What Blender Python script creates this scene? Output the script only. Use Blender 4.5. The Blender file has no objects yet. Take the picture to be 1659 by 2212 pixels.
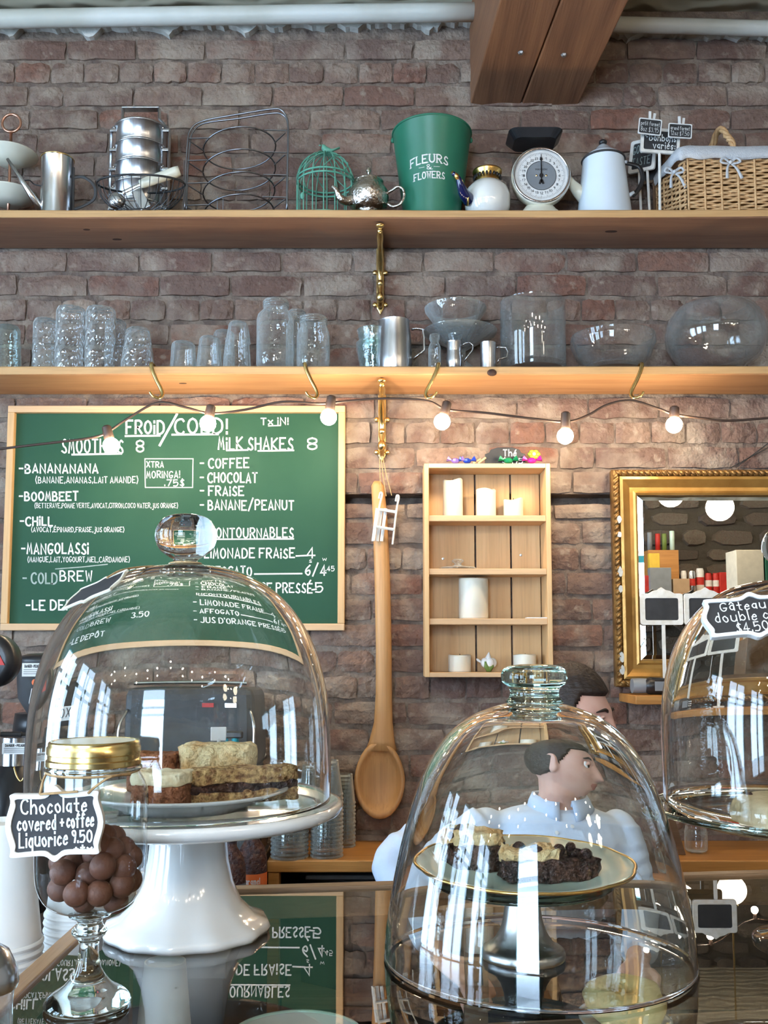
import bpy, math, random
from mathutils import Vector, Matrix
R = random.Random(7)
sc = bpy.context.scene
col = sc.collection
# ------------------------------------------------------------------ camera
F = 2100.0                      # focal length in pixels of the 1659x2212 frame
CX, HZ = 829.5, 1400.0          # vanishing point of the depth lines
PITCH = math.radians(5.2)
PYC = HZ - F * math.tan(PITCH)  # principal point row
EYE = Vector((0, 0, 1.4))
cam = bpy.data.cameras.new('camera')
cam.sensor_fit = 'AUTO'; cam.sensor_width = 36
cam.lens = F / 2212 * 36
cam.shift_y = (PYC - 1106) / 2212
cam.clip_start = .02
camo = bpy.data.objects.new('camera', cam); col.objects.link(camo)
camo.location = EYE; camo.rotation_euler = (math.pi / 2 + PITCH, 0, 0)
sc.camera = camo
FW = Vector((0, math.cos(PITCH), math.sin(PITCH))); UP = Vector((0, -math.sin(PITCH), math.cos(PITCH)))
def ray(px, py): return FW + Vector((1, 0, 0)) * ((px - CX) / F) + UP * ((PYC - py) / F)
def at(px, py, d):
    r = ray(px, py); return EYE + r * (d / r.y)
def onz(px, py, z):
    r = ray(px, py); return EYE + r * ((z - EYE.z) / r.z)
def U(d): return d / F
# ------------------------------------------------------------------ world, daylight, exposure
WALL = 2.82
YB, XL, XR = -2.6, -3.2, 4.2
CEIL = at(829, 20, WALL).z
w = bpy.data.worlds.new('sky'); sc.world = w; w.use_nodes = True
w.node_tree.nodes['Background'].inputs[0].default_value = (.62, .78, 1, 1)
w.node_tree.nodes['Background'].inputs[1].default_value = 2.0
WINS = [(-1.5, -.3)]                                # street door window behind the camera
LWIN = [(-2.2, -1.1), (-.7, .4), (.8, 1.7)]         # tall windows in the left wall
WZ0, WZ1 = .7, 2.75
def daylight(loc, rot, sx_, sy_, L):
    l = bpy.data.lights.new('daylight', 'AREA'); l.shape = 'RECTANGLE'; l.size = sx_; l.size_y = sy_
    l.energy = L * math.pi * sx_ * sy_; l.color = (.56, .76, 1)
    o = bpy.data.objects.new('daylight', l); col.objects.link(o); o.location = loc; o.rotation_euler = rot
for x0, x1 in WINS: daylight(((x0 + x1) / 2, YB - .22, (WZ0 + WZ1) / 2), (math.pi / 2, 0, 0), x1 - x0, WZ1 - WZ0, 13)
for y0, y1 in LWIN: daylight((XL - .22, (y0 + y1) / 2, (WZ0 + WZ1) / 2), (0, -math.pi / 2, 0), WZ1 - WZ0, y1 - y0, 9.5)
sc.view_settings.view_transform = 'Standard'; sc.view_settings.look = 'None'
sc.view_settings.gamma = 1; sc.view_settings.use_curve_mapping = False
sc.view_settings.exposure = 0.95
try:
    sc.cycles.use_denoising = True; sc.cycles.sample_clamp_indirect = 40
    sc.cycles.transparent_max_bounces = 40; sc.cycles.max_bounces = 8
    sc.cycles.glossy_bounces = 5; sc.cycles.transmission_bounces = 8; sc.cycles.diffuse_bounces = 3
    sc.cycles.caustics_reflective = False
    sc.cycles.use_adaptive_sampling = True; sc.cycles.adaptive_threshold = .08; sc.cycles.adaptive_min_samples = 12
except Exception: pass
# ------------------------------------------------------------------ materials
def nt(name):
    m = bpy.data.materials.new(name); m.use_nodes = True; t = m.node_tree; t.nodes.clear()
    out = t.nodes.new('ShaderNodeOutputMaterial'); return m, t, out
def N(t, kind, **kw):
    n = t.nodes.new('ShaderNode' + kind)
    for k, v in kw.items():
        if k[0] == 'i' and k[1:].isdigit(): n.inputs[int(k[1:])].default_value = v
        elif k in n.inputs: n.inputs[k].default_value = v
        else: setattr(n, k, v)
    return n
def c4(c): return (c[0], c[1], c[2], 1)
def rgbmix(t, fac, a, b, mode='MIX'):
    n = t.nodes.new('ShaderNodeMix'); n.data_type = 'RGBA'; n.blend_type = mode
    for i, v in ((0, fac), (6, a), (7, b)):
        if hasattr(v, 'is_output') or hasattr(v, 'links'): t.links.new(v, n.inputs[i])
        elif i == 0: n.inputs[0].default_value = v
        else: n.inputs[i].default_value = c4(v)
    return n.outputs[2]
def mr(t, v, a, b, c=0, d=1):
    n = N(t, 'MapRange'); t.links.new(v, n.inputs[0])
    for i, x in enumerate((a, b, c, d)): n.inputs[i + 1].default_value = x
    return n.outputs[0]
def coords(t, stretch=(1, 1, 1), kind='Object'):
    tc = N(t, 'TexCoord'); mp = N(t, 'Mapping'); t.links.new(tc.outputs[kind], mp.inputs[0]); mp.inputs[3].default_value = stretch
    return mp.outputs[0]
def bumped(t, bs, h, strength, dist=.01):
    b = N(t, 'Bump'); b.inputs['Strength'].default_value = strength; b.inputs['Distance'].default_value = dist
    t.links.new(h, b.inputs['Height']); t.links.new(b.outputs[0], bs.inputs['Normal'])
def M(name, base, rough=.5, metal=0, var=None, scale=20, bump=0, bscale=None, stretch=(1, 1, 1), coat=0, sss=0, alpha=None, spec=.5):
    m, t, out = nt(name); bs = N(t, 'BsdfPrincipled'); t.links.new(bs.outputs[0], out.inputs[0])
    bs.inputs['Roughness'].default_value = rough; bs.inputs['Metallic'].default_value = metal
    bs.inputs['Coat Weight'].default_value = coat; bs.inputs['Specular IOR Level'].default_value = spec
    if sss: bs.inputs['Subsurface Weight'].default_value = sss; bs.inputs['Subsurface Radius'].default_value = (.02, .012, .008); bs.inputs['Subsurface Scale'].default_value = .3
    v = var or tuple(x * .88 for x in base)
    cv = coords(t, stretch); n = N(t, 'TexNoise'); n.inputs['Scale'].default_value = scale; n.inputs['Detail'].default_value = 4
    t.links.new(cv, n.inputs['Vector'])
    t.links.new(rgbmix(t, mr(t, n.outputs[0], .35, .65), base, v), bs.inputs['Base Color'])
    if bump:
        n2 = N(t, 'TexNoise'); n2.inputs['Scale'].default_value = bscale or scale * 3; n2.inputs['Detail'].default_value = 5
        t.links.new(cv, n2.inputs['Vector']); bumped(t, bs, n2.outputs[0], bump)
    return m
def WOOD(name, a, b, axis=0, scale=6, rough=.5, knots=0, knotc=(.1, .045, .02), bump=.15, coat=0):
    m, t, out = nt(name); bs = N(t, 'BsdfPrincipled'); t.links.new(bs.outputs[0], out.inputs[0])
    bs.inputs['Roughness'].default_value = rough; bs.inputs['Coat Weight'].default_value = coat
    st = [9, 9, 9]; st[axis] = .7
    cv = coords(t, tuple(st)); n = N(t, 'TexNoise'); n.inputs['Scale'].default_value = scale; n.inputs['Detail'].default_value = 6; n.inputs['Distortion'].default_value = .6
    t.links.new(cv, n.inputs['Vector'])
    c = rgbmix(t, mr(t, n.outputs[0], .3, .7), a, b)
    st = [60, 60, 60]; st[axis] = 2
    n3 = N(t, 'TexNoise'); n3.inputs['Scale'].default_value = scale; t.links.new(coords(t, tuple(st)), n3.inputs['Vector'])
    c = rgbmix(t, mr(t, n3.outputs[0], .5, .8, 0, .35), c, tuple(x * .55 for x in b))
    if knots:
        st = [1, 1, 1]; st[axis] = .6
        vo = N(t, 'TexVoronoi'); vo.inputs['Scale'].default_value = knots; t.links.new(coords(t, tuple(st)), vo.inputs['Vector'])
        c = rgbmix(t, mr(t, vo.outputs[0], .05, .13, .85, 0), c, knotc)
    t.links.new(c, bs.inputs['Base Color'])
    if bump: bumped(t, bs, n3.outputs[0], bump, .003)
    return m
def GLASS(name, tint=(.97, .985, .98), edge=(.62, .70, .70), ior=1.5, gain=1.5, bump=0, bscale=60, rough=0.0, veil=0, cells=False):
    m, t, out = nt(name)
    # thin-wall Schlick reflectance, the same from both sides of the pane
    fr = N(t, 'LayerWeight'); fr.inputs[0].default_value = .5
    pw = N(t, 'Math', operation='POWER'); t.links.new(fr.outputs['Facing'], pw.inputs[0]); pw.inputs[1].default_value = 4.2
    sc_ = N(t, 'Math', operation='MULTIPLY_ADD'); t.links.new(pw.outputs[0], sc_.inputs[0]); sc_.inputs[1].default_value = .9; sc_.inputs[2].default_value = .04
    ma = N(t, 'Math', operation='MULTIPLY', use_clamp=True); t.links.new(sc_.outputs[0], ma.inputs[0]); ma.inputs[1].default_value = gain
    lw = N(t, 'LayerWeight'); lw.inputs[0].default_value = .3
    tr = N(t, 'BsdfTransparent'); t.links.new(rgbmix(t, lw.outputs['Facing'], tint, edge), tr.inputs[0])
    gl = N(t, 'BsdfGlossy'); gl.inputs['Roughness'].default_value = rough
    if bump:
        tn = N(t, 'TexVoronoi' if cells else 'TexNoise'); tn.inputs['Scale'].default_value = bscale; t.links.new(coords(t), tn.inputs['Vector'])
        b = N(t, 'Bump'); b.inputs['Strength'].default_value = bump; b.inputs['Distance'].default_value = .01
        t.links.new(tn.outputs[0], b.inputs['Height'])
        for x in (fr, gl, lw): t.links.new(b.outputs[0], x.inputs['Normal'])
    mx = N(t, 'MixShader'); t.links.new(ma.outputs[0], mx.inputs[0]); t.links.new(tr.outputs[0], mx.inputs[1]); t.links.new(gl.outputs[0], mx.inputs[2])
    last = mx
    if veil:   # whitish haze painted on, growing towards grazing edges as bright outlines
        df = N(t, 'BsdfDiffuse'); df.inputs[0].default_value = (.75, .8, .8, 1)
        vf = N(t, 'MapRange'); vf.inputs[1].default_value = .1; vf.inputs[2].default_value = .95; vf.inputs[3].default_value = veil * .4; vf.inputs[4].default_value = veil * 5; t.links.new(fr.outputs['Facing'], vf.inputs[0])
        m2 = N(t, 'MixShader'); t.links.new(vf.outputs[0], m2.inputs[0]); t.links.new(mx.outputs[0], m2.inputs[1]); t.links.new(df.outputs[0], m2.inputs[2]); last = m2
    t.links.new(last.outputs[0], out.inputs[0]); return m
def SOLIDGLASS(name, tint=(.96, .99, .98)):
    m, t, out = nt(name); g = N(t, 'BsdfGlass'); g.inputs[0].default_value = c4(tint); g.inputs['IOR'].default_value = 1.48; g.inputs['Roughness'].default_value = .0
    t.links.new(g.outputs[0], out.inputs[0]); return m
def EMIT(name, c, s):
    m, t, out = nt(name); e = N(t, 'Emission'); e.inputs[0].default_value = c4(c); e.inputs[1].default_value = s
    t.links.new(e.outputs[0], out.inputs[0]); return m
def BRICK(name, stone=False):
    m, t, out = nt(name); bs = N(t, 'BsdfPrincipled'); t.links.new(bs.outputs[0], out.inputs[0]); bs.inputs['Roughness'].default_value = .9
    oi = N(t, 'ObjectInfo'); ge = N(t, 'NewGeometry')
    ad = N(t, 'Math', operation='ADD'); t.links.new(oi.outputs['Random'], ad.inputs[0]); t.links.new(ge.outputs['Random Per Island'], ad.inputs[1])
    fr = N(t, 'Math', operation='FRACT'); t.links.new(ad.outputs[0], fr.inputs[0])
    cr = N(t, 'ValToRGB'); el = cr.color_ramp.elements
    cols = [(.085, .075, .06), (.12, .105, .085), (.15, .13, .10), (.07, .06, .05)] if stone else [(.175, .108, .084), (.205, .132, .102), (.25, .166, .125), (.16, .090, .068), (.28, .19, .143), (.23, .105, .070), (.19, .130, .104)]
    el[0].color = c4(cols[0]); el[1].color = c4(cols[-1])
    for i in range(1, len(cols) - 1): e = el.new(i / (len(cols) - 1)); e.color = c4(cols[i])
    t.links.new(fr.outputs[0], cr.inputs[0])
    def noise(s, d=4):
        n = N(t, 'TexNoise'); n.inputs['Scale'].default_value = s; n.inputs['Detail'].default_value = d; t.links.new(ge.outputs['Position'], n.inputs['Vector']); return n.outputs[0]
    c = rgbmix(t, mr(t, noise(45), .35, .7, 0, .55), cr.outputs[0], (.12, .075, .06))
    if not stone:
        # lime wash left on the faces: patches with shapes of their own
        c = rgbmix(t, mr(t, noise(9, 6), .45, .64, 0, .62), c, (.40, .335, .265))
        c = rgbmix(t, mr(t, noise(30, 5), .6, .72, 0, .5), c, (.44, .37, .295))
        c = rgbmix(t, mr(t, noise(3.1, 3), .52, .68, 0, .5), c, (.13, .082, .072))
    t.links.new(c, bs.inputs['Base Color'])
    mx = N(t, 'Math', operation='ADD'); t.links.new(noise(70, 8), mx.inputs[0]); t.links.new(noise(16, 3), mx.inputs[1])
    bumped(t, bs, mx.outputs[0], .75, .012)
    return m
MAT = {}
MAT['brick'] = BRICK('brick'); MAT['stone'] = BRICK('stone', True)
MAT['mortar'] = M('mortar', (.27, .21, .165), .95, var=(.13, .095, .078), scale=22, bump=1, bscale=60)
MAT['smortar'] = M('stone_mortar', (.08, .07, .055), .95, bump=.6, scale=20)
MAT['plaster'] = M('plaster', (.62, .62, .58), .8, var=(.45, .44, .40), scale=9, bump=.5, bscale=40)
MAT['paint'] = M('cream_paint', (.68, .70, .66), .45, var=(.55, .56, .50), scale=5, bump=.15)
MAT['wallp'] = M('painted_wall', (.46, .43, .38), .8, bump=.1)
MAT['floor'] = WOOD('floor_boards', (.20, .11, .06), (.12, .065, .035), 1, 4)
MAT['shelf'] = WOOD('pine_shelf', (.50, .275, .13), (.36, .175, .075), 0, 3, .55, knots=2.2)
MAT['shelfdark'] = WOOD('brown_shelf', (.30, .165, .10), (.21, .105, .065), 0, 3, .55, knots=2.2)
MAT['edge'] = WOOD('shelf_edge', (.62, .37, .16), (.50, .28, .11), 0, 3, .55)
MAT['beam'] = WOOD('beam_wood', (.29, .135, .065), (.17, .075, .038), 1, 3, .6, knots=1.7, bump=.25)
MAT['pine'] = WOOD('light_pine', (.70, .45, .22), (.60, .36, .16), 2, 3, .55, knots=5)
MAT['pineh'] = WOOD('light_pine_rail', (.68, .45, .25), (.58, .36, .19), 0, 3, .55)
MAT['spoon'] = WOOD('spoon_wood', (.60, .33, .13), (.47, .235, .085), 2, 3, .5)
MAT['bench'] = WOOD('bench_wood', (.58, .27, .07), (.42, .18, .045), 0, 4, .4, knots=3)
MAT['strip'] = WOOD('counter_wood', (.34, .19, .095), (.24, .13, .06), 0, 4, .4)
MAT['stripy'] = WOOD('counter_wood_y', (.36, .20, .10), (.26, .14, .065), 1, 4, .4)
MAT['casewood'] = WOOD('case_wood', (.17, .095, .05), (.11, .06, .03), 0, 4, .5)
MAT['board'] = M('green_slate', (.018, .072, .040), .6, var=(.022, .082, .047), scale=4, spec=.2)
MAT['chalk'] = M('chalk', (.88, .90, .88), .9, var=(.75, .78, .76), scale=70)
MAT['chalkdim'] = M('chalk_faint', (.40, .47, .44), .9, var=(.25, .34, .30), scale=50)
MAT['slate'] = M('black_slate', (.018, .019, .021), .6, var=(.03, .03, .033), scale=30)
MAT['white'] = M('white_paint', (.80, .80, .78), .45, var=(.70, .69, .66), scale=40)
MAT['worn'] = M('worn_white', (.80, .78, .73), .55, var=(.68, .64, .56), scale=60, bump=.1)
MAT['ceramic'] = M('white_ceramic', (.80, .80, .77), .12, var=(.77, .765, .73), scale=6, coat=.6)
MAT['enamel'] = M('white_enamel', (.72, .80, .86), .15, var=(.68, .76, .83), scale=8, coat=.5)
MAT['cream'] = M('cream_enamel', (.76, .75, .64), .3, var=(.70, .68, .55), scale=12)
MAT['porcelain'] = M('porcelain', (.78, .78, .74), .1, var=(.74, .74, .70), scale=9, coat=.7)
MAT['celadon'] = M('celadon_glaze', (.60, .80, .70), .15, var=(.63, .82, .72), scale=9, coat=.6)
MAT['cobalt'] = M('cobalt_glaze', (.008, .012, .075), .1, coat=.8)
MAT['gold'] = M('gold_leaf', (.86, .58, .20), .28, 1, var=(.72, .45, .14), scale=40)
MAT['brass'] = M('brass', (.86, .66, .30), .24, 1, var=(.74, .54, .22), scale=30)
MAT['gilt'] = M('gilt_wood', (.50, .28, .075), .33, .55, var=(.38, .19, .045), scale=14, bump=.15)
MAT['giltd'] = M('dark_gilt', (.36, .20, .06), .38, .5, var=(.20, .10, .03), scale=40, bump=.3)
MAT['steel'] = M('steel', (.72, .73, .75), .2, 1, var=(.60, .61, .63), scale=60, stretch=(1, 1, .05))
MAT['steelv'] = M('brushed_steel', (.66, .67, .69), .28, 1, var=(.50, .51, .53), scale=80, stretch=(1, 1, .03), bump=.05)
MAT['silver'] = M('chased_silver', (.78, .74, .68), .16, 1, var=(.55, .50, .44), scale=50, bump=.5, bscale=90)
MAT['pewter'] = M('pewter', (.60, .61, .62), .35, 1, scale=20)
MAT['wire'] = M('dark_wire', (.03, .03, .032), .35, .4)
MAT['wirel'] = M('zinc_wire', (.30, .31, .33), .3, 1)
MAT['copper'] = M('rose_copper', (.72, .40, .28), .3, 1, var=(.6, .3, .2))
MAT['verdigris'] = M('verdigris_paint', (.10, .34, .24), .6, var=(.16, .42, .30), scale=80)
MAT['bucket'] = M('green_tin', (.018, .155, .088), .38, var=(.022, .17, .098), scale=6)
MAT['black'] = M('black_plastic', (.012, .012, .014), .35, var=(.02, .02, .022))
MAT['dgrey'] = M('dark_grey_metal', (.035, .032, .030), .6, .1, var=(.07, .072, .078), scale=8)
MAT['grey'] = M('grey_plastic', (.22, .24, .26), .45)
MAT['cable'] = M('brown_cable', (.05, .028, .02), .5)
MAT['bulb'] = EMIT('lit_bulb', (1, .80, .54), 125)
MAT['bulbfar'] = EMIT('lit_far_bulb', (1, .84, .64), 210)
MAT['globe'] = EMIT('lit_globe', (1, .86, .64), 13)
MAT['wax'] = M('candle_wax', (.74, .71, .60), .45, var=(.70, .66, .55), scale=20, sss=.25)
MAT['wick'] = M('wick', (.03, .025, .02), .9)
MAT['wicker'] = M('wicker', (.72, .46, .23), .6, var=(.54, .31, .14), scale=60, bump=.2)
MAT['linen'] = M('linen', (.58, .60, .62), .9, var=(.52, .54, .57), scale=120, bump=.35, bscale=300)
MAT['twine'] = M('twine', (.50, .34, .17), .9, var=(.36, .23, .11), scale=200)
MAT['paper'] = M('paper_cup', (.82, .81, .77), .55, var=(.79, .78, .74), scale=10)
MAT['choc'] = M('cocoa_chocolate', (.15, .058, .030), .6, var=(.11, .040, .022), scale=60, bump=.15, bscale=200)
MAT['crumb'] = M('cake_crumb', (.84, .54, .23), .85, var=(.32, .14, .05), scale=140, bump=1, bscale=220)
MAT['sugar'] = M('sugared_crumb', (.92, .74, .42), .85, var=(.66, .32, .09), scale=30, bump=.9, bscale=150)
MAT['berry'] = M('berry_filling', (.028, .012, .016), .35, var=(.10, .035, .02), scale=70, bump=.9, bscale=120)
MAT['muffin'] = M('muffin_brown', (.36, .125, .045), .8, var=(.27, .085, .03), scale=60, bump=.7, bscale=140)
MAT['icing'] = M('icing', (.90, .79, .54), .6, var=(.72, .55, .30), scale=40, bump=.5, bscale=90)
MAT['lemon'] = M('lemon_icing', (.86, .72, .36), .45, var=(.82, .66, .30), scale=14, bump=.15)
MAT['cookie'] = M('pale_cookie', (.86, .70, .44), .8, var=(.80, .62, .36), scale=40, bump=.3)
MAT['skin'] = M('skin', (.70, .43, .34), .5, var=(.66, .37, .29), scale=30, sss=.15)
MAT['lip'] = M('lips', (.50, .18, .15), .4)
MAT['hair'] = M('brown_hair', (.018, .010, .007), .55, var=(.032, .017, .011), scale=25, stretch=(1, 3, 3), bump=.4, bscale=70)
MAT['shirt'] = M('blue_shirt', (.55, .65, .80), .85, var=(.60, .69, .83), scale=9, bump=.5, bscale=18)
MAT['collar'] = M('blue_shirt_collar', (.52, .63, .80), .85, var=(.48, .59, .77), scale=200)
MAT['trouser'] = M('dark_trousers', (.02, .022, .03), .85)
MAT['eye'] = M('eye_white', (.8, .78, .75), .2); MAT['iris'] = M('iris', (.03, .018, .012), .2)
MAT['red'] = M('red_print', (.55, .03, .02), .5, var=(.45, .02, .015)); MAT['orange'] = M('orange_print', (.80, .16, .03), .5)
MAT['teal'] = M('teal_plastic', (.01, .30, .36), .4); MAT['yellow'] = M('yellow_print', (.75, .50, .05), .5)
MAT['purple'] = M('purple_foil', (.25, .16, .55), .3, .4); MAT['bluef'] = M('blue_foil', (.02, .06, .45), .3, .4)
MAT['greenf'] = M('green_foil', (.01, .25, .10), .3, .4); MAT['limef'] = M('lime_foil', (.45, .80, .05), .3, .3); MAT['magf'] = M('magenta_foil', (.45, .02, .28), .3, .4)
MAT['kraft'] = M('kraft_paper', (.45, .30, .17), .8, var=(.38, .25, .14), scale=10)
MAT['boxgreen'] = M('green_card', (.01, .10, .055), .6); MAT['boxcream'] = M('cream_card', (.62, .58, .47), .7)
MAT['petal'] = M('white_petal', (.82, .80, .76), .5); MAT['leaf'] = M('leaf_green', (.16, .24, .05), .5)
MAT['mirror'] = M('mirror_silver', (.88, .88, .86), .0, 1, var=(.88, .88, .86))
MAT['glass'] = GLASS('clear_glass', tint=(.985, .99, .99), edge=(.80, .84, .85), gain=1.7, veil=.03)
MAT['dome'] = GLASS('dome_glass', tint=(.985, .99, .988), edge=(.80, .84, .83), gain=1.5, bump=.02, bscale=14)
MAT['counterglass'] = GLASS('counter_glass', tint=(.86, .91, .88), edge=(.78, .85, .81), gain=1.35)
MAT['glassg'] = GLASS('green_glass', tint=(.84, .95, .93), edge=(.50, .68, .68), gain=2.4, bump=.25, bscale=70, veil=.05)
MAT['glasst'] = GLASS('textured_glass', tint=(.96, .98, .99), edge=(.74, .80, .84), gain=2.6, bump=.7, bscale=60, veil=.08, cells=True)
MAT['glassc'] = GLASS('tumbler_glass', tint=(.965, .98, .98), edge=(.66, .74, .77), gain=2.3, bump=.2, bscale=45, veil=.09)
MAT['cupclear'] = GLASS('clear_plastic', tint=(.90, .92, .91), edge=(.58, .60, .60), gain=2.4, rough=.05, veil=.10)
MAT['solid'] = SOLIDGLASS('thick_glass'); MAT['solidg'] = SOLIDGLASS('thick_green_glass', (.86, .95, .92))
MAT['bell'] = SOLIDGLASS('blown_glass', (.985, .995, .99))
MAT['pane'] = GLASS('window_pane', tint=(.98, .99, 1), edge=(.9, .93, .95), gain=1.2)
m, t, out = nt('tin_ceiling'); bs = N(t, 'BsdfPrincipled'); t.links.new(bs.outputs[0], out.inputs[0]); bs.inputs['Roughness'].default_value = .5
bs.inputs['Base Color'].default_value = (.42, .40, .31, 1)
vo = N(t, 'TexVoronoi'); vo.feature = 'SMOOTH_F1'; vo.inputs['Scale'].default_value = 9; t.links.new(coords(t), vo.inputs['Vector'])
wv = N(t, 'TexWave'); wv.wave_type = 'RINGS'; wv.inputs['Scale'].default_value = 6; wv.inputs['Distortion'].default_value = 6; t.links.new(coords(t), wv.inputs['Vector'])
ad = N(t, 'Math', operation='ADD'); t.links.new(vo.outputs[0], ad.inputs[0]); t.links.new(wv.outputs[1], ad.inputs[1]); bumped(t, bs, ad.outputs[0], .6, .02)
MAT['tin'] = m
# ------------------------------------------------------------------ mesh building
def catmull(P, n=6, closed=False):
    P = [Vector(p) for p in P]; L = len(P)
    if L < 3: return P
    o = []; rng = range(L if closed else L - 1)
    for i in rng:
        p1, p2 = P[i], P[(i + 1) % L]
        p0 = P[(i - 1) % L] if closed or i > 0 else p1 * 2 - p2
        p3 = P[(i + 2) % L] if closed or i < L - 2 else p2 * 2 - p1
        for k in range(n):
            s = k / n
            o.append(.5 * ((2 * p1) + (p2 - p0) * s + (2 * p0 - 5 * p1 + 4 * p2 - p3) * s * s + (3 * p1 - p0 - 3 * p2 + p3) * s ** 3))
    if not closed: o.append(P[-1])
    return o
WO = {}
class MB:
    def __init__(s): s.v = []; s.f = []; s.m = []
    def add(s, vs, fs, mi=0, X=None):
        o = len(s.v)
        for v in vs: s.v.append(X @ Vector(v) if X is not None else Vector(v))
        for f in fs: s.f.append(tuple(i + o for i in f)); s.m.append(mi)
        return s
    def box(s, c, size, rz=0, mi=0, X=None):
        a, b, h = size[0] / 2, size[1] / 2, size[2] / 2
        vs = [(x, y, z) for z in (-h, h) for y in (-b, b) for x in (-a, a)]
        T = Matrix.Translation(c) @ Matrix.Rotation(rz, 4, 'Z')
        if X is not None: T = X @ T
        return s.add(vs, [(0, 2, 3, 1), (4, 5, 7, 6), (0, 1, 5, 4), (2, 6, 7, 3), (0, 4, 6, 2), (1, 3, 7, 5)], mi, T)
    def tube(s, pts, r, n=8, closed=False, mi=0, flat=1.0, X=None):
        pts = [Vector(p) for p in pts]; L = len(pts)
        rr = r if isinstance(r, (list, tuple)) else [r] * L
        tang = []
        for i in range(L):
            a = pts[(i - 1) % L] if closed or i else pts[0]; b = pts[(i + 1) % L] if closed or i < L - 1 else pts[-1]
            d = b - a; tang.append(d.normalized() if d.length > 1e-9 else Vector((0, 0, 1)))
        ref = Vector((0, 1, 0)) if abs(tang[0].y) < .9 else Vector((1, 0, 0))
        nv = (ref - tang[0] * ref.dot(tang[0])).normalized(); vs = []
        for i in range(L):
            nv = nv - tang[i] * nv.dot(tang[i])
            nv = nv.normalized() if nv.length > 1e-6 else tang[i].orthogonal().normalized()
            bv = tang[i].cross(nv)
            for k in range(n):
                a = 2 * math.pi * k / n; vs.append(pts[i] + (nv * math.cos(a) * flat + bv * math.sin(a)) * rr[i])
        fs = []
        for i in range(L if closed else L - 1):
            j = (i + 1) % L
            for k in range(n): fs.append((i * n + k, i * n + (k + 1) % n, j * n + (k + 1) % n, j * n + k))
        if not closed: fs.append(tuple(range(n))[::-1]); fs.append(tuple((L - 1) * n + k for k in range(n)))
        return s.add(vs, fs, mi, X)
    def lathe(s, prof, n=32, c=(0, 0, 0), mi=0, X=None, sx=1, sy=1, wave=None):
        """profile of (r, z); r = 0 closes to a point"""
        vs = []; rings = []
        for r, z in prof:
            if r < 1e-6: rings.append([len(vs)]); vs.append((c[0], c[1], c[2] + z))
            else:
                rings.append(list(range(len(vs), len(vs) + n)))
                for k in range(n):
                    a = 2 * math.pi * k / n; q = r * (wave(a, r, z) if wave else 1)
                    vs.append((c[0] + q * math.cos(a) * sx, c[1] + q * math.sin(a) * sy, c[2] + z))
        fs = []
        for A, B in zip(rings, rings[1:]):
            for k in range(n):
                j = (k + 1) % n
                if len(A) == 1 and len(B) == 1: continue
                if len(A) == 1: fs.append((A[0], B[j], B[k]))
                elif len(B) == 1: fs.append((A[k], A[j], B[0]))
                else: fs.append((A[k], A[j], B[j], B[k]))
        return s.add(vs, fs, mi, X)
    def loft(s, rings, n=20, mi=0, X=None):
        vs = []
        for c, a, b in rings:
            c, a, b = Vector(c), Vector(a), Vector(b)
            for k in range(n): t_ = 2 * math.pi * k / n; vs.append(c + a * math.cos(t_) + b * math.sin(t_))
        fs = [(i * n + k, i * n + (k + 1) % n, (i + 1) * n + (k + 1) % n, (i + 1) * n + k) for i in range(len(rings) - 1) for k in range(n)]
        fs += [tuple(range(n))[::-1], tuple((len(rings) - 1) * n + k for k in range(n))]
        return s.add(vs, fs, mi, X)
    def ball(s, c, r, nu=16, nv=10, mi=0, X=None):
        r = r if isinstance(r, (list, tuple)) else (r, r, r); vs = [(c[0], c[1], c[2] - r[2])]
        for j in range(1, nv):
            ph = -math.pi / 2 + math.pi * j / nv
            for k in range(nu): a = 2 * math.pi * k / nu; vs.append((c[0] + r[0] * math.cos(ph) * math.cos(a), c[1] + r[1] * math.cos(ph) * math.sin(a), c[2] + r[2] * math.sin(ph)))
        vs.append((c[0], c[1], c[2] + r[2])); top = len(vs) - 1; fs = []
        for k in range(nu):
            j = (k + 1) % nu; fs.append((0, 1 + j, 1 + k)); fs.append((top, 1 + (nv - 2) * nu + k, 1 + (nv - 2) * nu + j))
            for q in range(nv - 2): fs.append((1 + q * nu + k, 1 + q * nu + j, 1 + (q + 1) * nu + j, 1 + (q + 1) * nu + k))
        return s.add(vs, fs, mi, X)
    def prism(s, outline, t0, t1, X=None, mi=0):
        """outline of (x, z) in the xz plane, from depth y = t0 to y = t1 (t0 in front)"""
        n = len(outline); vs = [(x, t0, z) for x, z in outline] + [(x, t1, z) for x, z in outline]
        fs = [tuple(range(n)), tuple(range(2 * n - 1, n - 1, -1))] + [(i, i + n, (i + 1) % n + n, (i + 1) % n) for i in range(n)]
        return s.add(vs, fs, mi, X)
    def frame(s, outer, inner, t0, t1, X=None, mi=0):
        n = len(outer); vs = [(x, t0, z) for x, z in outer] + [(x, t0, z) for x, z in inner] + [(x, t1, z) for x, z in outer] + [(x, t1, z) for x, z in inner]; fs = []
        for i in range(n):
            j = (i + 1) % n
            fs += [(i, j, n + j, n + i), (2 * n + j, 2 * n + i, 3 * n + i, 3 * n + j), (i, 2 * n + i, 2 * n + j, j), (n + j, 3 * n + j, 3 * n + i, n + i)]
        return s.add(vs, fs, mi, X)
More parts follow.
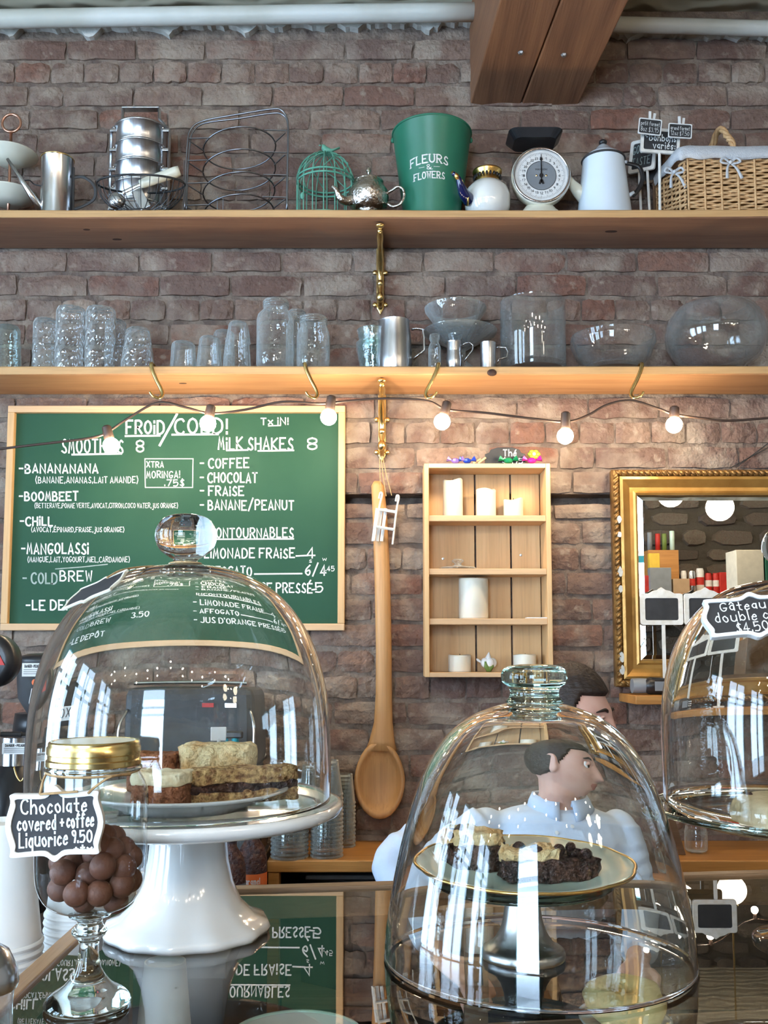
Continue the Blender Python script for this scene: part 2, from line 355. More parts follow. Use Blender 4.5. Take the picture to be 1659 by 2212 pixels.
    def build(s, name, mat, parent=None, smooth=False, bev=0, sub=0, solid=0, origin=None):
        if parent is not None: org = WO[parent.name]
        else: org = Vector(origin) if origin is not None else (sum(s.v, Vector()) / max(1, len(s.v)))
        me = bpy.data.meshes.new(name); me.from_pydata([v - org for v in s.v], [], s.f)
        for mm in (mat if isinstance(mat, list) else [mat]): me.materials.append(MAT[mm] if isinstance(mm, str) else mm)
        if any(s.m): me.polygons.foreach_set('material_index', s.m)
        if smooth: me.polygons.foreach_set('use_smooth', [True] * len(me.polygons))
        me.update()
        o = bpy.data.objects.new(name, me); col.objects.link(o)
        if parent is not None: o.parent = parent
        else: o.location = org
        WO[o.name] = org
        if solid: q = o.modifiers.new('solid', 'SOLIDIFY'); q.thickness = solid; q.offset = 0
        if bev: q = o.modifiers.new('bevel', 'BEVEL'); q.width = bev; q.segments = 2; q.limit_method = 'ANGLE'; q.angle_limit = math.radians(40)
        if sub: q = o.modifiers.new('sub', 'SUBSURF'); q.levels = sub; q.render_levels = sub
        return o
def autosmooth(o, ang=35):
    me = o.data
    try: me.set_sharp_from_angle(angle=math.radians(ang))
    except Exception: pass
    return o
def tag(o, label=None, cat=None, group=None, kind=None):
    if label: o['label'] = label
    if cat: o['category'] = cat
    if group: o['group'] = group
    if kind: o['kind'] = kind
    return o
def thing(name, label, cat, loc, group=None):
    o = bpy.data.objects.new(name, None); col.objects.link(o); o.location = loc; o.empty_display_size = .02
    WO[o.name] = Vector(loc); return tag(o, label, cat, group)
def copy_tree(o, parent=None):
    c = o.copy(); col.objects.link(c); c.parent = parent
    for ch in list(o.children): copy_tree(ch, c)
    return c
def rnd_rect(w_, h, r, n=4):
    o = []
    for cx, cz, a0 in ((w_ / 2 - r, h / 2 - r, 0), (-w_ / 2 + r, h / 2 - r, 90), (-w_ / 2 + r, -h / 2 + r, 180), (w_ / 2 - r, -h / 2 + r, 270)):
        for k in range(n + 1): a = math.radians(a0 + 90 * k / n); o.append((cx + r * math.cos(a), cz + r * math.sin(a)))
    return o
# ------------------------------------------------------------------ handwriting (single-stroke letters)
G = {'A': '03 3b 63;15 55', 'B': '03 0b;~0b 3b 59 37 07;~07 47 65 43 03', 'C': '~6a 5b 3b 1a 08 06 14 33 53 64', 'D': '03 0b;~0b 3b 69 65 33 03', 'E': '6b 0b 03 63;07 47', 'F': '6b 0b 03;07 47',
 'G': '~6a 4b 1a 07 14 33 54 66;66 36', 'H': '03 0b;63 6b;07 67', 'I': '33 3b', 'J': '~5b 55 33 04', 'K': '03 0b;6b 07 63', 'L': '0b 03 53', 'M': '03 1b 35 5b 63', 'N': '03 0b 63 6b',
 'O': '~3b 1a 08 06 14 33 54 66 68 5a 3b', 'P': '03 0b;~0b 4b 69 47 07', 'Q': '~3b 1a 08 06 14 33 54 66 68 5a 3b;45 62', 'R': '03 0b;~0b 4b 69 47 07;27 63', 'S': '~5a 3b 19 27 46 54 33 04', 'T': '0b 6b;3b 33',
 'U': '~0b 05 33 65 6b', 'V': '0b 33 6b', 'W': '0b 13 39 53 6b', 'X': '03 6b;0b 63', 'Y': '0b 37 6b;37 33', 'Z': '0b 6b 03 63', '0': '~3b 1a 08 06 14 33 54 66 68 5a 3b', '1': '19 3b 33',
 '2': '~19 3b 59 47 03;03 63', '3': '~0a 3b 59 37;~37 65 33 04', '4': '43 4b 05 65', '5': '5b 0b 07;~07 48 66 43 03', '6': '~5b 18 05 33 55 47 16', '7': '0b 6b 23', '8': '~3b 1a 18 37 56 54 33 14 16 37 58 5a 3b',
 '9': '~57 28 1a 3b 5a 57 43', '-': '17 57', '.': '33 34', ',': '34 22', '!': '3b 36;33 34', '/': '02 6d', '(': '~4c 28 26 42', ')': '~2c 48 46 22', "'": '3b 39', '$': '~5a 3b 19 27 46 54 33 04;3c 32',
 '+': '17 57;35 39', ':': '34 35;37 38', '&': '~63 19 3b 49 15 33 66', '~': '~07 28 46 67', '_': '03 63', 'É': '6b 0b 03 63;07 47;2c 4e', 'Ô': '~3b 1a 08 06 14 33 54 66 68 5a 3b;1c 3e 5c',
 'a': '~57 38 16 24 44 57;58 53', 'b': '0b 03;~06 38 55 33 04', 'c': '~57 38 15 33 54', 'd': '5b 53;~57 38 15 33 54', 'e': '~16 56 48 27 14 33 54', 'f': '~5a 3b 29 23;08 48', 'g': '~57 38 16 24 45 57;~58 51 30 11',
 'h': '0b 03;~06 38 56 53', 'i': '33 38;3a 3b', 'j': '~48 41 20 01;4a 4b', 'k': '0b 03;48 06 53', 'l': '3b 33', 'm': '03 08;~06 18 37 33;~36 48 67 63', 'n': '03 08;~06 38 56 53', 'o': '~38 17 15 33 54 56 47 38',
 'p': '00 08;~07 38 55 33 04', 'q': '50 58;~57 38 15 33 54', 'r': '13 18;~16 38 57', 's': '~57 38 16 45 33 14', 't': '3b 34 53;18 58', 'u': '~08 04 33 55;58 53', 'v': '08 33 58', 'w': '08 13 36 53 68',
 'x': '03 58;08 53', 'y': '08 34;58 10', 'z': '08 58 03 53', 'é': '~16 56 48 27 14 33 54;39 5b', 'â': '~57 38 16 24 44 57;58 53;19 3b 59', 'ē': '~16 56 48 27 14 33 54;1a 5a'}
def strokes(s, jit=0):
    x = 0; out = []
    for ch in s:
        if ch == ' ': x += 3.6; continue
        g = G.get(ch, '03 63 6b 0b 03'); P = []
        for st in g.split(';'):
            sm = st[0] == '~'; st = st.lstrip('~')
            pts = [Vector((int(q[0], 16), int(q[1], 16) - 3, 0)) for q in st.split()]
            if sm: pts = catmull(pts, 4)
            P.append(pts)
        lo = min(p.x for q in P for p in q); hi = max(p.x for q in P for p in q); dy = R.uniform(-jit, jit); k = 1 + R.uniform(-jit, jit) * .1
        for q in P: out.append([((p.x - lo + x), p.y * k + dy) for p in q])
        x += (hi - lo) + 3.2
    return out, max(1, x - 3.2)
def ribbon(mb, poly, wd, f):
    """flat stroke: poly of 2D metric points, f maps (u, v) to world"""
    P = [Vector((a, b)) for a, b in poly]; Q = [P[0]]
    for p in P[1:]:
        if (p - Q[-1]).length > 1e-6: Q.append(p)
    if len(Q) == 1: Q.append(Q[0] + Vector((wd * .3, 0)))
    d0 = (Q[1] - Q[0]).normalized(); d1 = (Q[-1] - Q[-2]).normalized(); Q[0] = Q[0] - d0 * wd * .4; Q[-1] = Q[-1] + d1 * wd * .4
    vs = []; L = len(Q)
    for i in range(L):
        a = (Q[i] - Q[i - 1]).normalized() if i else (Q[1] - Q[0]).normalized()
        b = (Q[i + 1] - Q[i]).normalized() if i < L - 1 else a
        t_ = a + b; t_ = t_.normalized() if t_.length > .1 else a
        k = 1 / max(.55, t_.dot(a)); n_ = Vector((-t_.y, t_.x)) * wd / 2 * k
        vs += [f(*(Q[i] + n_)), f(*(Q[i] - n_))]
    mb.add(vs, [(2 * i, 2 * i + 1, 2 * i + 3, 2 * i + 2) for i in range(L - 1)])
def write(mb, s, x0, x1, y0, y1, wd, f, jit=.3, serif=False, slope=0):
    st, W_ = strokes(s, jit)
    kx = (x1 - x0) / W_; ky = (y1 - y0) / 8
    for q in st:
        ribbon(mb, [(x0 + a * kx, y0 + b * ky + slope * a * kx) for a, b in q], wd, f)
        if serif:
            for (a, b) in (q[0], q[-1]):
                if b in (0, 8): ribbon(mb, [(x0 + a * kx - wd * 1.1, y0 + b * ky), (x0 + a * kx + wd * 1.1, y0 + b * ky)], wd * .5, f)
def planef(o, ux, uy):
    o, ux, uy = Vector(o), Vector(ux), Vector(uy); return lambda a, b: o + ux * a + uy * b
# ================================================================== THE SETTING
def struct(name, mb, mat, **k): return tag(mb.build(name, mat, origin=(0, 0, 0), **k), kind='structure')
ZR = at(829, 155, WALL).z; PITCHZ = (ZR - at(829, 934, WALL).z) / 15
SZ0 = ZR - 18 * PITCHZ + .0085; SZ1 = ZR - 17 * PITCHZ - .033
SX0, SX1 = at(700, 1070, WALL).x, at(1345, 1070, WALL).x
YM = WALL + .0110
b = MB()
def wb(x0, x1, z0, z1, y0=YM): b.box(((x0 + x1) / 2, (y0 + WALL + .2) / 2, (z0 + z1) / 2), (x1 - x0, WALL + .2 - y0, z1 - z0))
wb(XL, XR, SZ1, CEIL + .05); wb(XL, XR, 0, SZ0); wb(XL, SX0, SZ0, SZ1); wb(SX1, XR, SZ0, SZ1); wb(SX0, SX1, SZ0, SZ1, WALL + .09)
wall = struct('wall_back', b, 'mortar')
def brick_verts(w_, h, q):
    vs = []; nx, nz = 6, 4
    for j in range(nz):
        for i in range(nx):
            e = (i in (0, nx - 1)) + (j in (0, nz - 1))
            x = -w_ / 2 + w_ * (i / (nx - 1)); z = -h / 2 + h * (j / (nz - 1))
            if 0 < i < nx - 1: x += q.uniform(-.006, .006)
            x += q.uniform(-.0022, .0022); z += q.uniform(-.0030, .0030)
            if e == 2: x *= .985; z *= .94
            vs.append((x, (.005 if e else 0) + (.004 if e == 2 else 0) + q.uniform(-.0028, .0028), z))
    ring = [i for i in range(nx)] + [nx * (j + 1) - 1 for j in range(1, nz)] + [nx * nz - 1 - i for i in range(1, nx)] + [nx * (nz - 1 - j) for j in range(1, nz - 1)]
    n0 = len(vs)
    for i in ring: vs.append((vs[i][0] * 1.0, .035, vs[i][2]))
    fs = [(j * nx + i, j * nx + i + 1, (j + 1) * nx + i + 1, (j + 1) * nx + i) for j in range(nz - 1) for i in range(nx - 1)]
    L = len(ring); fs += [(ring[k], n0 + k, n0 + (k + 1) % L, ring[(k + 1) % L]) for k in range(L)]
    return vs, fs
def brick_me(w_, h, seed):
    vs, fs = brick_verts(w_, h, random.Random(seed)); me = bpy.data.meshes.new('brick'); me.from_pydata(vs, [], fs); me.materials.append(MAT['brick']); return me
STR = [brick_me(.2062, .0612, 100 + i) for i in range(12)]; HEA = [brick_me(.0978, .0612, 200 + i) for i in range(9)]; THIN = [brick_me(.2062, .041, 300 + i) for i in range(4)]
def pix(p):
    r = p - EYE; k = r.dot(FW); return CX + F * r.x / k, PYC - F * r.dot(UP) / k
allb = []
q = random.Random(3)
for k in range(-1, 35):
    head = k % 5 == 0; L = .1043 if head else .2132; z = ZR - k * PITCHZ; x = -1.66 + q.uniform(0, .19)
    if k < 0 and False: continue
    while x < 1.62:
        # a stray half brick now and then breaks the stretcher rows
        hb = head or q.random() < .05; l = (.1043 if hb else .2132); sl = 1 + q.uniform(-.025, .025)
        cx = x + l * sl / 2; px, py = pix(Vector((cx, WALL, z))); u2 = l / 2 / U(WALL)
        thin = k == 18 and SX0 - .1 < cx < SX1 + .1
        hid = (25 + u2 < px < 735 - u2 and 885 < py < 1345) or (1345 + u2 < px and 1030 < py < 1465) or (925 + u2 < px < 1185 - u2 and 1015 < py < 1450) or px < -u2 or px > 1659 + u2 or py > 1860 or (px < 500 and py > 1500)
        allb.append((hid, py, cx, z - (.0105 if thin else 0), hb, thin, sl, q.randrange(99), q.uniform(-.0035, .003), q.uniform(-.012, .012)))
        x += l * sl
allb.sort(key=lambda e: (e[0], e[1])); n = 0; rest = MB()
for hid, py, cx, z, hb, thin, sl, sd, dy, rot in allb:
    me = (HEA[sd % 9] if hb else THIN[sd % 4] if thin else STR[sd % 12])
    if thin and hb: continue
    if n < 300 and not hid:
        o = bpy.data.objects.new('brick', me); col.objects.link(o); o.parent = wall; o.location = (cx, WALL + dy, z); o.scale = (sl, 1, 1); o.rotation_euler = (0, rot, 0); n += 1
    else:
        X = Matrix.Translation((cx, WALL + dy, z)) @ Matrix.Rotation(rot, 4, 'Y') @ Matrix.Diagonal((sl, 1, 1, 1))
        rest.add([v.co for v in me.vertices], [tuple(p.vertices) for p in me.polygons], 0, X)
tag(rest.build('brickwork', 'brick', wall), kind='stuff')
# ragged plaster left along the top of the bricks
def ragged(x0, x1, y0, y1, amp, seed):
    q = random.Random(seed); top = []; bot = []; n = int((x1 - x0) / 9)
    for i in range(n + 1):
        px = x0 + (x1 - x0) * i / n; py = y0 + (y1 - y0) * i / n
        a = at(px, py - 26, WALL); c = at(px, py + q.uniform(-3, 4) + amp * max(0, math.sin(i * .7 + seed) + math.sin(i * .31)) * q.uniform(.3, 1), WALL)
        top.append((a.x, a.z)); bot.append((c.x, c.z))
    mb = MB()
    for i in range(n): mb.prism([top[i], bot[i], bot[i + 1], top[i + 1]], WALL - .014, WALL + .02)
    return mb
tag(ragged(-40, 1018, 66, 54, 13, 2).build('plaster', 'plaster', wall), kind='stuff'); tag(ragged(1318, 1700, 74, 88, 8, 5).build('plaster', 'plaster', wall), kind='stuff')
b = MB(); b.box(((XL + XR) / 2, (YB + WALL) / 2, -.05), (XR - XL, WALL - YB + .4, .1)); struct('floor', b, 'floor')
b = MB(); b.box(((XL + XR) / 2, (YB + WALL) / 2, CEIL + .05), (XR - XL, WALL - YB + .4, .1)); struct('ceiling', b, 'tin')
b = MB(); ys = [YB - .2] + [v for q_ in LWIN for v in q_] + [WALL + .2]
for i in range(0, len(ys), 2): b.box((XL - .1, (ys[i] + ys[i + 1]) / 2, CEIL / 2), (.2, ys[i + 1] - ys[i], CEIL))
for y0, y1 in LWIN:
    b.box((XL - .1, (y0 + y1) / 2, WZ0 / 2), (.2, y1 - y0, WZ0)); b.box((XL - .1, (y0 + y1) / 2, (WZ1 + CEIL) / 2), (.2, y1 - y0, CEIL - WZ1))
struct('wall_left', b, 'wallp')
for i, (y0, y1) in enumerate(LWIN):
    ym = (y0 + y1) / 2; b = MB()
    for y in (y0 + .03, y1 - .03, ym): b.box((XL - .08, y, (WZ0 + WZ1) / 2), (.08, .06, WZ1 - WZ0))
    for z in (WZ0 + .03, WZ1 - .03, WZ0 + 1.45): b.box((XL - .08, ym, z), (.078, y1 - y0 - .12, .06))
    wnd = struct('window_%d' % (i + 2), b, 'teal'); b = MB(); b.box((XL - .09, ym, (WZ0 + WZ1) / 2), (.006, y1 - y0 - .12, WZ1 - WZ0 - .12)); b.build('pane', 'pane', wnd)
b = MB(); b.box((XR + .05, (YB + WALL) / 2, CEIL / 2), (.1, WALL - YB + .4, CEIL)); struct('wall_right', b, 'wallp')
# the street wall behind the camera, with three tall windows and rough stone on the right
b = MB(); xs = [XL] + [v for q_ in WINS for v in q_] + [XR]
for i in range(0, len(xs), 2): b.box(((xs[i] + xs[i + 1]) / 2, YB - .1, CEIL / 2), (xs[i + 1] - xs[i], .2, CEIL))
for x0, x1 in WINS:
    b.box(((x0 + x1) / 2, YB - .1, WZ0 / 2), (x1 - x0, .2, WZ0)); b.box(((x0 + x1) / 2, YB - .1, (WZ1 + CEIL) / 2), (x1 - x0, .2, CEIL - WZ1))
wf = struct('wall_front', b, 'smortar')
q = random.Random(11); z = 0.9
while z < CEIL - .05:
    h = q.uniform(.10, .19); x = 1.5 + q.uniform(0, .2)
    while x < XR - .1:
        l = q.uniform(.14, .42); s_ = MB(); n = 9; ol = []
        for k in range(n):
            a = 2 * math.pi * k / n; ca, sa = math.cos(a), math.sin(a)
            e = (abs(ca) ** 4 + abs(sa) ** 4) ** -.25 * q.uniform(.88, 1.0); ol.append((l / 2 * .94 * ca * e, h / 2 * .92 * sa * e))
        y1 = YB + q.uniform(.02, .05)
        s_.add([(x + l / 2 + a, YB - .02, z + h / 2 + c) for a, c in ol] + [(x + l / 2 + a * .86, y1, z + h / 2 + c * .82) for a, c in ol], [tuple(range(n, 2 * n))[::-1]] + [(i, i + n, (i + 1) % n + n, (i + 1) % n) for i in range(n)])
        s_.build('stone', 'stone', wf); x += l
    z += h
for i, (x0, x1) in enumerate(WINS):
    xm = (x0 + x1) / 2; b = MB()
    for x in (x0 + .03, x1 - .03): b.box((x, YB - .08, (WZ0 + WZ1) / 2), (.06, .08, WZ1 - WZ0))
    for z in (WZ0 + .03, WZ1 - .03, WZ0 + 1.45): b.box((xm, YB - .08, z), (x1 - x0 - .12, .08, .06))
    wnd = struct('window_%d' % (i + 1), b, 'teal'); b = MB(); b.box((xm, YB - .09, (WZ0 + WZ1) / 2), (x1 - x0 - .12, .006, WZ1 - WZ0 - .12)); b.build('pane', 'pane', wnd)
# painted pipes along the ceiling
def pipe(P, r, name):
    return struct(name, MB().tube(catmull([at(*p) for p in P], 5), r, 14), 'paint', smooth=True)
pipe([(-700, 53, 2.76), (0, 41, 2.76), (500, 33, 2.76), (1030, 26, 2.76)], .0265, 'trim_1')
pipe([(1300, 52, 2.76), (1500, 57, 2.76), (1700, 62, 2.76), (2400, 70, 2.76)], .022, 'trim_2')
# heavy timber beam made of two planks
zb = (at(1016, 216, WALL).z + at(1250, 228, WALL).z) / 2
wl, wr = at(1016, 222, WALL), at(1250, 222, WALL); nl, nr = onz(1092, 0, zb), onz(1345, 0, zb)
dl = (nl - wl) / (wl.y - nl.y); dr = (nr - wr) / (wr.y - nr.y); far = WALL - YB
dirm = (dl + dr) / 2
beam = tag(MB().box((0, 0, 0), (.001, .001, .001)).build('ceiling_beam', 'beam', origin=(wl.x, WALL, zb)), kind='structure')
beam.data.clear_geometry()
cut = .47
for a, c, nm in ((0, cut - .006, 'plank'), (cut + .006, 1, 'plank')):
    p0, p1 = wl.lerp(wr, a), wl.lerp(wr, c); mb = MB(); e = Vector((dirm.x * far, -far, 0))
    vs = [Vector((p0.x, WALL + .02, zb)), Vector((p1.x, WALL + .02, zb)), Vector((p1.x, WALL, zb)) + e, Vector((p0.x, WALL, zb)) + e]
    mb.add(vs + [v + Vector((0, 0, CEIL - zb + .02)) for v in vs], [(0, 3, 2, 1), (4, 5, 6, 7), (0, 1, 5, 4), (1, 2, 6, 5), (2, 3, 7, 6), (3, 0, 4, 7)]); mb.build('plank', 'beam', beam, bev=.004)
for px, py in ((1125, 112), (1218, 117)):
    p = onz(px, py, zb); MB().lathe([(0, 0), (.008, 0), (.009, -.002), (.006, -.007), (0, -.008)], 6, p).build('bolt', 'pewter', beam)
# ================================================================== SHELVES
YF = WALL / 1.08
def board(name, label, zt, th, mats, x0=-1.9, x1=1.95):
    mb = MB(); q = random.Random(int(zt * 100)); n = 60; vs = []
    for i in range(n + 1):
        x = x0 + (x1 - x0) * i / n; y = YF + q.uniform(-.0012, .0012) + .002 * math.sin(x * 5); dz = .0012 * math.sin(x * 7)
        vs += [(x, y + .002, zt), (x, y, zt - .003), (x, y + .001, zt - th + .002 + dz), (x, y + .006, zt - th), (x, WALL - .002, zt - th), (x, WALL - .002, zt)]
    fs = [(i * 6 + k, (i + 1) * 6 + k, (i + 1) * 6 + (k + 1) % 6, i * 6 + (k + 1) % 6) for i in range(n) for k in range(6)]
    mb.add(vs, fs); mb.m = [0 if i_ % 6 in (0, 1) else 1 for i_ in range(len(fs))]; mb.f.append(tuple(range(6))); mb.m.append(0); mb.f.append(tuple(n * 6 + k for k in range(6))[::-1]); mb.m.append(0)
    return tag(mb.build(name, mats), label, 'shelf', 'long plank wall shelves')
ZU = at(829, 453, YF).z; ZM = at(829, 791, YF).z
UTH = ZU - at(829, 470, YF).z; MTH = ZM - at(829, 809, YF).z
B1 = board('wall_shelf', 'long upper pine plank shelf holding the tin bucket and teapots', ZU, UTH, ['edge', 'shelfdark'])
B2 = board('wall_shelf', 'long lower pine plank shelf holding glassware above the light bulbs', ZM, MTH, ['edge', 'shelf'])
def bracket(px, py0, py1, zs, label):
    x = at(px, py0, 2.7).x; zt = zs; zb_ = at(px, py1, WALL).z; th = thing('shelf_bracket', label, 'bracket', (x, WALL, zb_), 'brass shelf brackets')
    h = zt - zb_; mb = MB()
    mb.prism([(x - .011, zb_ + .02), (x, zb_), (x + .011, zb_ + .02), (x + .012, zt - .002), (x - .012, zt - .002)], WALL - .009, WALL + .01); mb.build('back_plate', 'brass', th, bev=.003)
    mb = MB(); mb.tube([(x, WALL - .006, zt - .009), (x, YF + .075, zt - .009), (x, YF + .030, zt - .006)], [.009, .0085, .006], 8); mb.ball((x, YF + .03, zt - .009), (.013, .011, .007)); mb.build('arm', 'brass', th, smooth=True)
    P = catmull([(x, WALL - .012, zb_ + .022), (x, WALL - .035, zb_ + .05), (x, WALL - .028, zb_ + h * .42), (x, WALL - .05, zb_ + h * .66), (x, WALL - .11, zb_ + h * .86), (x, YF + .05, zt - .012)], 6)
    mb = MB(); mb.tube(P, [.0075 + .003 * math.sin(i * .42) ** 2 for i in range(len(P))], 10); mb.ball((x, WALL - .034, zb_ + .045), (.0125, .014, .017)); mb.ball((x, WALL - .03, zb_ + h * .42), (.010, .012, .012)); mb.build('scroll', 'brass', th, smooth=True)
    for s in (-1, 1):
        for zz in (zb_ + .03, zb_ + h * .62):
            e = MB(); e.lathe([(0, 0), (.0075, 0), (.007, .003), (.004, .0045), (0, .005)], 12, X=Matrix.Translation((x + s * .0155, WALL - .009, zz)) @ Matrix.Rotation(math.pi / 2, 4, 'X')); e.build('screw_ear', 'brass', th, smooth=True)
bracket(821, 485, 682, ZU - UTH, 'ornate brass bracket under the upper shelf')
bracket(825, 815, 1000, ZM - MTH, 'ornate brass bracket under the lower shelf, lit by the bulbs')

MAT['knot'] = M('wood_knot', (.075, .032, .018), .7, var=(.035, .015, .01), scale=120)
for bd, px, py, zz, a, c in ((B1, 187, 496, ZU - UTH, .010, .005), (B1, 253, 517, ZU - UTH, .014, .006), (B1, 1320, 500, ZU - UTH, .018, .007), (B2, 395, 828, ZM - MTH, .011, .005)):
    p = onz(px, py, zz); MB().lathe([(0, -.0006), (1, -.0006), (1, .001)], 16, p, sx=a, sy=c).build('knot', 'knot', bd)
p = at(1063, 801, YF); mb = MB().ball((p.x, YF + .004, p.z - .004), (.014, .0055, .010), 12, 8); mb.build('knot', 'knot', B2, smooth=True)
# ================================================================== THINGS ON THE UPPER SHELF
D = 2.715; u = U(D)
def hz(py, z0=None, d=D): return at(829, py, d).z - (ZU if z0 is None else z0)
def spot(px, py, z, d=D): return Vector((at(px, py, d).x, d, z))
def circ(c, r, n=24, ax='z', ry=None):
    ry = ry or r; o = []
    for k in range(n):
        a = 2 * math.pi * k / n; p, q_ = r * math.cos(a), ry * math.sin(a)
        o.append(Vector(c) + (Vector((p, q_, 0)) if ax == 'z' else Vector((p, 0, q_)) if ax == 'y' else Vector((0, p, q_))))
    return o
# two-tier plate stand
p = spot(22, 340, ZU, 2.735); th = thing('tiered_plate_stand', 'two-tier cake plate stand with rose copper ring handle', 'stand', p)
x, y, z = p
for py, r in ((425, 64), (338, 61)):
    h = hz(py); r *= u
    MB().lathe([(0, h - .012), (r * .45, h - .012), (r * .55, h - .006), (r * .98, h + .014), (r, h + .017), (r * .96, h + .017), (r * .5, h - .001), (0, h - .004)], 40, p).build('plate', 'cream', th, smooth=True)
MB().tube([(x, y, z + .002), (x, y, z + hz(279))], .0042, 10).build('rod', 'copper', th, smooth=True)
MB().tube(circ((x, y, z + hz(258)), 21 * u, 28, 'y'), .0038, 8, True).build('ring_handle', 'copper', th, smooth=True)
mb = MB().lathe([(0, 0), (.045, 0), (.045, .006), (.01, .012), (0, .014)], 24, p); mb.build('base', 'copper', th, smooth=True)
# watering can
p = spot(123, 400, ZU, 2.665); x, y, z = p; d = 2.665; r = 35 * U(d); h = hz(345, None, d)
th = thing('watering_can', 'small steel watering can with long thin spout', 'watering can', p)
MB().lathe([(0, 0), (r, 0), (r * 1.0, h), (r * 1.03, h + .002), (r * .97, h + .002), (r * .97, h - .01), (0, h - .012)], 36, p).build('body', 'steel', th, smooth=True); autosmooth(th.children[0])
MB().tube(circ((x, y, z + h), r * 1.01, 32), .0022, 6, True).build('rim', 'brass', th, smooth=True)
a, c = at(90, 455, d - .02), at(16, 343, d - .045); MB().tube([a, a.lerp(c, .5), c], [.012, .0075, .0042], 12).build('spout', 'steel', th, smooth=True)
MB().tube(catmull([at(50, 390, d - .035), at(64, 390, d - .03), at(74, 398, d - .02), at(90, 402, d - .02)], 5), .0018, 6).build('spout_stay', 'wire', th)
MB().tube(catmull([at(158, 384, d), at(178, 382, d), at(196, 392, d), at(206, 408, d), at(203, 430, d), at(180, 445, d), at(160, 452, d)], 5), .0045, 8, flat=.5).build('handle', 'dgrey', th, smooth=True)
MB().tube([at(159, 362, d), at(158, 455, d)], .0035, 6).build('seam', 'dgrey', th)
# tiffin carrier
p = spot(305, 330, ZU, 2.735); d = 2.735; x, y, z = p; r = 58 * U(d)
th = thing('tiffin_carrier', 'stacked steel tiffin carrier with clamp frame', 'lunch box', p)
tops = [hz(v, None, d) for v in (455, 416, 378, 340, 302)]; tops = [0.004] + tops
top_h = hz(282, None, d)
levels = [0.004 + i * (top_h - .004) / 5 for i in range(6)]
for i in range(5):
    h0, h1 = levels[i], levels[i + 1]
    MB().lathe([(0, h0), (r * .93, h0), (r * .96, h0 + .006), (r * .96, h1 - .006), (r * 1.02, h1 - .005), (r * 1.03, h1 - .002), (r * 1.0, h1 + .001), (r * .9, h1)] + ([(r * .5, h1 + .006), (0, h1 + .008)] if i == 4 else [(0, h1)]), 40, p).build('bowl', 'steelv', th, smooth=True); autosmooth(th.children[-1], 14)
    for s in (-1, 1):
        e = MB(); e.box((x + s * r * 1.0, y - .02, z + h1 - .012), (.022, .012, .009)); bw = th.children[-1]; e.build('clip', 'steel', th, bev=.002); e = MB().ball((x + s * r * .93, y - .036, z + h1 - .012), .003, 8, 6); e.build('rivet', 'steel', th)
for s in (-1, 1):
    e = MB(); e.tube([(x + s * r * 1.13, y - .015, z + .01), (x + s * r * 1.13, y - .015, z + levels[5] - .008), (x + s * r * .72, y - .01, z + levels[5] + .028), (x + s * r * .70, y - .01, z + hz(240, None, d))], .0045, 6, flat=1.6); e.build('side_bar', 'steelv', th)
e = MB(); e.box((x, y - .01, z + hz(240, None, d)), (r * 1.44, .026, .004)); e.build('handle', 'steelv', th, bev=.001)
# oval wire basket with a scoop in it
d = 2.60; p = Vector((at(300, 420, d).x, d + .02, ZU)); x, y, z = p; rx, ry = 99 * U(d), .055; hh = at(300, 390, d).z - ZU
th = thing('wire_basket', 'oval black wire basket holding kitchen tools', 'basket', p)
MB().tube(circ((x, y, z + hh), rx, 40, 'z', ry), .003, 6, True).build('rim', 'wire', th, smooth=True)
MB().tube(circ((x, y + .012, z + .002), rx * .35, 24, 'z', ry * .4), .002, 6, True).build('base_ring', 'wire', th, smooth=True)
rib = MB()
for k in range(30):
    a = 2 * math.pi * k / 30; ca, sa = math.cos(a), math.sin(a)
    rib.tube(catmull([(x + rx * ca, y + ry * sa, z + hh), (x + rx * .92 * ca, y + ry * .92 * sa + .002, z + hh * .55), (x + rx * .7 * ca, y + ry * .7 * sa + .006, z + hh * .2), (x + rx * .35 * ca, y + ry * .4 * sa + .012, z + .002)], 4), .0011, 5)
tag(rib.build('wires', 'wire', th), kind='stuff')

lad = thing('ladle', 'polished round steel ladle lying inside the wire basket', 'ladle', (at(247, 428, d).x, y, z))
MB().ball((at(247, 428, d).x, y + .004, z + .032), (.025, .018, .024), 20, 12).build('bowl', 'steel', lad, smooth=True)
MB().tube([(at(262, 425, d).x, y + .006, z + .035), (at(330, 430, d).x, y + .012, z + .03)], .003, 6).build('stem', 'steel', lad)
a, c, e = at(262, 412, d), at(300, 394, d), at(386, 364, d)
for v in (a, c, e): v.y = 2.612
sco = thing('kitchen_turner', 'kitchen turner with thick cream handle resting in the wire basket', 'utensil', c)
MB().tube([c, c.lerp(e, .1), c.lerp(e, .9), e], [.011, .013, .015, .013], 14).build('handle', 'cream', sco, smooth=True)
MB().tube([a, c], .006, 8, flat=.5).build('ferrule', 'steel', sco)
q0 = at(302, 425, d); X = Matrix.Translation((q0.x, 2.612, q0.z)) @ Matrix.Rotation(math.radians(-28), 4, 'Y')
MB().box((0, 0, 0), (.030, .003, .062), X=X).build('blade', 'steel', sco, bev=.002)
# paper spike
p = spot(397, 400, ZU, 2.64); th = thing('paper_spike', 'thin upright metal spike beside the wire plate rack', 'spike', p)
MB().tube([p, p + Vector((0, 0, hz(346, None, 2.64)))], [.002, .0014], 6).build('pin', 'wirel', th); MB().lathe([(0, .004), (.012, .003), (.014, 0), (0, 0)], 16, p).build('foot', 'brass', th, smooth=True)
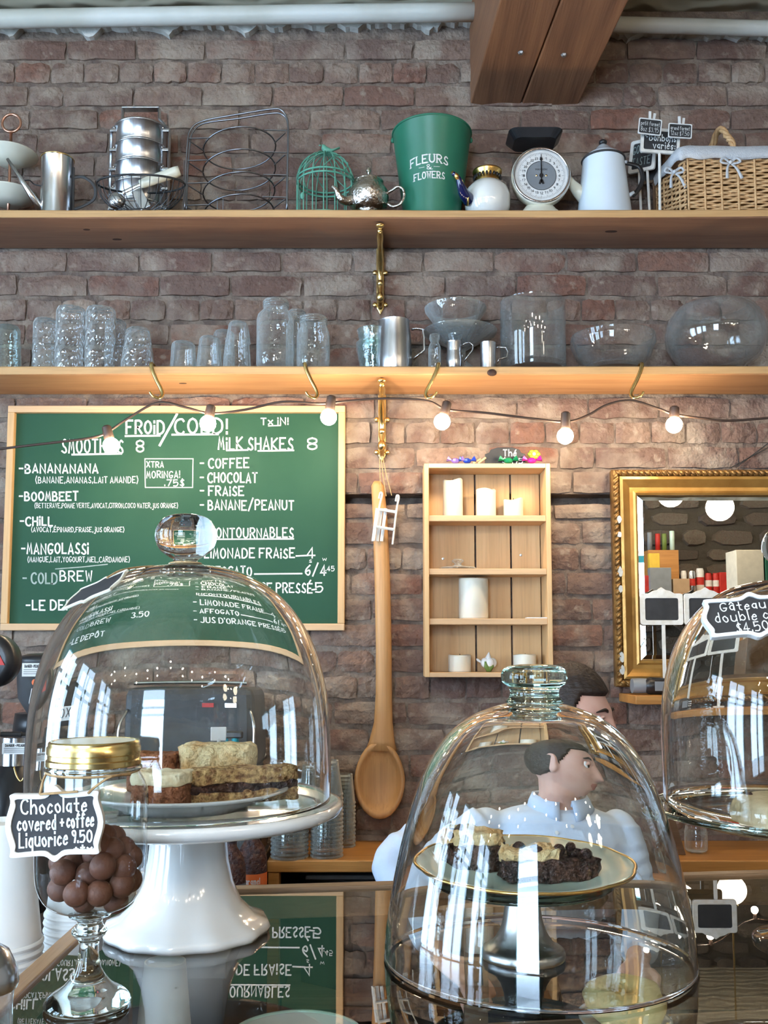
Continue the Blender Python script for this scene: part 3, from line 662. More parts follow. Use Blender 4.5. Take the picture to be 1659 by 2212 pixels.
# wire plate rack
p = spot(517, 360, ZU, 2.72); d = 2.72; x, y, z = p; u2 = U(d)
th = thing('plate_rack', 'tall wire plate rack with stacked oval loops', 'rack', p)
for k, dy in enumerate((-.052, -.040)):
    P = [at(407 + 2 * k, 470, d), at(409 + 2 * k, 400, d), at(413 + 3 * k, 330, d), at(420 + 3 * k, 300, d), at(446 + 2 * k, 282, d), at(520, 268 + 4 * k, d), at(590, 257 + 4 * k, d), at(612, 259 + 4 * k, d), at(624 - k, 277, d), at(627 - k * 2, 310, d), at(625 - k * 2, 400, d), at(624 - 2 * k, 470, d)]
    MB().tube([Vector((v.x, y + dy, max(v.z, ZU + .003))) for v in catmull(P, 5)], .0026, 6).build('outer_frame', 'wirel', th, smooth=True)
for cy, rx in ((320, 82), (367, 82), (415, 81), (462, 80)):
    zc = at(516, cy, d).z; L = []
    for kk in range(36):
        a = 2 * math.pi * kk / 36; L.append(Vector((x + (rx - 1) * u2 * math.cos(a), y + .002 + .078 * math.sin(a), max(ZU + .004, zc - .022 * math.sin(a) + .012 * math.cos(a)))))
    loop = MB().tube(L, .0023, 6, True).build('loop', 'wirel', th, smooth=True)
    for s in (-1, 1):
        e = MB(); zz = max(ZU + .006, zc + .012 * s)
        e.tube([(x + s * (rx - 3) * u2, y - .006, zz), (x + s * 107 * u2, y - .046, zz + .010)], .0018, 5); e.tube([(x + s * (rx - 22) * u2, y - .05, zz + .016), (x + s * 110 * u2, y - .05, zz + .014)], .0018, 5); e.build('strut', 'wirel', th)
for px in (470, 482): MB().tube([at(px, 424, 2.66), Vector((at(px, 424, 2.66).x, 2.66, ZU + .002))], .0016, 5).build('prong', 'wirel', th)
# green bird cage
d = 2.732; p = spot(703, 380, ZU, d); x, y, z = p; r = 64 * U(d); hd = hz(398, None, d); ht = hz(332, None, d)
th = thing('bird_cage', 'small verdigris green wire bird cage with a bird on top', 'bird cage', p)
for k in range(16):
    a = 2 * math.pi * k / 16; ca, sa = math.cos(a), math.sin(a); P = [Vector((x + r * ca, y + r * sa * .95, z + .003)), Vector((x + r * ca, y + r * sa * .95, z + hd))]
    for s in range(1, 7): t_ = math.pi / 2 * s / 6; P.append(Vector((x + r * ca * math.cos(t_), y + r * sa * .95 * math.cos(t_), z + hd + (ht - hd) * math.sin(t_))))
    MB().tube(P, .0018, 5).build('bar', 'verdigris', th)
for h in (.004, .018, hd, hd + .012): MB().tube(circ((x, y, z + h), r * (1.02 if h < hd else .99), 32, 'z', r * .96), .0028, 6, True).build('hoop', 'verdigris', th, smooth=True)
sw = MB()
for k in range(8):
    a = math.pi * 2 * k / 8
    for s in range(10):
        aa = a + s * .08; bb = aa + .08; f1 = hd + .014 + .05 * math.sin(s / 10 * math.pi / 2); f2 = hd + .014 + .05 * math.sin((s + 1) / 10 * math.pi / 2)
        r1 = r * math.sqrt(max(0, 1 - ((f1 - hd) / (ht - hd)) ** 2)) * 1.02; r2 = r * math.sqrt(max(0, 1 - ((f2 - hd) / (ht - hd)) ** 2)) * 1.02
        sw.tube([(x + r1 * math.cos(aa), y + r1 * math.sin(aa), z + f1), (x + r2 * math.cos(bb), y + r2 * math.sin(bb), z + f2)], .0016, 4)
    for s in range(9): sw.tube(circ((x + r * 1.0 * math.cos(a + s * .085), y + r * math.sin(a + s * .085), z + .010), .0065, 8, 'y'), .0012, 4, True)
tag(sw.build('scrollwork', 'verdigris', th), kind='stuff')
bx = at(706, 322, d).x; bz = z + ht
mb = MB(); mb.loft([((bx - .014, y, bz + .024), (0, .004, 0), (0, 0, .004)), ((bx - .012, y, bz + .021), (0, .008, 0), (.004, 0, .007)), ((bx - .002, y, bz + .010), (0, .010, 0), (.005, 0, .009)), ((bx + .012, y, bz + .007), (0, .008, 0), (.002, 0, .007)), ((bx + .022, y, bz + .012), (0, .005, 0), (0, 0, .003)), ((bx + .038, y, bz + .018), (0, .006, 0), (0, 0, .002))], 10)
mb.tube([(bx - .017, y, bz + .025), (bx - .024, y, bz + .026)], [.003, .0005], 6); mb.tube([(bx, y, bz - .002), (bx, y, bz + .008)], .002, 5); mb.build('bird', 'verdigris', th, smooth=True)
MB().ball((at(652, 425, 2.655).x, y - .058, z + hz(418, None, 2.66)), (.006, .004, .011), 8, 6).build('latch', 'verdigris', th)
# chased silver teapot
d = 2.665; p = spot(796, 410, ZU, d); x, y, z = p; v = U(d)
def hp(py): return at(796, py, d).z - ZU
th = thing('silver_teapot', 'squat engraved silver teapot with curled spout and handle', 'teapot', p)
mb = MB().lathe([(0, 0), (25 * v, 0), (27 * v, .006), (20 * v, .014), (30 * v, .02), (42 * v, .034), (46 * v, hp(428)), (44 * v, hp(415)), (36 * v, hp(403)), (33 * v, hp(400)), (34 * v, hp(396)), (30 * v, hp(394)), (0, hp(393))], 40, p); mb.build('body', 'silver', th, smooth=True)
mb = MB().lathe([(33 * v, hp(397)), (34 * v, hp(394)), (28 * v, hp(389)), (12 * v, hp(384)), (5 * v, hp(380)), (0, hp(380))], 32, p); lid = mb.build('lid', 'silver', th, smooth=True)
MB().lathe([(0, hp(381)), (3 * v, hp(380)), (2.5 * v, hp(376)), (5.5 * v, hp(370)), (4 * v, hp(364)), (0, hp(360))], 14, p).build('finial', 'silver', lid, smooth=True)
P = catmull([at(762, 432, d - .015), at(745, 434, d - .03), at(733, 425, d - .04), at(726, 410, d - .045), at(717, 402, d - .045)], 6); MB().tube(P, [.015 - .011 * i / (len(P) - 1) for i in range(len(P))], 12).build('spout', 'silver', th, smooth=True)
P = catmull([at(836, 418, d - .02), at(848, 410, d - .03), at(858, 404, d - .035), at(870, 408, d - .038), at(873, 425, d - .038), at(864, 441, d - .038), at(850, 446, d - .03), at(836, 440, d - .02)], 6); MB().tube(P, .0042, 8).build('handle', 'silver', th, smooth=True)
# green bucket
d = 2.705; p = spot(933, 350, ZU, d); x, y, z = p; v = U(d); h = hz(292, None, d); r0, r1 = 62 * v, 88 * v
th = thing('tin_bucket', 'tall green tin flower bucket with white lettering', 'bucket', p)
MB().lathe([(0, .003), (r0 * .97, .003), (r0, 0), (r1, h), (r1 * 1.01, h + .002), (r1 * .98, h + .002), (r0 * .97, .006), (0, .006)], 56, p).build('body', 'bucket', th, smooth=True); autosmooth(th.children[0], 50)
MB().tube(circ((x, y, z + h), r1 * 1.005, 48), .003, 6, True).build('rim', 'bucket', th, smooth=True)
for s in (-1, 1):
    e = MB().ball((x + s * r1 * 1.0, y, z + h - .016), (.006, .006, .008), 8, 6); e.build('handle_lug', 'bucket', th)
def conef(off):
    def f(a, zz):
        rr = r0 + (r1 - r0) * zz / h + off; an = -math.pi / 2 + a / rr - .13; return Vector((x + rr * math.cos(an), y + rr * math.sin(an), z + zz))
    return f
mb = MB(); cf = conef(.0008); hb = lambda py: at(933, py, d - .1).z - ZU
for s_, xa, xb, pa, pb, wd in (('FLEURS', -.057, .053, 349, 333, .0038), ('FLOWERS', -.046, .043, 381, 368, .0029), ('&', -.0065, .0055, 363, 353.5, .0017)):
    st, W_ = strokes(s_, 0); zc0, zc1 = hb(pa), hb(pb)
    for qd in st:
        cv = [(xa + (xb - xa) * a / W_, zc0 + (zc1 - zc0) * bb / 8) for a, bb in qd]
        arc = (lambda t_: -.0045 * (t_ / .05) ** 2) if s_ == 'FLEURS' else (lambda t_: -.002 * (t_ / .05) ** 2)
        def ff(a, zz): return cf(a, zz + arc(a))
        ribbon(mb, cv, wd, ff)
        for (a, bb) in (qd[0], qd[-1]):
            if bb in (0, 8): xx = xa + (xb - xa) * a / W_; ribbon(mb, [(xx - .0035, zc0 + (zc1 - zc0) * bb / 8), (xx + .0035, zc0 + (zc1 - zc0) * bb / 8)], .0014, ff)
for xa, xb in ((-.030, -.014), (.013, .029)): ribbon(mb, [(xa, hb(358)), (xb, hb(358))], .0012, cf)
mb.build('lettering', 'white', th)
# white teapot with cobalt spout and gilt collar
d = 2.672; p = spot(1053, 420, ZU, d); x, y, z = p; v = U(d)
def hp(py): return at(1053, py, d).z - ZU
th = thing('porcelain_teapot', 'round white porcelain teapot with cobalt spout and gilt collar', 'teapot', p)
MB().lathe([(0, 0), (34 * v, 0), (40 * v, .008), (50 * v, .03), (52 * v, hp(428)), (47 * v, hp(412)), (36 * v, hp(400)), (28 * v, hp(396))], 40, p).build('body', 'porcelain', th, smooth=True)
MB().lathe([(29 * v, hp(399)), (30 * v, hp(395)), (26 * v, hp(390)), (28 * v, hp(380)), (33 * v, hp(374)), (33 * v, hp(371)), (27 * v, hp(370)), (0, hp(372))], 36, p).build('collar', 'gold', th, smooth=True)
mb = MB()
for k in range(22): a = 2 * math.pi * k / 22; mb.ball((x + 29.5 * v * math.cos(a), y + 29.5 * v * math.sin(a), z + hp(385)), (.0035, .0035, .006), 6, 5)
tag(mb.build('collar_pattern', 'black', th), kind='stuff')
P = catmull([at(1014, 432, d - .03), at(1002, 418, d - .055), at(995, 400, d - .07), at(989, 384, d - .078), at(978, 374, d - .08)], 6); MB().tube(P, [.019 - .013 * min(1, i / (len(P) - 1) * 1.2) for i in range(len(P))], 14).build('spout', 'cobalt', th, smooth=True)
MB().tube([at(991, 388, d - .0775), at(986, 380, d - .079), at(976, 371, d - .08)], [.0072, .0072, .004], 12).build('spout_tip', 'gold', th, smooth=True)
MB().tube(circ(at(1010, 430, d - .04), .0165, 20, 'x'), .0028, 6, True).build('spout_ring', 'gold', th, smooth=True)
# kitchen scale
d = 2.69; p = spot(1165, 400, ZU, d); x, y, z = p; v = U(d)
th = thing('kitchen_scale', 'cream vintage kitchen scale with round dial and black pan', 'scale', p)
zc = at(1166, 380, 2.655).z
MB().loft([((x, y, z), (.077, 0, 0), (0, .052, 0)), ((x, y, z + .012), (.075, 0, 0), (0, .05, 0)), ((x, y, z + .032), (.05, 0, 0), (0, .036, 0)), ((x, y + .01, zc - .06), (.032, 0, 0), (0, .026, 0)), ((x, y + .015, zc + .06), (.032, 0, 0), (0, .024, 0)), ((x, y + .015, zc + .098), (.02, 0, 0), (0, .02, 0))], 24).build('stand', 'cream', th, smooth=True)
rd = 67 * U(2.655); X = Matrix.Translation((x, 2.655, zc)) @ Matrix.Rotation(math.pi / 2, 4, 'X')
MB().lathe([(0, -.045), (rd * .8, -.045), (rd * .97, -.03), (rd, -.004), (rd * .985, .004), (rd * .95, .003), (rd * .94, 0), (0, 0)], 48, X=X).build('dial_case', 'cream', th, smooth=True)
MB().tube([X @ Vector((rd * .93 * math.cos(2 * math.pi * k / 48), rd * .93 * math.sin(2 * math.pi * k / 48), .004)) for k in range(48)], .0042, 8, True).build('bezel', 'steel', th, smooth=True)
face = MB().lathe([(0, .0012), (rd * .9, .0012)], 48, X=X).build('dial_face', 'white', th)
MB().lathe([(0, .0018), (rd * .50, .0018)], 40, X=X).build('dial_centre', 'grey', face); MB().tube([X @ Vector((rd * .5 * math.cos(2 * math.pi * k / 40), rd * .5 * math.sin(2 * math.pi * k / 40), .0018)) for k in range(40)], .0008, 4, True).build('dial_ring', 'black', face)
mb = MB(); fz = lambda a, bb: X @ Vector((a, bb, .0024))
for k in range(96):
    a = math.pi / 2 - 2 * math.pi * k / 96; r_a = rd * (.70 if k % 4 == 0 else .75); ribbon(mb, [(r_a * math.cos(a), r_a * math.sin(a)), (rd * .80 * math.cos(a), rd * .80 * math.sin(a))], .0007, fz)
for k in range(1, 25):
    a = math.pi / 2 - 2 * math.pi * k / 24; s_ = str(k); cx_, cy_ = rd * .61 * math.cos(a), rd * .61 * math.sin(a); ww = .0042 * len(s_); write(mb, s_, cx_ - ww / 2, cx_ + ww / 2, cy_ - .0032, cy_ + .0032, .0011, fz, 0)
write(mb, 'HANSON', -.016, .016, .016, .021, .0009, fz, 0)
mb.build('dial_print', 'black', face)
mb = MB(); mb.prism([(-.0016, -.02), (.0016, -.02), (.0022, 0), (.0009, rd * .72), (0, rd * .80), (-.0009, rd * .72), (-.0022, 0)], 0, .001, X=X @ Matrix.Rotation(-math.pi / 2, 4, 'X') @ Matrix.Translation((0, -.0042, 0)))
mb.lathe([(0, .005), (.006, .005), (.006, .003), (0, .003)], 16, X=X); mb.lathe([(0, .005), (.004, .005), (.004, .003), (0, .003)], 14, X=X @ Matrix.Translation((0, rd * .56, 0))); mb.prism([(-.008, -.024), (-.003, -.026), (0, -.020), (.003, -.026), (.008, -.024), (.004, -.012), (-.004, -.012)], 0, .001, X=X @ Matrix.Rotation(-math.pi / 2, 4, 'X') @ Matrix.Translation((0, -.0042, 0))); mb.build('needle', 'black', th)
for s in (-1, 1): MB().lathe([(0, .004), (.003, .003), (.003, .0015)], 10, X=X @ Matrix.Translation((s * .014, 0, 0))).build('face_screw', 'brass', th)
zp = zc + .118; ol = rnd_rect(.155, .115, .025, 5); il = rnd_rect(.120, .085, .022, 5); nn = len(ol); mb = MB(); xo = x - .012
mb.add([(xo + a, y + .012 + bb, zp + .022) for a, bb in ol] + [(xo + a, y + .012 + bb, zp) for a, bb in il] + [(xo + a * .97, y + .012 + bb * .97, zp + .022) for a, bb in ol] + [(xo + a * .96, y + .012 + bb * .96, zp + .004) for a, bb in il], [tuple(range(nn, 2 * nn))[::-1], tuple(range(3 * nn, 4 * nn))] + [(i, (i + 1) % nn, nn + (i + 1) % nn, nn + i) for i in range(nn)] + [(i, 2 * nn + i, 2 * nn + (i + 1) % nn, (i + 1) % nn) for i in range(nn)] + [(2 * nn + i, 3 * nn + i, 3 * nn + (i + 1) % nn, 2 * nn + (i + 1) % nn) for i in range(nn)]); mb.build('pan', 'black', th, smooth=False)
# enamel coffee pot
d = 2.70; p = spot(1304, 390, ZU, d); x, y, z = p; v = U(d)
def hp(py): return at(1304, py, d).z - ZU
th = thing('coffee_pot', 'tall tapered white enamel coffee pot with black handle', 'coffee pot', p)
MB().lathe([(0, 0), (62 * v, 0), (62 * v, .004), (46 * v, hp(347)), (47 * v, hp(345)), (44 * v, hp(345)), (0, hp(347))], 48, p).build('body', 'enamel', th, smooth=True); autosmooth(th.children[0], 50)
MB().tube(circ((x, y, z + hp(347)), 47 * v, 40), .0032, 6, True).build('rim', 'dgrey', th, smooth=True)
lid = MB().lathe([(45 * v, hp(347)), (41 * v, hp(340)), (33 * v, hp(334)), (26 * v, hp(330)), (13 * v, hp(318)), (7 * v, hp(313)), (0, hp(313))], 36, p).build('lid', 'enamel', th, smooth=True)
MB().ball((x, y, z + hp(308)), (.012, .012, .009), 14, 10).build('knob', 'black', lid, smooth=True)
P = [at(1264, 425, d), at(1248, 412, d), at(1234, 396, d), at(1226, 384, d)]; MB().tube(P, [.024, .018, .013, .011], 14).build('spout', 'cream', th, smooth=True)
P = catmull([at(1348, 352, d), at(1366, 355, d), at(1382, 362, d), at(1388, 385, d), at(1380, 408, d), at(1366, 423, d)], 6); MB().tube(P, .0065, 8, flat=.55).build('handle', 'black', th, smooth=True)
MB().tube([at(1342, 349, d), at(1354, 351, d)], .006, 8).build('handle_root', 'enamel', th, smooth=True); MB().tube([at(1354, 425, d), at(1369, 416, d)], .006, 8).build('handle_root', 'enamel', th, smooth=True)
# ------------------------------------------------------------------ small chalk signs
def plaque(w_, h, style='rect', n=6):
    if style == 'rect': return rnd_rect(w_, h, min(w_, h) * .08, 3)
    o = []                                     # curly bracket outline
    k = h * .12
    base = [(.5, .36), (.5, .5), (.34, .5), (.12, .5), (0, .62), (-.12, .5), (-.34, .5), (-.5, .5), (-.5, .36), (-.56, 0), (-.5, -.36), (-.5, -.5), (-.34, -.5), (-.12, -.5), (0, -.60), (.12, -.5), (.34, -.5), (.5, -.5), (.5, -.36), (.56, 0)]
    return [(v_.x, v_.y) for v_ in catmull([(a * w_, bb * h, 0) for a, bb in base], 4, True)]
def sign(name, label, c, w_, h, tiltx=0, yaw=0, roll=0, style='rect', fr=.12, lines=(), wd=.0016, framemat='worn', cat='sign', group=None, thick=.004, base=None, chalk='chalk'):
    X = Matrix.Translation(c) @ Matrix.Rotation(yaw, 4, 'Z') @ Matrix.Rotation(tiltx, 4, 'X') @ Matrix.Rotation(roll, 4, 'Y')
    th = thing(name, label, cat, base if base is not None else c, group)
    o = plaque(w_, h, style); f_ = min(w_, h) * fr; sx_, sz_ = (w_ - 2 * f_) / w_, (h - 2 * f_) / h; i = [(a * sx_, bb * sz_) for a, bb in o]
    MB().frame(o, i, -thick, thick, X).build('frame', framemat, th, bev=.0008)
    pl = MB().prism([(a * 1.01, bb * 1.01) for a, bb in i], -thick * .5, thick * .6, X).build('slate', 'slate', th)
    if lines:
        mb = MB(); f = planef(X @ Vector((0, -thick * .5 - .0006, 0)), X.to_3x3() @ Vector((1, 0, 0)), X.to_3x3() @ Vector((0, 0, 1)))
        for s_, xa, xb, za, zb2 in lines: write(mb, s_, xa * w_, xb * w_, za * h, zb2 * h, wd, f, .4)
        mb.build('chalk_lettering', chalk, pl)
    return th, X
d = 2.665; v = U(d)
c = at(1426, 305, d); pb = spot(1425, 440, ZU, d)
th, X = sign('price_sign', 'white framed Bonbons chalk sign on a stick above the wicker basket', c, 88 * v, 58 * v, 0, 0, math.radians(4), lines=[('~Bonbons', -.40, .40, .0, .27), ('variés:', -.18, .38, -.32, -.05)], wd=.0022, base=pb)
MB().tube([X @ Vector((0, .001, -29 * v)), pb + Vector((0, 0, .002))], .0042, 8).build('stick', 'worn', th); MB().lathe([(0, .003), (.006, .003), (.012, 0), (0, 0)], 12, pb).build('foot', 'worn', th)
for (nm, px, py, w_, h, rl, ln) in (('petit', 1404, 274, 52, 38, 7, [('petit format', -.40, .40, .06, .30), ('8oz $3.95', -.38, .38, -.32, -.04)]), ('grand', 1469, 283, 53, 34, 4, [('grand format', -.40, .40, .04, .30), ('12oz $7.50', -.38, .38, -.32, -.05)])):
    c = at(px, py, d - .022)
    th, X = sign('clip_sign', 'mini chalk tag reading %s format on a white clothes peg' % nm, c, w_ * v, h * v, 0, 0, math.radians(rl), fr=.07, lines=ln, wd=.0009, framemat='white', group='clip-on format tags', thick=.002)
    for s in (-1, 1): MB().box((s * .004 + .004, .006 + .003 * s, h * v * .5 + .006), (.007, .004, .034), X=X @ Matrix.Rotation(s * .08, 4, 'Y')).build('peg', 'white', th)
c = at(1389, 336, 2.745)
th, X = sign('price_sign', 'dark Goûter Taste chalk sign turned sideways behind the coffee pot', c, .085, 74 * U(2.745), 0, math.radians(-42), math.radians(8), lines=[('GOÛTER'.replace('Û', 'U'), -.38, .40, .08, .32), ('TASTE', -.38, .30, -.28, -.05)], wd=.0022, chalk='chalkdim', base=spot(1392, 440, ZU, 2.745))
for dx in (-.008, .018): MB().tube([X @ Vector((dx, .002, -.047)), (c.x + dx, 2.75, ZU + .002)], .004, 6).build('stick', 'worn', th)
c = at(1412, 365, 2.775); th, X = sign('price_sign', 'dark chalk sign half hidden behind the white sign stick', c, .07, .085, 0, math.radians(-30), 0, framemat='casewood', base=spot(1412, 440, ZU, 2.775))
MB().tube([c + Vector((0, .002, -.04)), (c.x, 2.777, ZU + .002)], .004, 6).build('stick', 'casewood', th)
# wicker hamper
d = 2.64; x0, x1 = at(1474, 400, d).x, at(1800, 400, d).x; z0, z1 = ZU, at(1474, 348, d).z; yf, yb = 2.63, 2.80; nrow = 22
th = thing('wicker_hamper', 'wicker picnic hamper with grey linen lining tied in bows', 'basket', ((x0 + x1) / 2, (yf + yb) / 2, ZU))
mb = MB(); mb.box(((x0 + x1) / 2, (yf + yb) / 2 + .004, (z0 + z1) / 2), (x1 - x0 - .03, yb - yf - .02, z1 - z0 - .006)); mb.build('inner_basket', 'giltd', th)
pitch = .0235
def weave(a, bb, n, mbx):
    a, bb = Vector(a), Vector(bb); L = (bb - a).length; dr_ = (bb - a) / L; nrm = Vector((-dr_.y, dr_.x, 0)); nrm = -nrm if nrm.y > 0 or (abs(nrm.y) < .1 and nrm.x > 0) else nrm
    for j in range(nrow):
        zz = z0 + .006 + (z1 - z0 - .008) * j / (nrow - 1); P = []; m_ = int(L / pitch * 4)
        for i in range(m_ + 1):
            s_ = L * i / m_; P.append(a + dr_ * s_ + nrm * (.004 * math.sin(math.pi * s_ / pitch + math.pi * j) * -1) + Vector((0, 0, zz - a.z + .0022 * math.sin(s_ * 21 + j))))
        mbx.tube(P, .0036, 5)
wv_ = MB(); weave((x0 + .012, yf, z0), (x1, yf, z0), 0, wv_); weave((x0 - .03, yb, z0), (x0 + .008, yf + .004, z0), 0, wv_)
tag(wv_.build('weave', 'wicker', th, smooth=True), kind='stuff')
i = 0
while x0 + .012 + i * pitch * 2 < x1:
    xx = x0 + .012 + i * pitch * 2; MB().tube([(xx, yf - .004, z0 + .002), (xx, yf - .004, z1)], .0032, 6).build('stake', 'wicker', th); i += 1
for k in range(4): MB().tube([(x0 - .03 + .01 * k, yb - .042 * k - .012, z0 + .002), (x0 - .03 + .01 * k, yb - .042 * k - .012, z1)], .0034, 6).build('stake', 'wicker', th)
lz0, lz1 = z1 - .004, at(1474, 320, d).z; mb = MB(); P = [(x1, yf - .004), ((x0 + x1) / 2 + .05, yf - .005), (x0 + .11, yf - .006), (x0 + .02, yf - .008), (x0 - .012, yf + .01), (x0 - .028, yb - .05), (x0 - .038, yb - .01)]
PP = catmull([(a, bb, 0) for a, bb in P], 6); vs = []; L = len(PP)
for i_, q_ in enumerate(PP):
    wob = .004 * math.sin(i_ * 1.1)
    for (o_, zz) in ((-.004, lz0 + wob * .8), (-.009, lz0 + .012 + wob * .4), (-.008, (lz0 + lz1) / 2), (-.001, lz1 - .004 + wob * .3), (.008, lz1), (.02, lz1 - .012)):
        k = (Vector((x0 + .15, yb, 0)) - q_).normalized(); vs.append((q_.x + k.x * o_, q_.y + (k.y if k.y > 0 else .3) * o_, zz))
mb.add(vs, [(a * 6 + k, (a + 1) * 6 + k, (a + 1) * 6 + k + 1, a * 6 + k + 1) for a in range(L - 1) for k in range(5)]); mb.build('linen_liner', 'linen', th, smooth=True, solid=.002)
def bow(c, s, th):
    c = Vector(c); mb = MB()
    for sx_ in (-1, 1):
        P = catmull([c, c + Vector((sx_ * .022, -.004, .016)) * s, c + Vector((sx_ * .034, -.006, .002)) * s, c + Vector((sx_ * .014, -.005, -.004)) * s, c], 5); mb.tube(P, .005 * s, 6, flat=.35)
        P = catmull([c, c + Vector((sx_ * .016 + .004, -.006, -.022)) * s, c + Vector((sx_ * .026 + .012, -.008, -.060)) * s], 5); mb.tube(P, [.003 * s + .004 * s * i / len(P) for i in range(len(P))], 6, flat=.35)
    mb.ball(c + Vector((0, -.005, 0)), .007 * s, 8, 6); mb.build('bow', 'linen', th, smooth=True)
bow(at(1577, 352, d - .02), .8, th); bow((x0 - .022, yf + .012, at(1440, 372, d).z), .8, th)
P = catmull([(at(1577, 350, d).x, yf - .004, lz0), (at(1580, 330, d).x, yf - .002, lz1 + .006), (at(1577, 300, d).x, yf + .02, at(1577, 292, d).z), (at(1570, 268, d).x, yf + .065, at(1570, 256, d).z), (at(1566, 290, d).x, yf + .13, at(1570, 280, d).z), (at(1560, 330, d).x, yb, lz1)], 5)
mb = MB()
for k in range(3): mb.tube([v_ + Vector((.0055 * math.cos(i_ * .9 + k * 2.1), .004, .0055 * math.sin(i_ * .9 + k * 2.1))) for i_, v_ in enumerate(P)], .0058, 6)
mb.build('handle', 'wicker', th, smooth=True)
mb = MB()
for k in range(4): mb.tube(catmull([(at(1600, 318, 2.76).x, 2.76 - k * .012, lz1 + .012 + .004 * k), (at(1700, 316, 2.76).x, 2.75 - k * .012, lz1 + .014 + .004 * ((k * 7) % 3)), (x1, 2.75 - k * .012, lz1 + .012 + .003 * k)], 4), .0042, 6)
mb.build('lid', 'wicker', th, smooth=True)
# ================================================================== GLASSWARE ON THE LOWER SHELF
def shell(prof, t_):
    """closed glass wall from an outer profile: just the outer skin plus a thick base"""
    return prof
def gl(name, label, cat, px, py0, w_, d, prof, mat='glassc', group=None, n=28, parts=(), sy=1):
    """prof: (half width px, row py) from the bottom up; the lowest row is put on the shelf"""
    p = Vector((at(px, py0, d).x, d, ZM)); v = U(d); z0 = at(px, prof[0][1], d).z
    pr = [(r * v, max(0, at(px, y_, d).z - ZM)) for r, y_ in prof]
    mb = MB().lathe(pr, n, p, sy=sy); o = mb.build(name, mat, smooth=True, origin=p); autosmooth(o, 50); return tag(o, label, cat, group)
B0 = 806
gl('glass_tumbler', 'greenish textured glass standing upside down at the left end of the shelf', 'glass', 17, 750, 0, 2.68, [(31, B0), (30, 790), (26, 715), (22, 706), (0, 705)], 'glassg')
gl('glass_tumbler', 'dimpled glass tumbler left of the two tall dimpled tumblers', 'glass', 98, 740, 0, 2.70, [(27, B0), (27, 700), (24, 692), (0, 691)], 'glasst')
gl('glass_tumbler', 'left one of the two tallest dimpled tumblers', 'glass', 152, 730, 0, 2.655, [(31, B0), (32, 770), (32, 676), (29, 667), (0, 666)], 'glasst')
gl('glass_tumbler', 'right one of the two tallest dimpled tumblers', 'glass', 217, 730, 0, 2.655, [(32, B0), (33, 770), (33, 678), (30, 668), (0, 667)], 'glasst')
gl('glass_tumbler', 'dimpled tumbler half hidden behind the right tall tumbler', 'glass', 249, 740, 0, 2.745, [(23, B0), (23, 700), (20, 694), (0, 693)], 'glasst')
p_ = gl('glass_tumbler', 'cone-shaped hobnail glass standing upside down beside the tumblers', 'glass', 298, 750, 0, 2.66, [(37, B0), (36, 784), (31, 750), (26, 715), (22, 711), (0, 710)], 'glasst')
def ribbed(k, amp): return lambda a, r, z: 1 + amp * math.cos(a * k)
def gl2(name, label, px, d, prof, k=12, amp=.03, mat='glassc'):
    p = Vector((at(px, 760, d).x, d, ZM)); v = U(d)
    o = MB().lathe([(r * v, max(0, at(px, y_, d).z - ZM)) for r, y_ in prof], 48, p, wave=ribbed(k, amp)).build(name, mat, smooth=True, origin=p); return tag(o, label, 'glass')
gl2('glass_tumbler', 'low ribbed glass upside down, leftmost of the small glasses', 396, 2.66, [(29, B0), (28, 790), (26, 748), (22, 741), (0, 740)])
gl2('glass_tumbler', 'small ribbed glass upside down next to the stacked pair', 452, 2.655, [(29, B0), (27, 780), (22, 735), (18, 729), (0, 728)])
gl2('glass_tumbler', 'small ribbed glass seen behind the stacked pair of glasses', 483, 2.76, [(25, B0), (24, 780), (22, 722), (18, 716), (0, 715)])
gl2('glass_tumbler', 'lower glass of the stacked ribbed pair beside the big jar', 512, 2.655, [(31, B0), (29, 770), (25, 735), (23, 731), (23, 730)])
gl2('glass_tumbler', 'upper glass of the stacked ribbed pair beside the big jar', 514, 2.655, [(27, 742), (25, 725), (21, 702), (17, 697), (0, 696)])
def jar(name, label, px, d, w_, top, neck):
    p = Vector((at(px, 760, d).x, d, ZM)); v = U(d); th = thing(name, label, 'jar', p)
    Z = lambda y_: at(px, y_, d).z - ZM
    MB().lathe([(0, .004), (w_ * .8 * v, .002), (w_ * .95 * v, .008), (w_ * v, .02), (w_ * v, Z(top + 42)), (w_ * .94 * v, Z(top + 32)), (neck * 1.02 * v, Z(top + 20)), (neck * v, Z(top + 17)), (neck * v, Z(top + 2)), (neck * .97 * v, Z(top)), (neck * .92 * v, Z(top))], 40, p, wave=lambda a, r, z: 1).build('body', 'glassc', th, smooth=True)
    for y_ in (top + 4, top + 9, top + 14): MB().tube(circ((p.x, p.y, ZM + Z(y_)), neck * 1.03 * v, 28), .0016, 6, True).build('thread', 'glassc', th, smooth=True)
    mb = MB(); cx0 = -w_ * .5 * v; f = lambda a, bb: Vector((p.x + (w_ * v + .0006) * math.sin(a / (w_ * v)), p.y - (w_ * v + .0006) * math.cos(a / (w_ * v)), ZM + bb))
    P = [(.018 * math.cos(q_ * .4), .052 + .012 * math.sin(q_ * .4)) for q_ in range(16)]
    ribbon(mb, P, .0022, f); mb.build('embossing', 'glassc', th)
jar('mason_jar', 'largest glass mason jar beside the stacked glasses', 595, 2.665, 42, 650, 27)
jar('mason_jar', 'smaller glass mason jar left of the green glass bowls', 677, 2.66, 37, 686, 29)
jar('mason_jar', 'mason jar mostly hidden behind the two front jars', 641, 2.775, 24, 672, 18)
gl('glass_bowl', 'lower one of two stacked teal glass bowls', 'bowl', 806, 760, 0, 2.70, [(0, 803), (27, 803), (31, 785), (37, 755), (38, 742), (36, 740), (33, 760), (26, 797), (0, 799)], 'glassg')
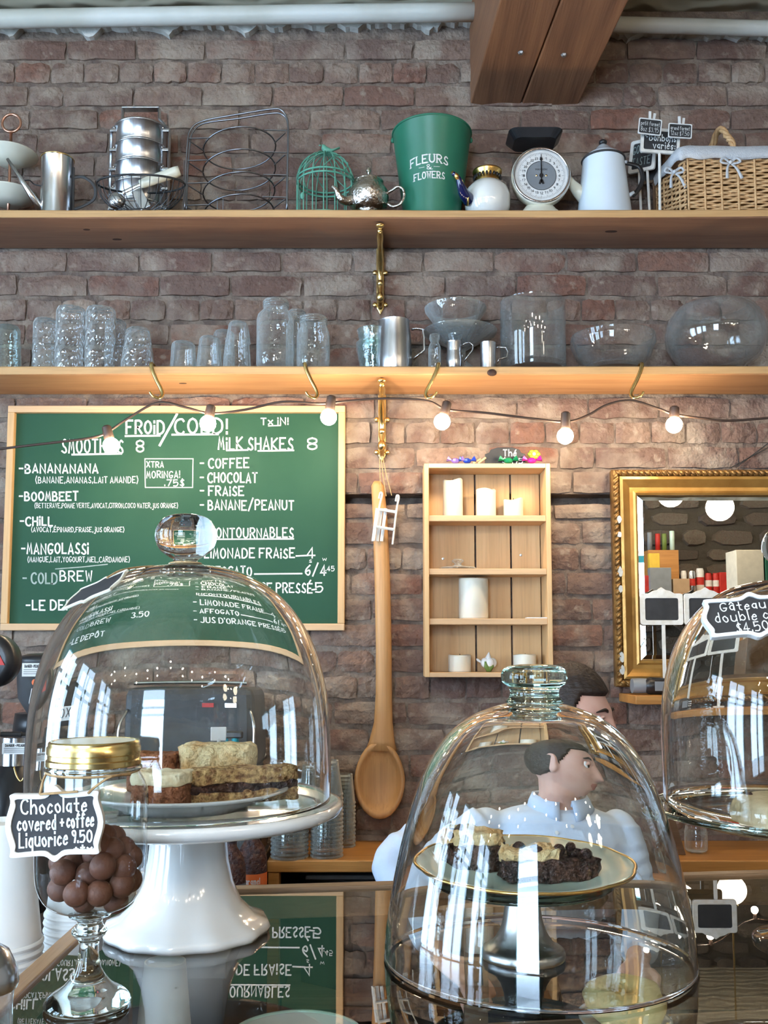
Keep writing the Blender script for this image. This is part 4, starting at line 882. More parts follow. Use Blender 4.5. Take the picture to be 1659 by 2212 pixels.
gl('glass_bowl', 'upper one of two stacked teal glass bowls', 'bowl', 806, 740, 0, 2.70, [(0, 760), (25, 759), (30, 742), (34, 722), (36, 714), (33, 712), (30, 730), (23, 753), (0, 755)], 'glassg')
# steel jugs
def jug(label, px, d, prof, hpts, cat='jug', rough='steelv', spout=0, hr=.0034):
    p = Vector((at(px, 760, d).x, d, ZM)); v = U(d); th = thing('steel_jug', label, cat, p)
    pr = [(r * v, max(0, at(px, y_, d).z - ZM)) for r, y_ in prof]; top = pr[-1]
    pr = [(0, 0)] + pr + [(top[0] * .96, top[1]), (pr[len(pr) // 2][0] * .93, pr[len(pr) // 2][1]), (pr[0][0] * .9, .006), (0, .006)]
    w = (lambda a, r, z: 1 + spout * max(0, math.cos(a - math.pi)) ** 10 * (z / top[1]) ** 4) if spout else None
    MB().lathe(pr, 44, p, wave=w).build('body', rough, th, smooth=True); autosmooth(th.children[0], 45)
    MB().tube([at(a, bb, d) for a, bb in hpts], hr, 8, flat=1.8).build('handle', 'steel', th, smooth=True); return th
jug('large stainless steel milk pitcher beneath the upper brass bracket', 853, 2.665, [(36, 806), (37, 800), (38, 775), (36, 735), (32, 698), (33, 694)], [(888, 712), (899, 710), (914, 712), (916, 730), (916, 757), (906, 765), (893, 776)], spout=.16)
jug('small bellied steel creamer in front of the glass lid knob', 981, 2.65, [(14, 803), (17, 795), (18, 780), (17, 768), (15, 752), (16, 742), (17, 739)], [(997, 748), (1004, 742), (1014, 740), (1022, 746), (1020, 757), (1010, 770), (1003, 780)], hr=.0022)
jug('small straight steel cup beside the cylinder vase', 1054, 2.65, [(17, 803), (17, 800), (17, 742), (17.5, 741)], [(1072, 752), (1076, 750), (1092, 751), (1097, 760), (1094, 772), (1078, 776), (1074, 784)], hr=.0022)
gl('glass_bottle', 'little round-necked glass bottle between the steel pitcher and creamer', 'bottle', 939, 755, 0, 2.65, [(0, 803), (13, 803), (14, 795), (14, 752), (11, 744), (9, 740), (12, 732), (11, 724), (7, 722)], 'glassc')
gl('glass_candlestick', 'squat clear glass candlestick standing behind the creamer', 'candlestick', 984, 740, 0, 2.688, [(0, 803), (20, 803), (18, 780), (8, 760), (9, 740), (16, 727), (17, 723), (14, 721), (0, 724)], 'glassc')
gl('glass_cake_stand', 'wide clear glass cake stand at the back of the shelf', 'cake stand', 994, 740, 0, 2.738, [(0, 803), (38, 803), (30, 795), (12, 780), (12, 758), (30, 748), (80, 722), (82, 716), (78, 716), (30, 741), (0, 745)], 'glassc')
gl('glass_bowl', 'shallow clear glass bowl set on top of the glass cake stand', 'bowl', 984, 690, 0, 2.735, [(0, 742), (25, 742), (30, 735), (48, 700), (68, 672), (69, 666), (64, 667), (45, 700), (22, 734), (0, 736)], 'glassc', sy=1)
gl('cylinder_vase', 'large straight clear glass cylinder vase', 'vase', 1151, 720, 0, 2.715, [(0, 800), (70, 802), (72, 796), (72, 660), (73, 655), (71, 655), (70, 790), (0, 794)], 'glass', n=48)
gl('glass_bowl', 'wide clear serving bowl with wavy rim between vase and fishbowl', 'bowl', 1324, 750, 0, 2.712, [(0, 800), (62, 803), (66, 796), (60, 792), (80, 775), (93, 745), (92, 728), (89, 728), (76, 772), (56, 788), (0, 790)], 'glass', n=48)
gl('glass_fishbowl', 'big round clear fishbowl vase at the right end of the shelf', 'vase', 1547, 730, 0, 2.712, [(0, 798), (52, 803), (58, 797), (60, 793), (90, 775), (108, 745), (110, 720), (102, 690), (84, 668), (70, 662), (66, 662), (84, 674), (100, 700), (106, 722), (100, 752), (80, 778), (0, 790)], 'glass', n=56)
# ================================================================== STRING LIGHTS AND HOOKS
DC = YF - .028
def hook(px, pts, label):
    P = catmull([at(a, bb, dd) for a, bb, dd in pts], 6); th = MB().tube(P, .0032, 6, flat=1.7).build('brass_hook', 'brass', smooth=True); tag(th, label, 'hook', 'brass S-hooks along the shelf edge')
zt_ = ZM + .004
def hk(px, label, flip=1, twist=0):
    x = at(px, 800, YF).x; y0 = YF; s = flip
    P = catmull([(x - s * .020 + .004, y0 + .045, ZM + .0036), (x - s * .018, y0 + .02, ZM + .010), (x - s * .017, y0 - .008, ZM + .006), (x - s * .012, y0 - .016, ZM - .014), (x + s * .002, y0 - .020, ZM - .045), (x + s * .016, y0 - .022, ZM - .072), (x + s * .019, y0 - .026, ZM - .088), (x + s * .012, y0 - .036, ZM - .098), (x - s * .002, y0 - .042, ZM - .094), (x - s * .010, y0 - .042, ZM - .083)], 6)
    tag(MB().tube(P, .0033, 6, flat=1.7).build('brass_hook', 'brass', smooth=True), label, 'hook', 'brass S-hooks along the shelf edge')
hk(341, 'brass S-hook leftmost on the lower shelf edge'); hk(672, 'brass S-hook below the smaller mason jar'); hk(934, 'brass S-hook below the little glass bottle', -1); hk(1372, 'brass S-hook rightmost, below the wide serving bowl', -1)
hs = [(a, 868) for a in (345, 683, 922, 1362)]
cab = [(-150, 990), (0, 970), (110, 957), (190, 947), (228, 936), (275, 905), (340, 870), (400, 880), (455, 893), (530, 885), (610, 868), (683, 872), (716, 870), (760, 866), (830, 861), (922, 866), (966, 885), (1050, 892), (1130, 902), (1222, 911), (1270, 897), (1310, 875), (1362, 865), (1420, 882), (1457, 895), (1520, 904), (1570, 909), (1659, 903), (1800, 890)]
DL = YF - .044
th = thing('string_light', 'brown cable string of lit round bulbs hooked along the shelf', 'string light', at(830, 861, DL))
MB().tube(catmull([at(a, bb, DL) for a, bb in cab], 5), .0034, 7).build('cable', 'cable', th, smooth=True)
for px, py, bx_, by_ in ((230, 935, 240, 963), (456, 890, 449, 915), (716, 870, 710, 901), (966, 882, 955, 911), (1222, 905, 1221, 942), (1457, 893, 1456, 918)):
    a, c = at(px, py - 12, DL - .004), at(bx_, by_, DL - .006); dr_ = (c - a).normalized(); r = 18 * U(DL)
    so = MB().tube([a - dr_ * .004, a, c - dr_ * (r * 1.0), c - dr_ * (r * .8)], [.008, .0125, .0135, .0115], 14).build('socket', 'cable', th, smooth=True); autosmooth(so, 40)
    mb = MB().ball(c, r, 16, 10); mb.build('bulb', 'bulb', so, smooth=True)
# ================================================================== CHALKBOARD MENU
DB = WALL - .028
bc = at(380, 1118, DB); v = U(DB); th = thing('chalkboard', 'large green chalkboard menu in a pine frame', 'chalkboard', bc)
x0, x1, z0, z1 = at(9, 1100, DB).x, at(745, 1100, DB).x, at(380, 1362, DB).z, at(380, 876, DB).z; fw = 15 * v
MB().box((bc.x, WALL - .008, (z0 + z1) / 2), (x1 - x0 - .01, .006, z1 - z0 - .01)).build('slate', 'board', th); slate = th.children[0]
for (a, c, e, f_) in ((x0, x1, z1 - fw, z1), (x0, x1, z0, z0 + fw)): MB().box(((a + c) / 2, (DB + WALL) / 2 - .002, (e + f_) / 2), (c - a, WALL - DB - .004, f_ - e)).build('frame_rail', 'pineh', th, bev=.002)
for (a, c) in ((x0, x0 + fw), (x1 - fw, x1)): MB().box(((a + c) / 2, (DB + WALL) / 2 - .002, (z0 + z1) / 2), (c - a, WALL - DB - .004, z1 - z0 - 2 * fw)).build('frame_stile', 'pine', th, bev=.002)
YT = WALL - .0118
PX = lambda a, bb: at(a, bb, YT)
def line(items, mat='chalk', wd=3.2):
    for it in items:
        mb = MB(); s_, xa, xb, yb_, yt_ = it[:5]; ww = (it[5] if len(it) > 5 else wd) * .86
        f = lambda a, bb: PX(a, -bb)
        write(mb, s_, xa, xb, -yb_, -yt_, ww, f, .35, slope=.0); mb.build('chalk_lettering', mat, slate)
line([('FROiD', 273, 354, 936, 909, 5), ('COLD!', 378, 490, 936, 905, 5), ('Tx iN!', 564, 622, 917, 903, 3), ('SMOOTHiES', 134, 265, 978, 950, 4), ('8', 295, 310, 975, 951, 4), ('MiLK SHAKES', 472, 632, 971, 946, 4), ('8', 665, 684, 971, 946, 4),
 ('-BANANANANA', 42, 211, 1021, 1003, 4), ('(BANANE,ANANAS,LAiT AMANDE)', 77, 298, 1043, 1030, 2), ('XTRA', 317, 353, 1009, 997, 2.4), ('MORiNGA!', 317, 388, 1032, 1018, 2.4), ('.75$', 356, 397, 1049, 1036, 2.6),
 ('- COFFEE', 433, 537, 1010, 990, 3.6), ('- CHOCOLAT', 433, 555, 1042, 1022, 3.6), ('- FRAiSE', 433, 526, 1070, 1051, 3.6), ('- BANANE/PEANUT', 433, 634, 1101, 1081, 3.6),
 ('-BOOMBEET', 42, 168, 1081, 1063, 4), ('(BETTERAVE,POMME VERTE,AVOCAT,CiTRON,COCO WATER,jUS ORANGE)', 75, 384, 1097, 1087, 1.3), ('-CHiLL', 44, 113, 1135, 1117, 4), ('(AVOCAT,ÉPiNARD,FRAiSE,jUS ORANGE)', 68, 268, 1149, 1139, 1.6),
 ('INCONTOURNABLES', 434, 633, 1161, 1141, 3.4), ('-MANGOLASSi', 47, 190, 1196, 1174, 4), ('(MANGUE,LAiT,YOGOURT,MiEL,CARDAMOME)', 60, 280, 1214, 1203, 1.6), ('- LiMONADE FRAiSE', 424, 636, 1205, 1185, 3.6), ('4', 663, 680, 1206, 1184, 3.6),
 ('BREW', 130, 198, 1255, 1234, 3.6), ('- AFFOGATO', 424, 543, 1244, 1224, 3.6), ('6/4', 660, 704, 1242, 1221, 3.6), ('.45', 704, 722, 1233, 1223, 2), ('S', 668, 673, 1215, 1209, 1.4), ('W', 697, 705, 1211, 1206, 1.4),
 ('-LE DEPÔT', 57, 190, 1317, 1297, 4), ("- JUS D'ORANGE PRESSÉ", 424, 674, 1280, 1260, 3.6), ('5', 682, 697, 1279, 1260, 3.6), ('3.50', 262, 308, 1252, 1230, 3.6)])
line([('- COLD', 50, 123, 1260, 1238, 4)], 'chalkdim')
mb = MB(); f = lambda a, bb: PX(a, -bb)
for a, bb, c, e, ww in ((271, 942, 345, 941, 4), (382, 895, 345, 962, 5), (372, 939, 471, 938, 4), (580, 920, 606, 919, 2.4), (156, 982, 262, 980, 4), (490, 973, 535, 972, 3.4), (558, 974, 634, 973, 3.4), (313, 991, 417, 991, 2), (417, 991, 416, 1053, 2), (416, 1053, 314, 1053, 2), (314, 1053, 313, 991, 2), (440, 1165, 634, 1164, 3), (640, 1201, 664, 1200, 3.2), (550, 1240, 652, 1239, 3.2), (674, 1274, 683, 1273, 3.2)): mb = MB(); ribbon(mb, [(a, -bb), (c, -e)], ww, f); mb.build('chalk_rule', 'chalk', slate)
mb = MB(); ribbon(mb, [(120, -1229), (175, -1225), (232, -1219)], 2.2, f); mb.build('chalk_rule', 'chalkdim', slate)
# ================================================================== WOODEN SPOON, SLED
d = WALL - .03; v = U(d); c = at(820, 1680, d)
th = thing('wooden_spoon', 'giant wooden spoon hanging handle up on the bricks', 'spoon', at(822, 1764, d))
rows = [(1600, 20, 822), (1612, 34, 822), (1632, 46, 822), (1660, 53, 822), (1690, 54.5, 822), (1720, 52, 823), (1745, 40, 823), (1759, 22, 823), (1765, 0, 823)]
n = 28; vs = []; fs = []; k0 = []
zc = at(822, 1684, d).z; a_, b_ = 54 * v, 82 * v
mb = MB(); rings = []
for ring, (s_, dy) in enumerate(((1.0, 0.0), (.99, -.010), (.93, -.014), (.84, -.012), (.80, -.004), (.6, .004), (.3, .008))):
    pts = []
    for k in range(n):
        a = 2 * math.pi * k / n; sx_ = a_ * math.cos(a) * s_; sz_ = b_ * math.sin(a) * s_
        sx_ *= 1 - .10 * max(0, math.sin(a)); pts.append((c.x + sx_, d + dy, zc + sz_))
    rings.append(len(vs)); vs += pts
vs.append((c.x, d + .009, zc)); tip = len(vs) - 1; bk = len(vs); vs += [(c.x + a_ * .72 * math.cos(2 * math.pi * k / n), d + .016, zc + b_ * .72 * math.sin(2 * math.pi * k / n)) for k in range(n)]; vs.append((c.x, d + .022, zc))
for r_ in range(6): fs += [(rings[r_] + k, rings[r_] + (k + 1) % n, rings[r_ + 1] + (k + 1) % n, rings[r_ + 1] + k) for k in range(n)]
fs += [(rings[6] + k, rings[6] + (k + 1) % n, tip) for k in range(n)] + [(bk + (k + 1) % n, bk + k, rings[0] + k, rings[0] + (k + 1) % n) for k in range(n)] + [(bk + k, bk + (k + 1) % n, len(vs) - 1) for k in range(n)]
mb.add(vs, fs); mb.build('bowl', 'spoon', th, smooth=True)
H = [(1040, 8, 815), (1050, 14, 816), (1120, 16, 821), (1250, 17, 826), (1400, 17, 829), (1500, 17.5, 829), (1560, 20, 828), (1600, 27, 825), (1622, 34, 823)]
mb = MB(); mb.loft([((at(px, py, d).x, d, at(px, py, d).z), (w_ * v, 0, 0), (0, min(.015, w_ * v * .8), 0)) for py, w_, px in H][::-1], 16); mb.build('handle', 'spoon', th, smooth=True)
# jute loop and little sled hung from the bracket
d2 = WALL - .068; zb_ = at(822, 1062, d2)
th = thing('sled_ornament', 'small white wooden sled ornament hanging on a string', 'ornament', at(838, 1120, d2))
for a in ((820, 985, 824, 1080), (826, 985, 846, 1070), (823, 985, 834, 1072)):
    MB().tube([at(a[0], a[1], WALL - .036), at((a[0] + a[2]) / 2 - 1, (a[1] + a[3]) / 2, WALL - .055), at(a[2], a[3], d2)], .0012, 5).build('string', 'twine', th)
for (xa, ya, xb, yb_) in ((824, 1066, 808, 1168), (860, 1072, 848, 1176)):
    A, Bp = at(xa, ya, d2), at(xb, yb_, d2 + .01); P = catmull([A + Vector((-.006, .012, -.012)), A + Vector((-.003, .002, .001)), A + Vector((.002, -.003, -.004)), A.lerp(Bp, .3), Bp], 5); MB().tube(P, .0042, 6, flat=.7).build('runner', 'worn', th)
for t_ in (.3, .68): A, Bp = at(820 - 12 * t_, 1070 + 100 * t_, d2 + .004), at(858 - 10 * t_, 1076 + 100 * t_, d2 + .004); MB().tube([A, Bp], .0044, 6).build('crossbar', 'worn', th)
for s_ in range(3): A, Bp = at(815 + s_ * 9, 1098, d2 + .010), at(806 + s_ * 9, 1169, d2 + .016); MB().tube([A, Bp], .0046, 4, flat=.4).build('slat', 'white', th)
# ================================================================== CANDLE CABINET
DF = WALL / 1.043; v = U(DF)
x0, x1, z0, z1 = at(917, 1230, DF).x, at(1192, 1230, DF).x, at(1055, 1463, DF).z, at(1055, 1001, DF).z; tk = .013
th = thing('wall_cabinet', 'open pine wall cabinet with three inner shelves', 'cabinet', ((x0 + x1) / 2, WALL, z0)); yb = WALL - .004
for s_, xx in ((0, x0), (1, x1 - tk)): MB().box((xx + tk / 2, (DF + yb) / 2, (z0 + z1) / 2), (tk, yb - DF, z1 - z0)).build('side', 'pine', th, bev=.0015)
for zz in (z0, z1 - tk): MB().box(((x0 + x1) / 2, (DF + yb) / 2, zz + tk / 2), (x1 - x0 - 2 * tk, yb - DF, tk)).build('rail', 'pineh', th, bev=.0015)
CS = [at(1055, py, DF + .004).z for py in (1113, 1228, 1336)]
for i, zz in enumerate(CS): MB().box(((x0 + x1) / 2, (DF + .006 + yb) / 2, zz - .0085), (x1 - x0 - 2 * tk, yb - DF - .006, .017)).build('shelf', 'pineh', th, bev=.0015)
cuts = [x0 + tk, at(1027, 1230, WALL - .01).x, at(1104, 1230, WALL - .01).x, x1 - tk]
for i in range(3): MB().box(((cuts[i] + cuts[i + 1]) / 2, yb - .005, (z0 + z1) / 2), (cuts[i + 1] - cuts[i] - .005, .008, z1 - z0 - 2 * tk)).build('back_plank', 'pine', th, bev=.001)
for px, py in ((957, 1207), (1125, 1199)):
    MB().lathe([(0, 0), (.004, 0), (.0035, .0015), (0, .002)], 10, X=Matrix.Translation(at(px, py, yb - .009)) @ Matrix.Rotation(math.pi / 2, 4, 'X')).build('screw', 'pewter', th)
ZF = [z0 + tk] + CS[::-1]          # floors: bottom, 3rd, 2nd, 1st
def candle(px, w_, ytop, zf, label, wob=.006, dd=.055, wick=True, rim=True):
    d = WALL - dd; v = U(d); p = Vector((at(px, 1200, d).x, d, zf)); h = at(px, ytop, d).z - zf; r = w_ / 2 * v; th = thing('candle', label, 'candle', p, 'white candles in the pine cabinet'); q = random.Random(px)
    ph = q.uniform(0, 6); lift = lambda a, rr, zz: 1 + .015 * math.sin(3 * a + ph)
    mb = MB(); prof = [(0, 0), (r * .97, 0), (r, .004), (r, h * .9), (r * 1.0, h - .002), (r * .93, h), (r * .84, h - .003), (r * .6, h - .007), (0, h - .008)]
    mb.lathe(prof, 28, p, wave=lift)
    for vv in mb.v:
        if vv.z > p.z + h * .85: a = math.atan2(vv.y - p.y, vv.x - p.x); vv.z += wob * (math.sin(2 * a + ph) * .5 + math.sin(3 * a - ph) * .3) - wob * .4
    mb.build('wax', 'wax', th, smooth=True)
    if wick: MB().tube([p + Vector((0, 0, h - .012)), p + Vector((.001, 0, h + .002))], .0011, 5).build('wick', 'wick', th)
candle(979, 43, 1036, ZF[3], 'tallest slim white candle on the top cabinet shelf'); candle(1051, 43, 1056, ZF[3], 'medium white candle in the middle of the top cabinet shelf'); candle(1110, 43, 1078, ZF[3], 'shortest white candle on the top cabinet shelf')
candle(1022, 64, 1249, ZF[1], 'fat white pillar candle alone on the third cabinet shelf', .002); candle(991, 49, 1414, ZF[0], 'squat white candle left of the white flower', .002); candle(1131, 49, 1413, ZF[0], 'squat white candle right of the white flower', .002)
d = WALL - .055; p = Vector((at(989, 1220, d).x, d, ZF[2])); v = U(d)
tag(MB().lathe([(41 * v, .001), (42 * v, .004), (36 * v, .008), (12 * v, .011), (7 * v, .015), (7 * v, .019), (12 * v, .023), (13 * v, .027), (9 * v, .031), (0, .032)], 36, p).build('jar_cover', 'glassc', smooth=True, origin=p), 'small clear glass lid with round knob lying in the cabinet', 'lid')
p = Vector((at(1055, 1440, d).x, d, ZF[0])); th = thing('flower_ornament', 'white rosebud ornament with green leaves in the bottom of the cabinet', 'ornament', p)
for k in range(5):
    a = 2 * math.pi * k / 5; MB().ball(p + Vector((.012 * math.cos(a), .009 * math.sin(a), .026)), (.012, .008, .014), 10, 8).build('petal', 'petal', th, smooth=True)
MB().loft([(p + Vector((0, 0, .02)), (.012, 0, 0), (0, .012, 0)), (p + Vector((0, 0, .038)), (.010, 0, 0), (0, .010, 0)), (p + Vector((.001, 0, .050)), (.004, 0, 0), (0, .004, 0)), (p + Vector((.002, 0, .056)), (.001, 0, 0), (0, .001, 0))], 10).build('bud', 'petal', th, smooth=True)
for s_ in (-1, 1): MB().loft([(p + Vector((0, -.008, .001)), (.006, 0, 0), (0, .004, 0)), (p + Vector((s_ * .006, -.012, .014)), (.008, 0, 0), (0, .002, 0)), (p + Vector((s_ * .010, -.013, .030)), (.002, 0, 0), (0, .001, 0))], 8).build('leaf', 'leaf', th, smooth=True)
MB().loft([(p + Vector((-.012, 0, .022)), (.004, 0, 0), (0, .003, 0)), (p + Vector((-.030, 0, .034)), (.002, 0, .003), (0, .001, 0)), (p + Vector((-.034, 0, .037)), (.0005, 0, .001), (0, .0005, 0))], 8).build('petal', 'petal', th)
tag(MB().box((at(1158, 1329, d).x, DF + .03, ZF[1] + .002), (50 * v, .04, .003)).build('paper_slip', 'white', bev=.0005), 'thin white paper slip lying on the third cabinet shelf', 'paper')
# on top of the cabinet
d = DF + .022; v = U(d); zt = z1
def lobes(w_, h): return [(-w_ / 2, 0), (w_ / 2, 0), (w_ / 2, h * .6), (w_ * .40, h * .68), (w_ * .36, h * .86), (w_ * .18, h), (-w_ * .18, h), (-w_ * .36, h * .86), (-w_ * .40, h * .68), (-w_ / 2, h * .6)]
c = Vector((at(1091, 990, d).x, d, zt)); th = thing('tea_sign', 'black scalloped Thé price sign on top of the pine cabinet', 'sign', c)
ol = lobes(88 * v, 38 * v); sl_ = MB().prism([(c.x + a, c.z + bb + .001) for a, bb in ol], d - .003, d + .003).build('slate', 'slate', th, bev=.001)
mb = MB(); f = planef((c.x, d - .0038, c.z), (1, 0, 0), (0, 0, 1)); write(mb, 'Thé', -4 * v, 24 * v, 19 * v, 33 * v, .0026, f, .2); write(mb, '$', -6 * v, 2 * v, 4 * v, 15 * v, .0022, f, .2); write(mb, '.95', 16 * v, 38 * v, 3 * v, 14 * v, .0026, f, .2); mb.build('chalk_lettering', 'chalk', sl_)
def candy(px, mat, label, s_=1, hh=0):
    p = Vector((at(px, 995, d - .012).x, d - .012, zt + hh)); th = thing('wrapped_candy', label, 'candy', p, 'wrapped candies on the pine cabinet')
    MB().ball(p + Vector((0, 0, .009 * s_)), (.012 * s_, .008 * s_, .008 * s_), 8, 6).build('body', mat, th)
    for k in (-1, 1): MB().lathe([(.001, 0), (.009 * s_, .014 * s_)], 7, X=Matrix.Translation(p + Vector((k * .010 * s_, 0, .010 * s_))) @ Matrix.Rotation(k * 1.2, 4, 'Y')).build('twist', mat, th)
candy(984, 'purple', 'lilac foil candy leftmost on the cabinet top'); candy(1009, 'bluef', 'blue foil candy beside the wooden pegs'); candy(1098, 'greenf', 'green foil candy in front of the black tea sign', 1.1); candy(1149, 'magf', 'magenta foil candy at the right end of the cabinet top', 1.1)
p = Vector((at(1153, 975, d + .02).x, d + .02, zt)); th = thing('candy_flower', 'lime green flower-shaped lollipop behind the magenta candy', 'candy', p)
MB().tube([p + Vector((0, 0, .002)), p + Vector((0, 0, .026))], .002, 6).build('stick', 'white', th)
for k in range(6): a = math.pi * k / 3; MB().ball(p + Vector((.011 * math.cos(a), -.002, .034 + .008 * math.sin(a))), (.008, .005, .006), 8, 6).build('petal', 'limef', th, smooth=True)
MB().ball(p + Vector((0, -.006, .034)), .005, 8, 6).build('centre', 'white', th)
for k, px in enumerate((1022, 1033)): A = Vector((at(px, 995, d - .01).x, d - .01, zt + .003)); tag(MB().tube([A, A + Vector((.022, .005, .013 + .004 * k))], .0032, 5, flat=.6).build('wooden_peg', 'pineh'), ('short wooden peg nearest the blue candy' if k == 0 else 'wooden peg leaning towards the black tea sign'), 'peg', 'wooden pegs on the pine cabinet')
# ================================================================== GILT MIRROR
DM = WALL - .045; v = U(DM)
x0, z1, z0 = at(1327, 1240, DM).x, at(1500, 1013, DM).z, at(1500, 1484, DM).z; x1 = x0 + 620 * v
th = thing('wall_mirror', 'gilt-framed wall mirror with twisted rope edge', 'mirror', ((x0 + x1) / 2, WALL, z0))
xm, zm = (x0 + x1) / 2, (z0 + z1) / 2; W2, H2 = (x1 - x0) / 2, (z1 - z0) / 2
def rectring(levels, name, mat):
    vs = []
    for ins, yy in levels: vs += [(xm - W2 + ins, yy, zm - H2 + ins), (xm + W2 - ins, yy, zm - H2 + ins), (xm + W2 - ins, yy, zm + H2 - ins), (xm - W2 + ins, yy, zm + H2 - ins)]
    MB().add(vs, [(r_ * 4 + k, r_ * 4 + (k + 1) % 4, (r_ + 1) * 4 + (k + 1) % 4, (r_ + 1) * 4 + k) for r_ in range(len(levels) - 1) for k in range(4)]).build(name, mat, th)
rectring([(.002, WALL - .004), (.0, DM + .012), (.004, DM + .004), (.018, DM + .004), (.020, DM + .008)], 'outer_moulding', 'giltd')
rectring([(.020, DM + .008), (.022, DM + .0005), (.030, DM - .001), (.040, DM + .006), (.052, DM + .013), (.062, DM + .013), (.068, DM + .009), (.074, DM + .012), (.076, DM + .022)], 'cove_frame', 'gilt')
leaf = MB()
def bead(p0, p1):
    L = (Vector(p1) - Vector(p0)).length; n = int(L / .0165); dr_ = (Vector(p1) - Vector(p0)).normalized(); out = Vector((-dr_.z, 0, dr_.x))
    for i in range(n):
        c = Vector(p0) + dr_ * ((i + .5) * L / n); a = c - dr_ * .009 + out * .007; e = c + dr_ * .009 - out * .007; leaf.tube([a, c + Vector((0, -.004, 0)), e], [.0025, .006, .0025], 6)
m_ = .011; yy = DM + .004
bead((xm - W2 + m_, yy, zm + H2 - m_), (xm + W2 - m_, yy, zm + H2 - m_)); bead((xm - W2 + m_, yy, zm - H2 + m_), (xm - W2 + m_, yy, zm + H2 - m_)); bead((xm + W2 - m_, yy, zm + H2 - m_), (xm + W2 - m_, yy, zm - H2 + m_)); bead((xm + W2 - m_, yy, zm - H2 + m_), (xm - W2 + m_, yy, zm - H2 + m_))
tag(leaf.build('rope_edge', 'giltd', th, smooth=True), kind='stuff')
for k, (zz, hh_) in enumerate(((1122, 18), (1155, 14), (1235, 24), (1272, 18), (1420, 26), (1448, 22))):   # plaster showing where the gilding broke off
    c = at(1335 + (zz - 1013) * .02, zz, DM); q = random.Random(k); MB().prism([(c.x + .007 * math.cos(a) * q.uniform(.7, 1.1), c.z + hh_ / 2 * v * math.sin(a) * q.uniform(.8, 1.1)) for a in [i_ * math.pi / 4 for i_ in range(8)]], DM - .0045, DM + .006).build('chip', 'plaster', th)
g0 = .076; vs = []
for ins, yy in ((g0, DM + .020), (g0 + .014, DM + .0165)): vs += [(xm - W2 + ins, yy, zm - H2 + ins), (xm + W2 - ins, yy, zm - H2 + ins), (xm + W2 - ins, yy, zm + H2 - ins), (xm - W2 + ins, yy, zm + H2 - ins)]
gm = MB().add(vs, [(k, (k + 1) % 4, (k + 1) % 4 + 4, k + 4) for k in range(4)] + [(4, 5, 6, 7)]).build('looking_glass', 'mirror', th)
MB().tube([at(1590, 1010, WALL - .012), at(1659, 958, WALL - .012), at(1700, 925, WALL - .012)], .0016, 5).build('hanging_wire', 'wire', th); MB().tube([at(1575, 1012, WALL - .012), at(1659, 967, WALL - .012), at(1705, 925, WALL - .012)], .0016, 5).build('hanging_wire', 'wire', th)
# ledge under the mirror
DS = WALL - .17; zt = at(1400, 1494, DS).z; xa = at(1373, 1500, DS).x; zt = at(1400, 1503, DS).z; th_ = .0235
mb = MB().add([(at(1336, 1490, WALL).x, WALL - .003, zt), (xa, DS, zt), (1.5, DS, zt), (1.5, WALL - .003, zt), (at(1336, 1490, WALL).x, WALL - .003, zt - th_), (xa, DS, zt - th_), (1.5, DS, zt - th_), (1.5, WALL - .003, zt - th_)], [(0, 1, 2, 3), (7, 6, 5, 4), (0, 4, 5, 1), (1, 5, 6, 2), (2, 6, 7, 3), (3, 7, 4, 0)])
tag(mb.build('mirror_ledge', 'bench', bev=.002), 'small orange wooden ledge below the gilt mirror', 'shelf'); ZL = zt
d = WALL - .10; v = U(d); A, Bp = at(1365, 1481, d), at(1446, 1483, d); th = thing('card_terminal', 'black and grey handheld card terminal lying below the mirror', 'card reader', Vector(((A.x + Bp.x) / 2, d, ZL)))
hh = .024; zc = ZL + hh
MB().loft([((A.x, d, zc), (0, .022, 0), (0, 0, hh * .85)), ((A.x + .02, d, zc), (0, .025, 0), (0, 0, hh * .9)), ((A.x + .045, d, zc), (0, .024, 0), (0, 0, hh * .86))], 18).build('grip', 'grey', th, smooth=True); autosmooth(th.children[0])
MB().loft([((A.x + .034, d, zc), (0, .027, 0), (0, 0, hh * .80)), ((A.x + .05, d, zc), (0, .029, 0), (0, 0, hh)), ((Bp.x - .02, d, zc), (0, .027, 0), (0, 0, hh * .96)), ((Bp.x, d, zc), (0, .018, 0), (0, 0, hh * .7))], 18).build('body', 'black', th, smooth=True); autosmooth(th.children[1])
MB().box((A.x + .071, d - .0285, zc), (.030, .002, .026)).build('screen', 'grey', th, bev=.0006)
for i in range(3):
    for j in range(2): MB().box((A.x + .092 + j * .008, d - .027, zc - .008 + i * .008), (.005, .003, .004)).build('key', 'white', th)
def crest(w_, h):
    o = rnd_rect(w_, h, h * .08, 2); top = [(w_ * .30, h * .5), (w_ * .2, h * .56), (w_ * .1, h * .6), (0, h * .68), (-w_ * .1, h * .6), (-w_ * .2, h * .56), (-w_ * .30, h * .5)]; return o, top
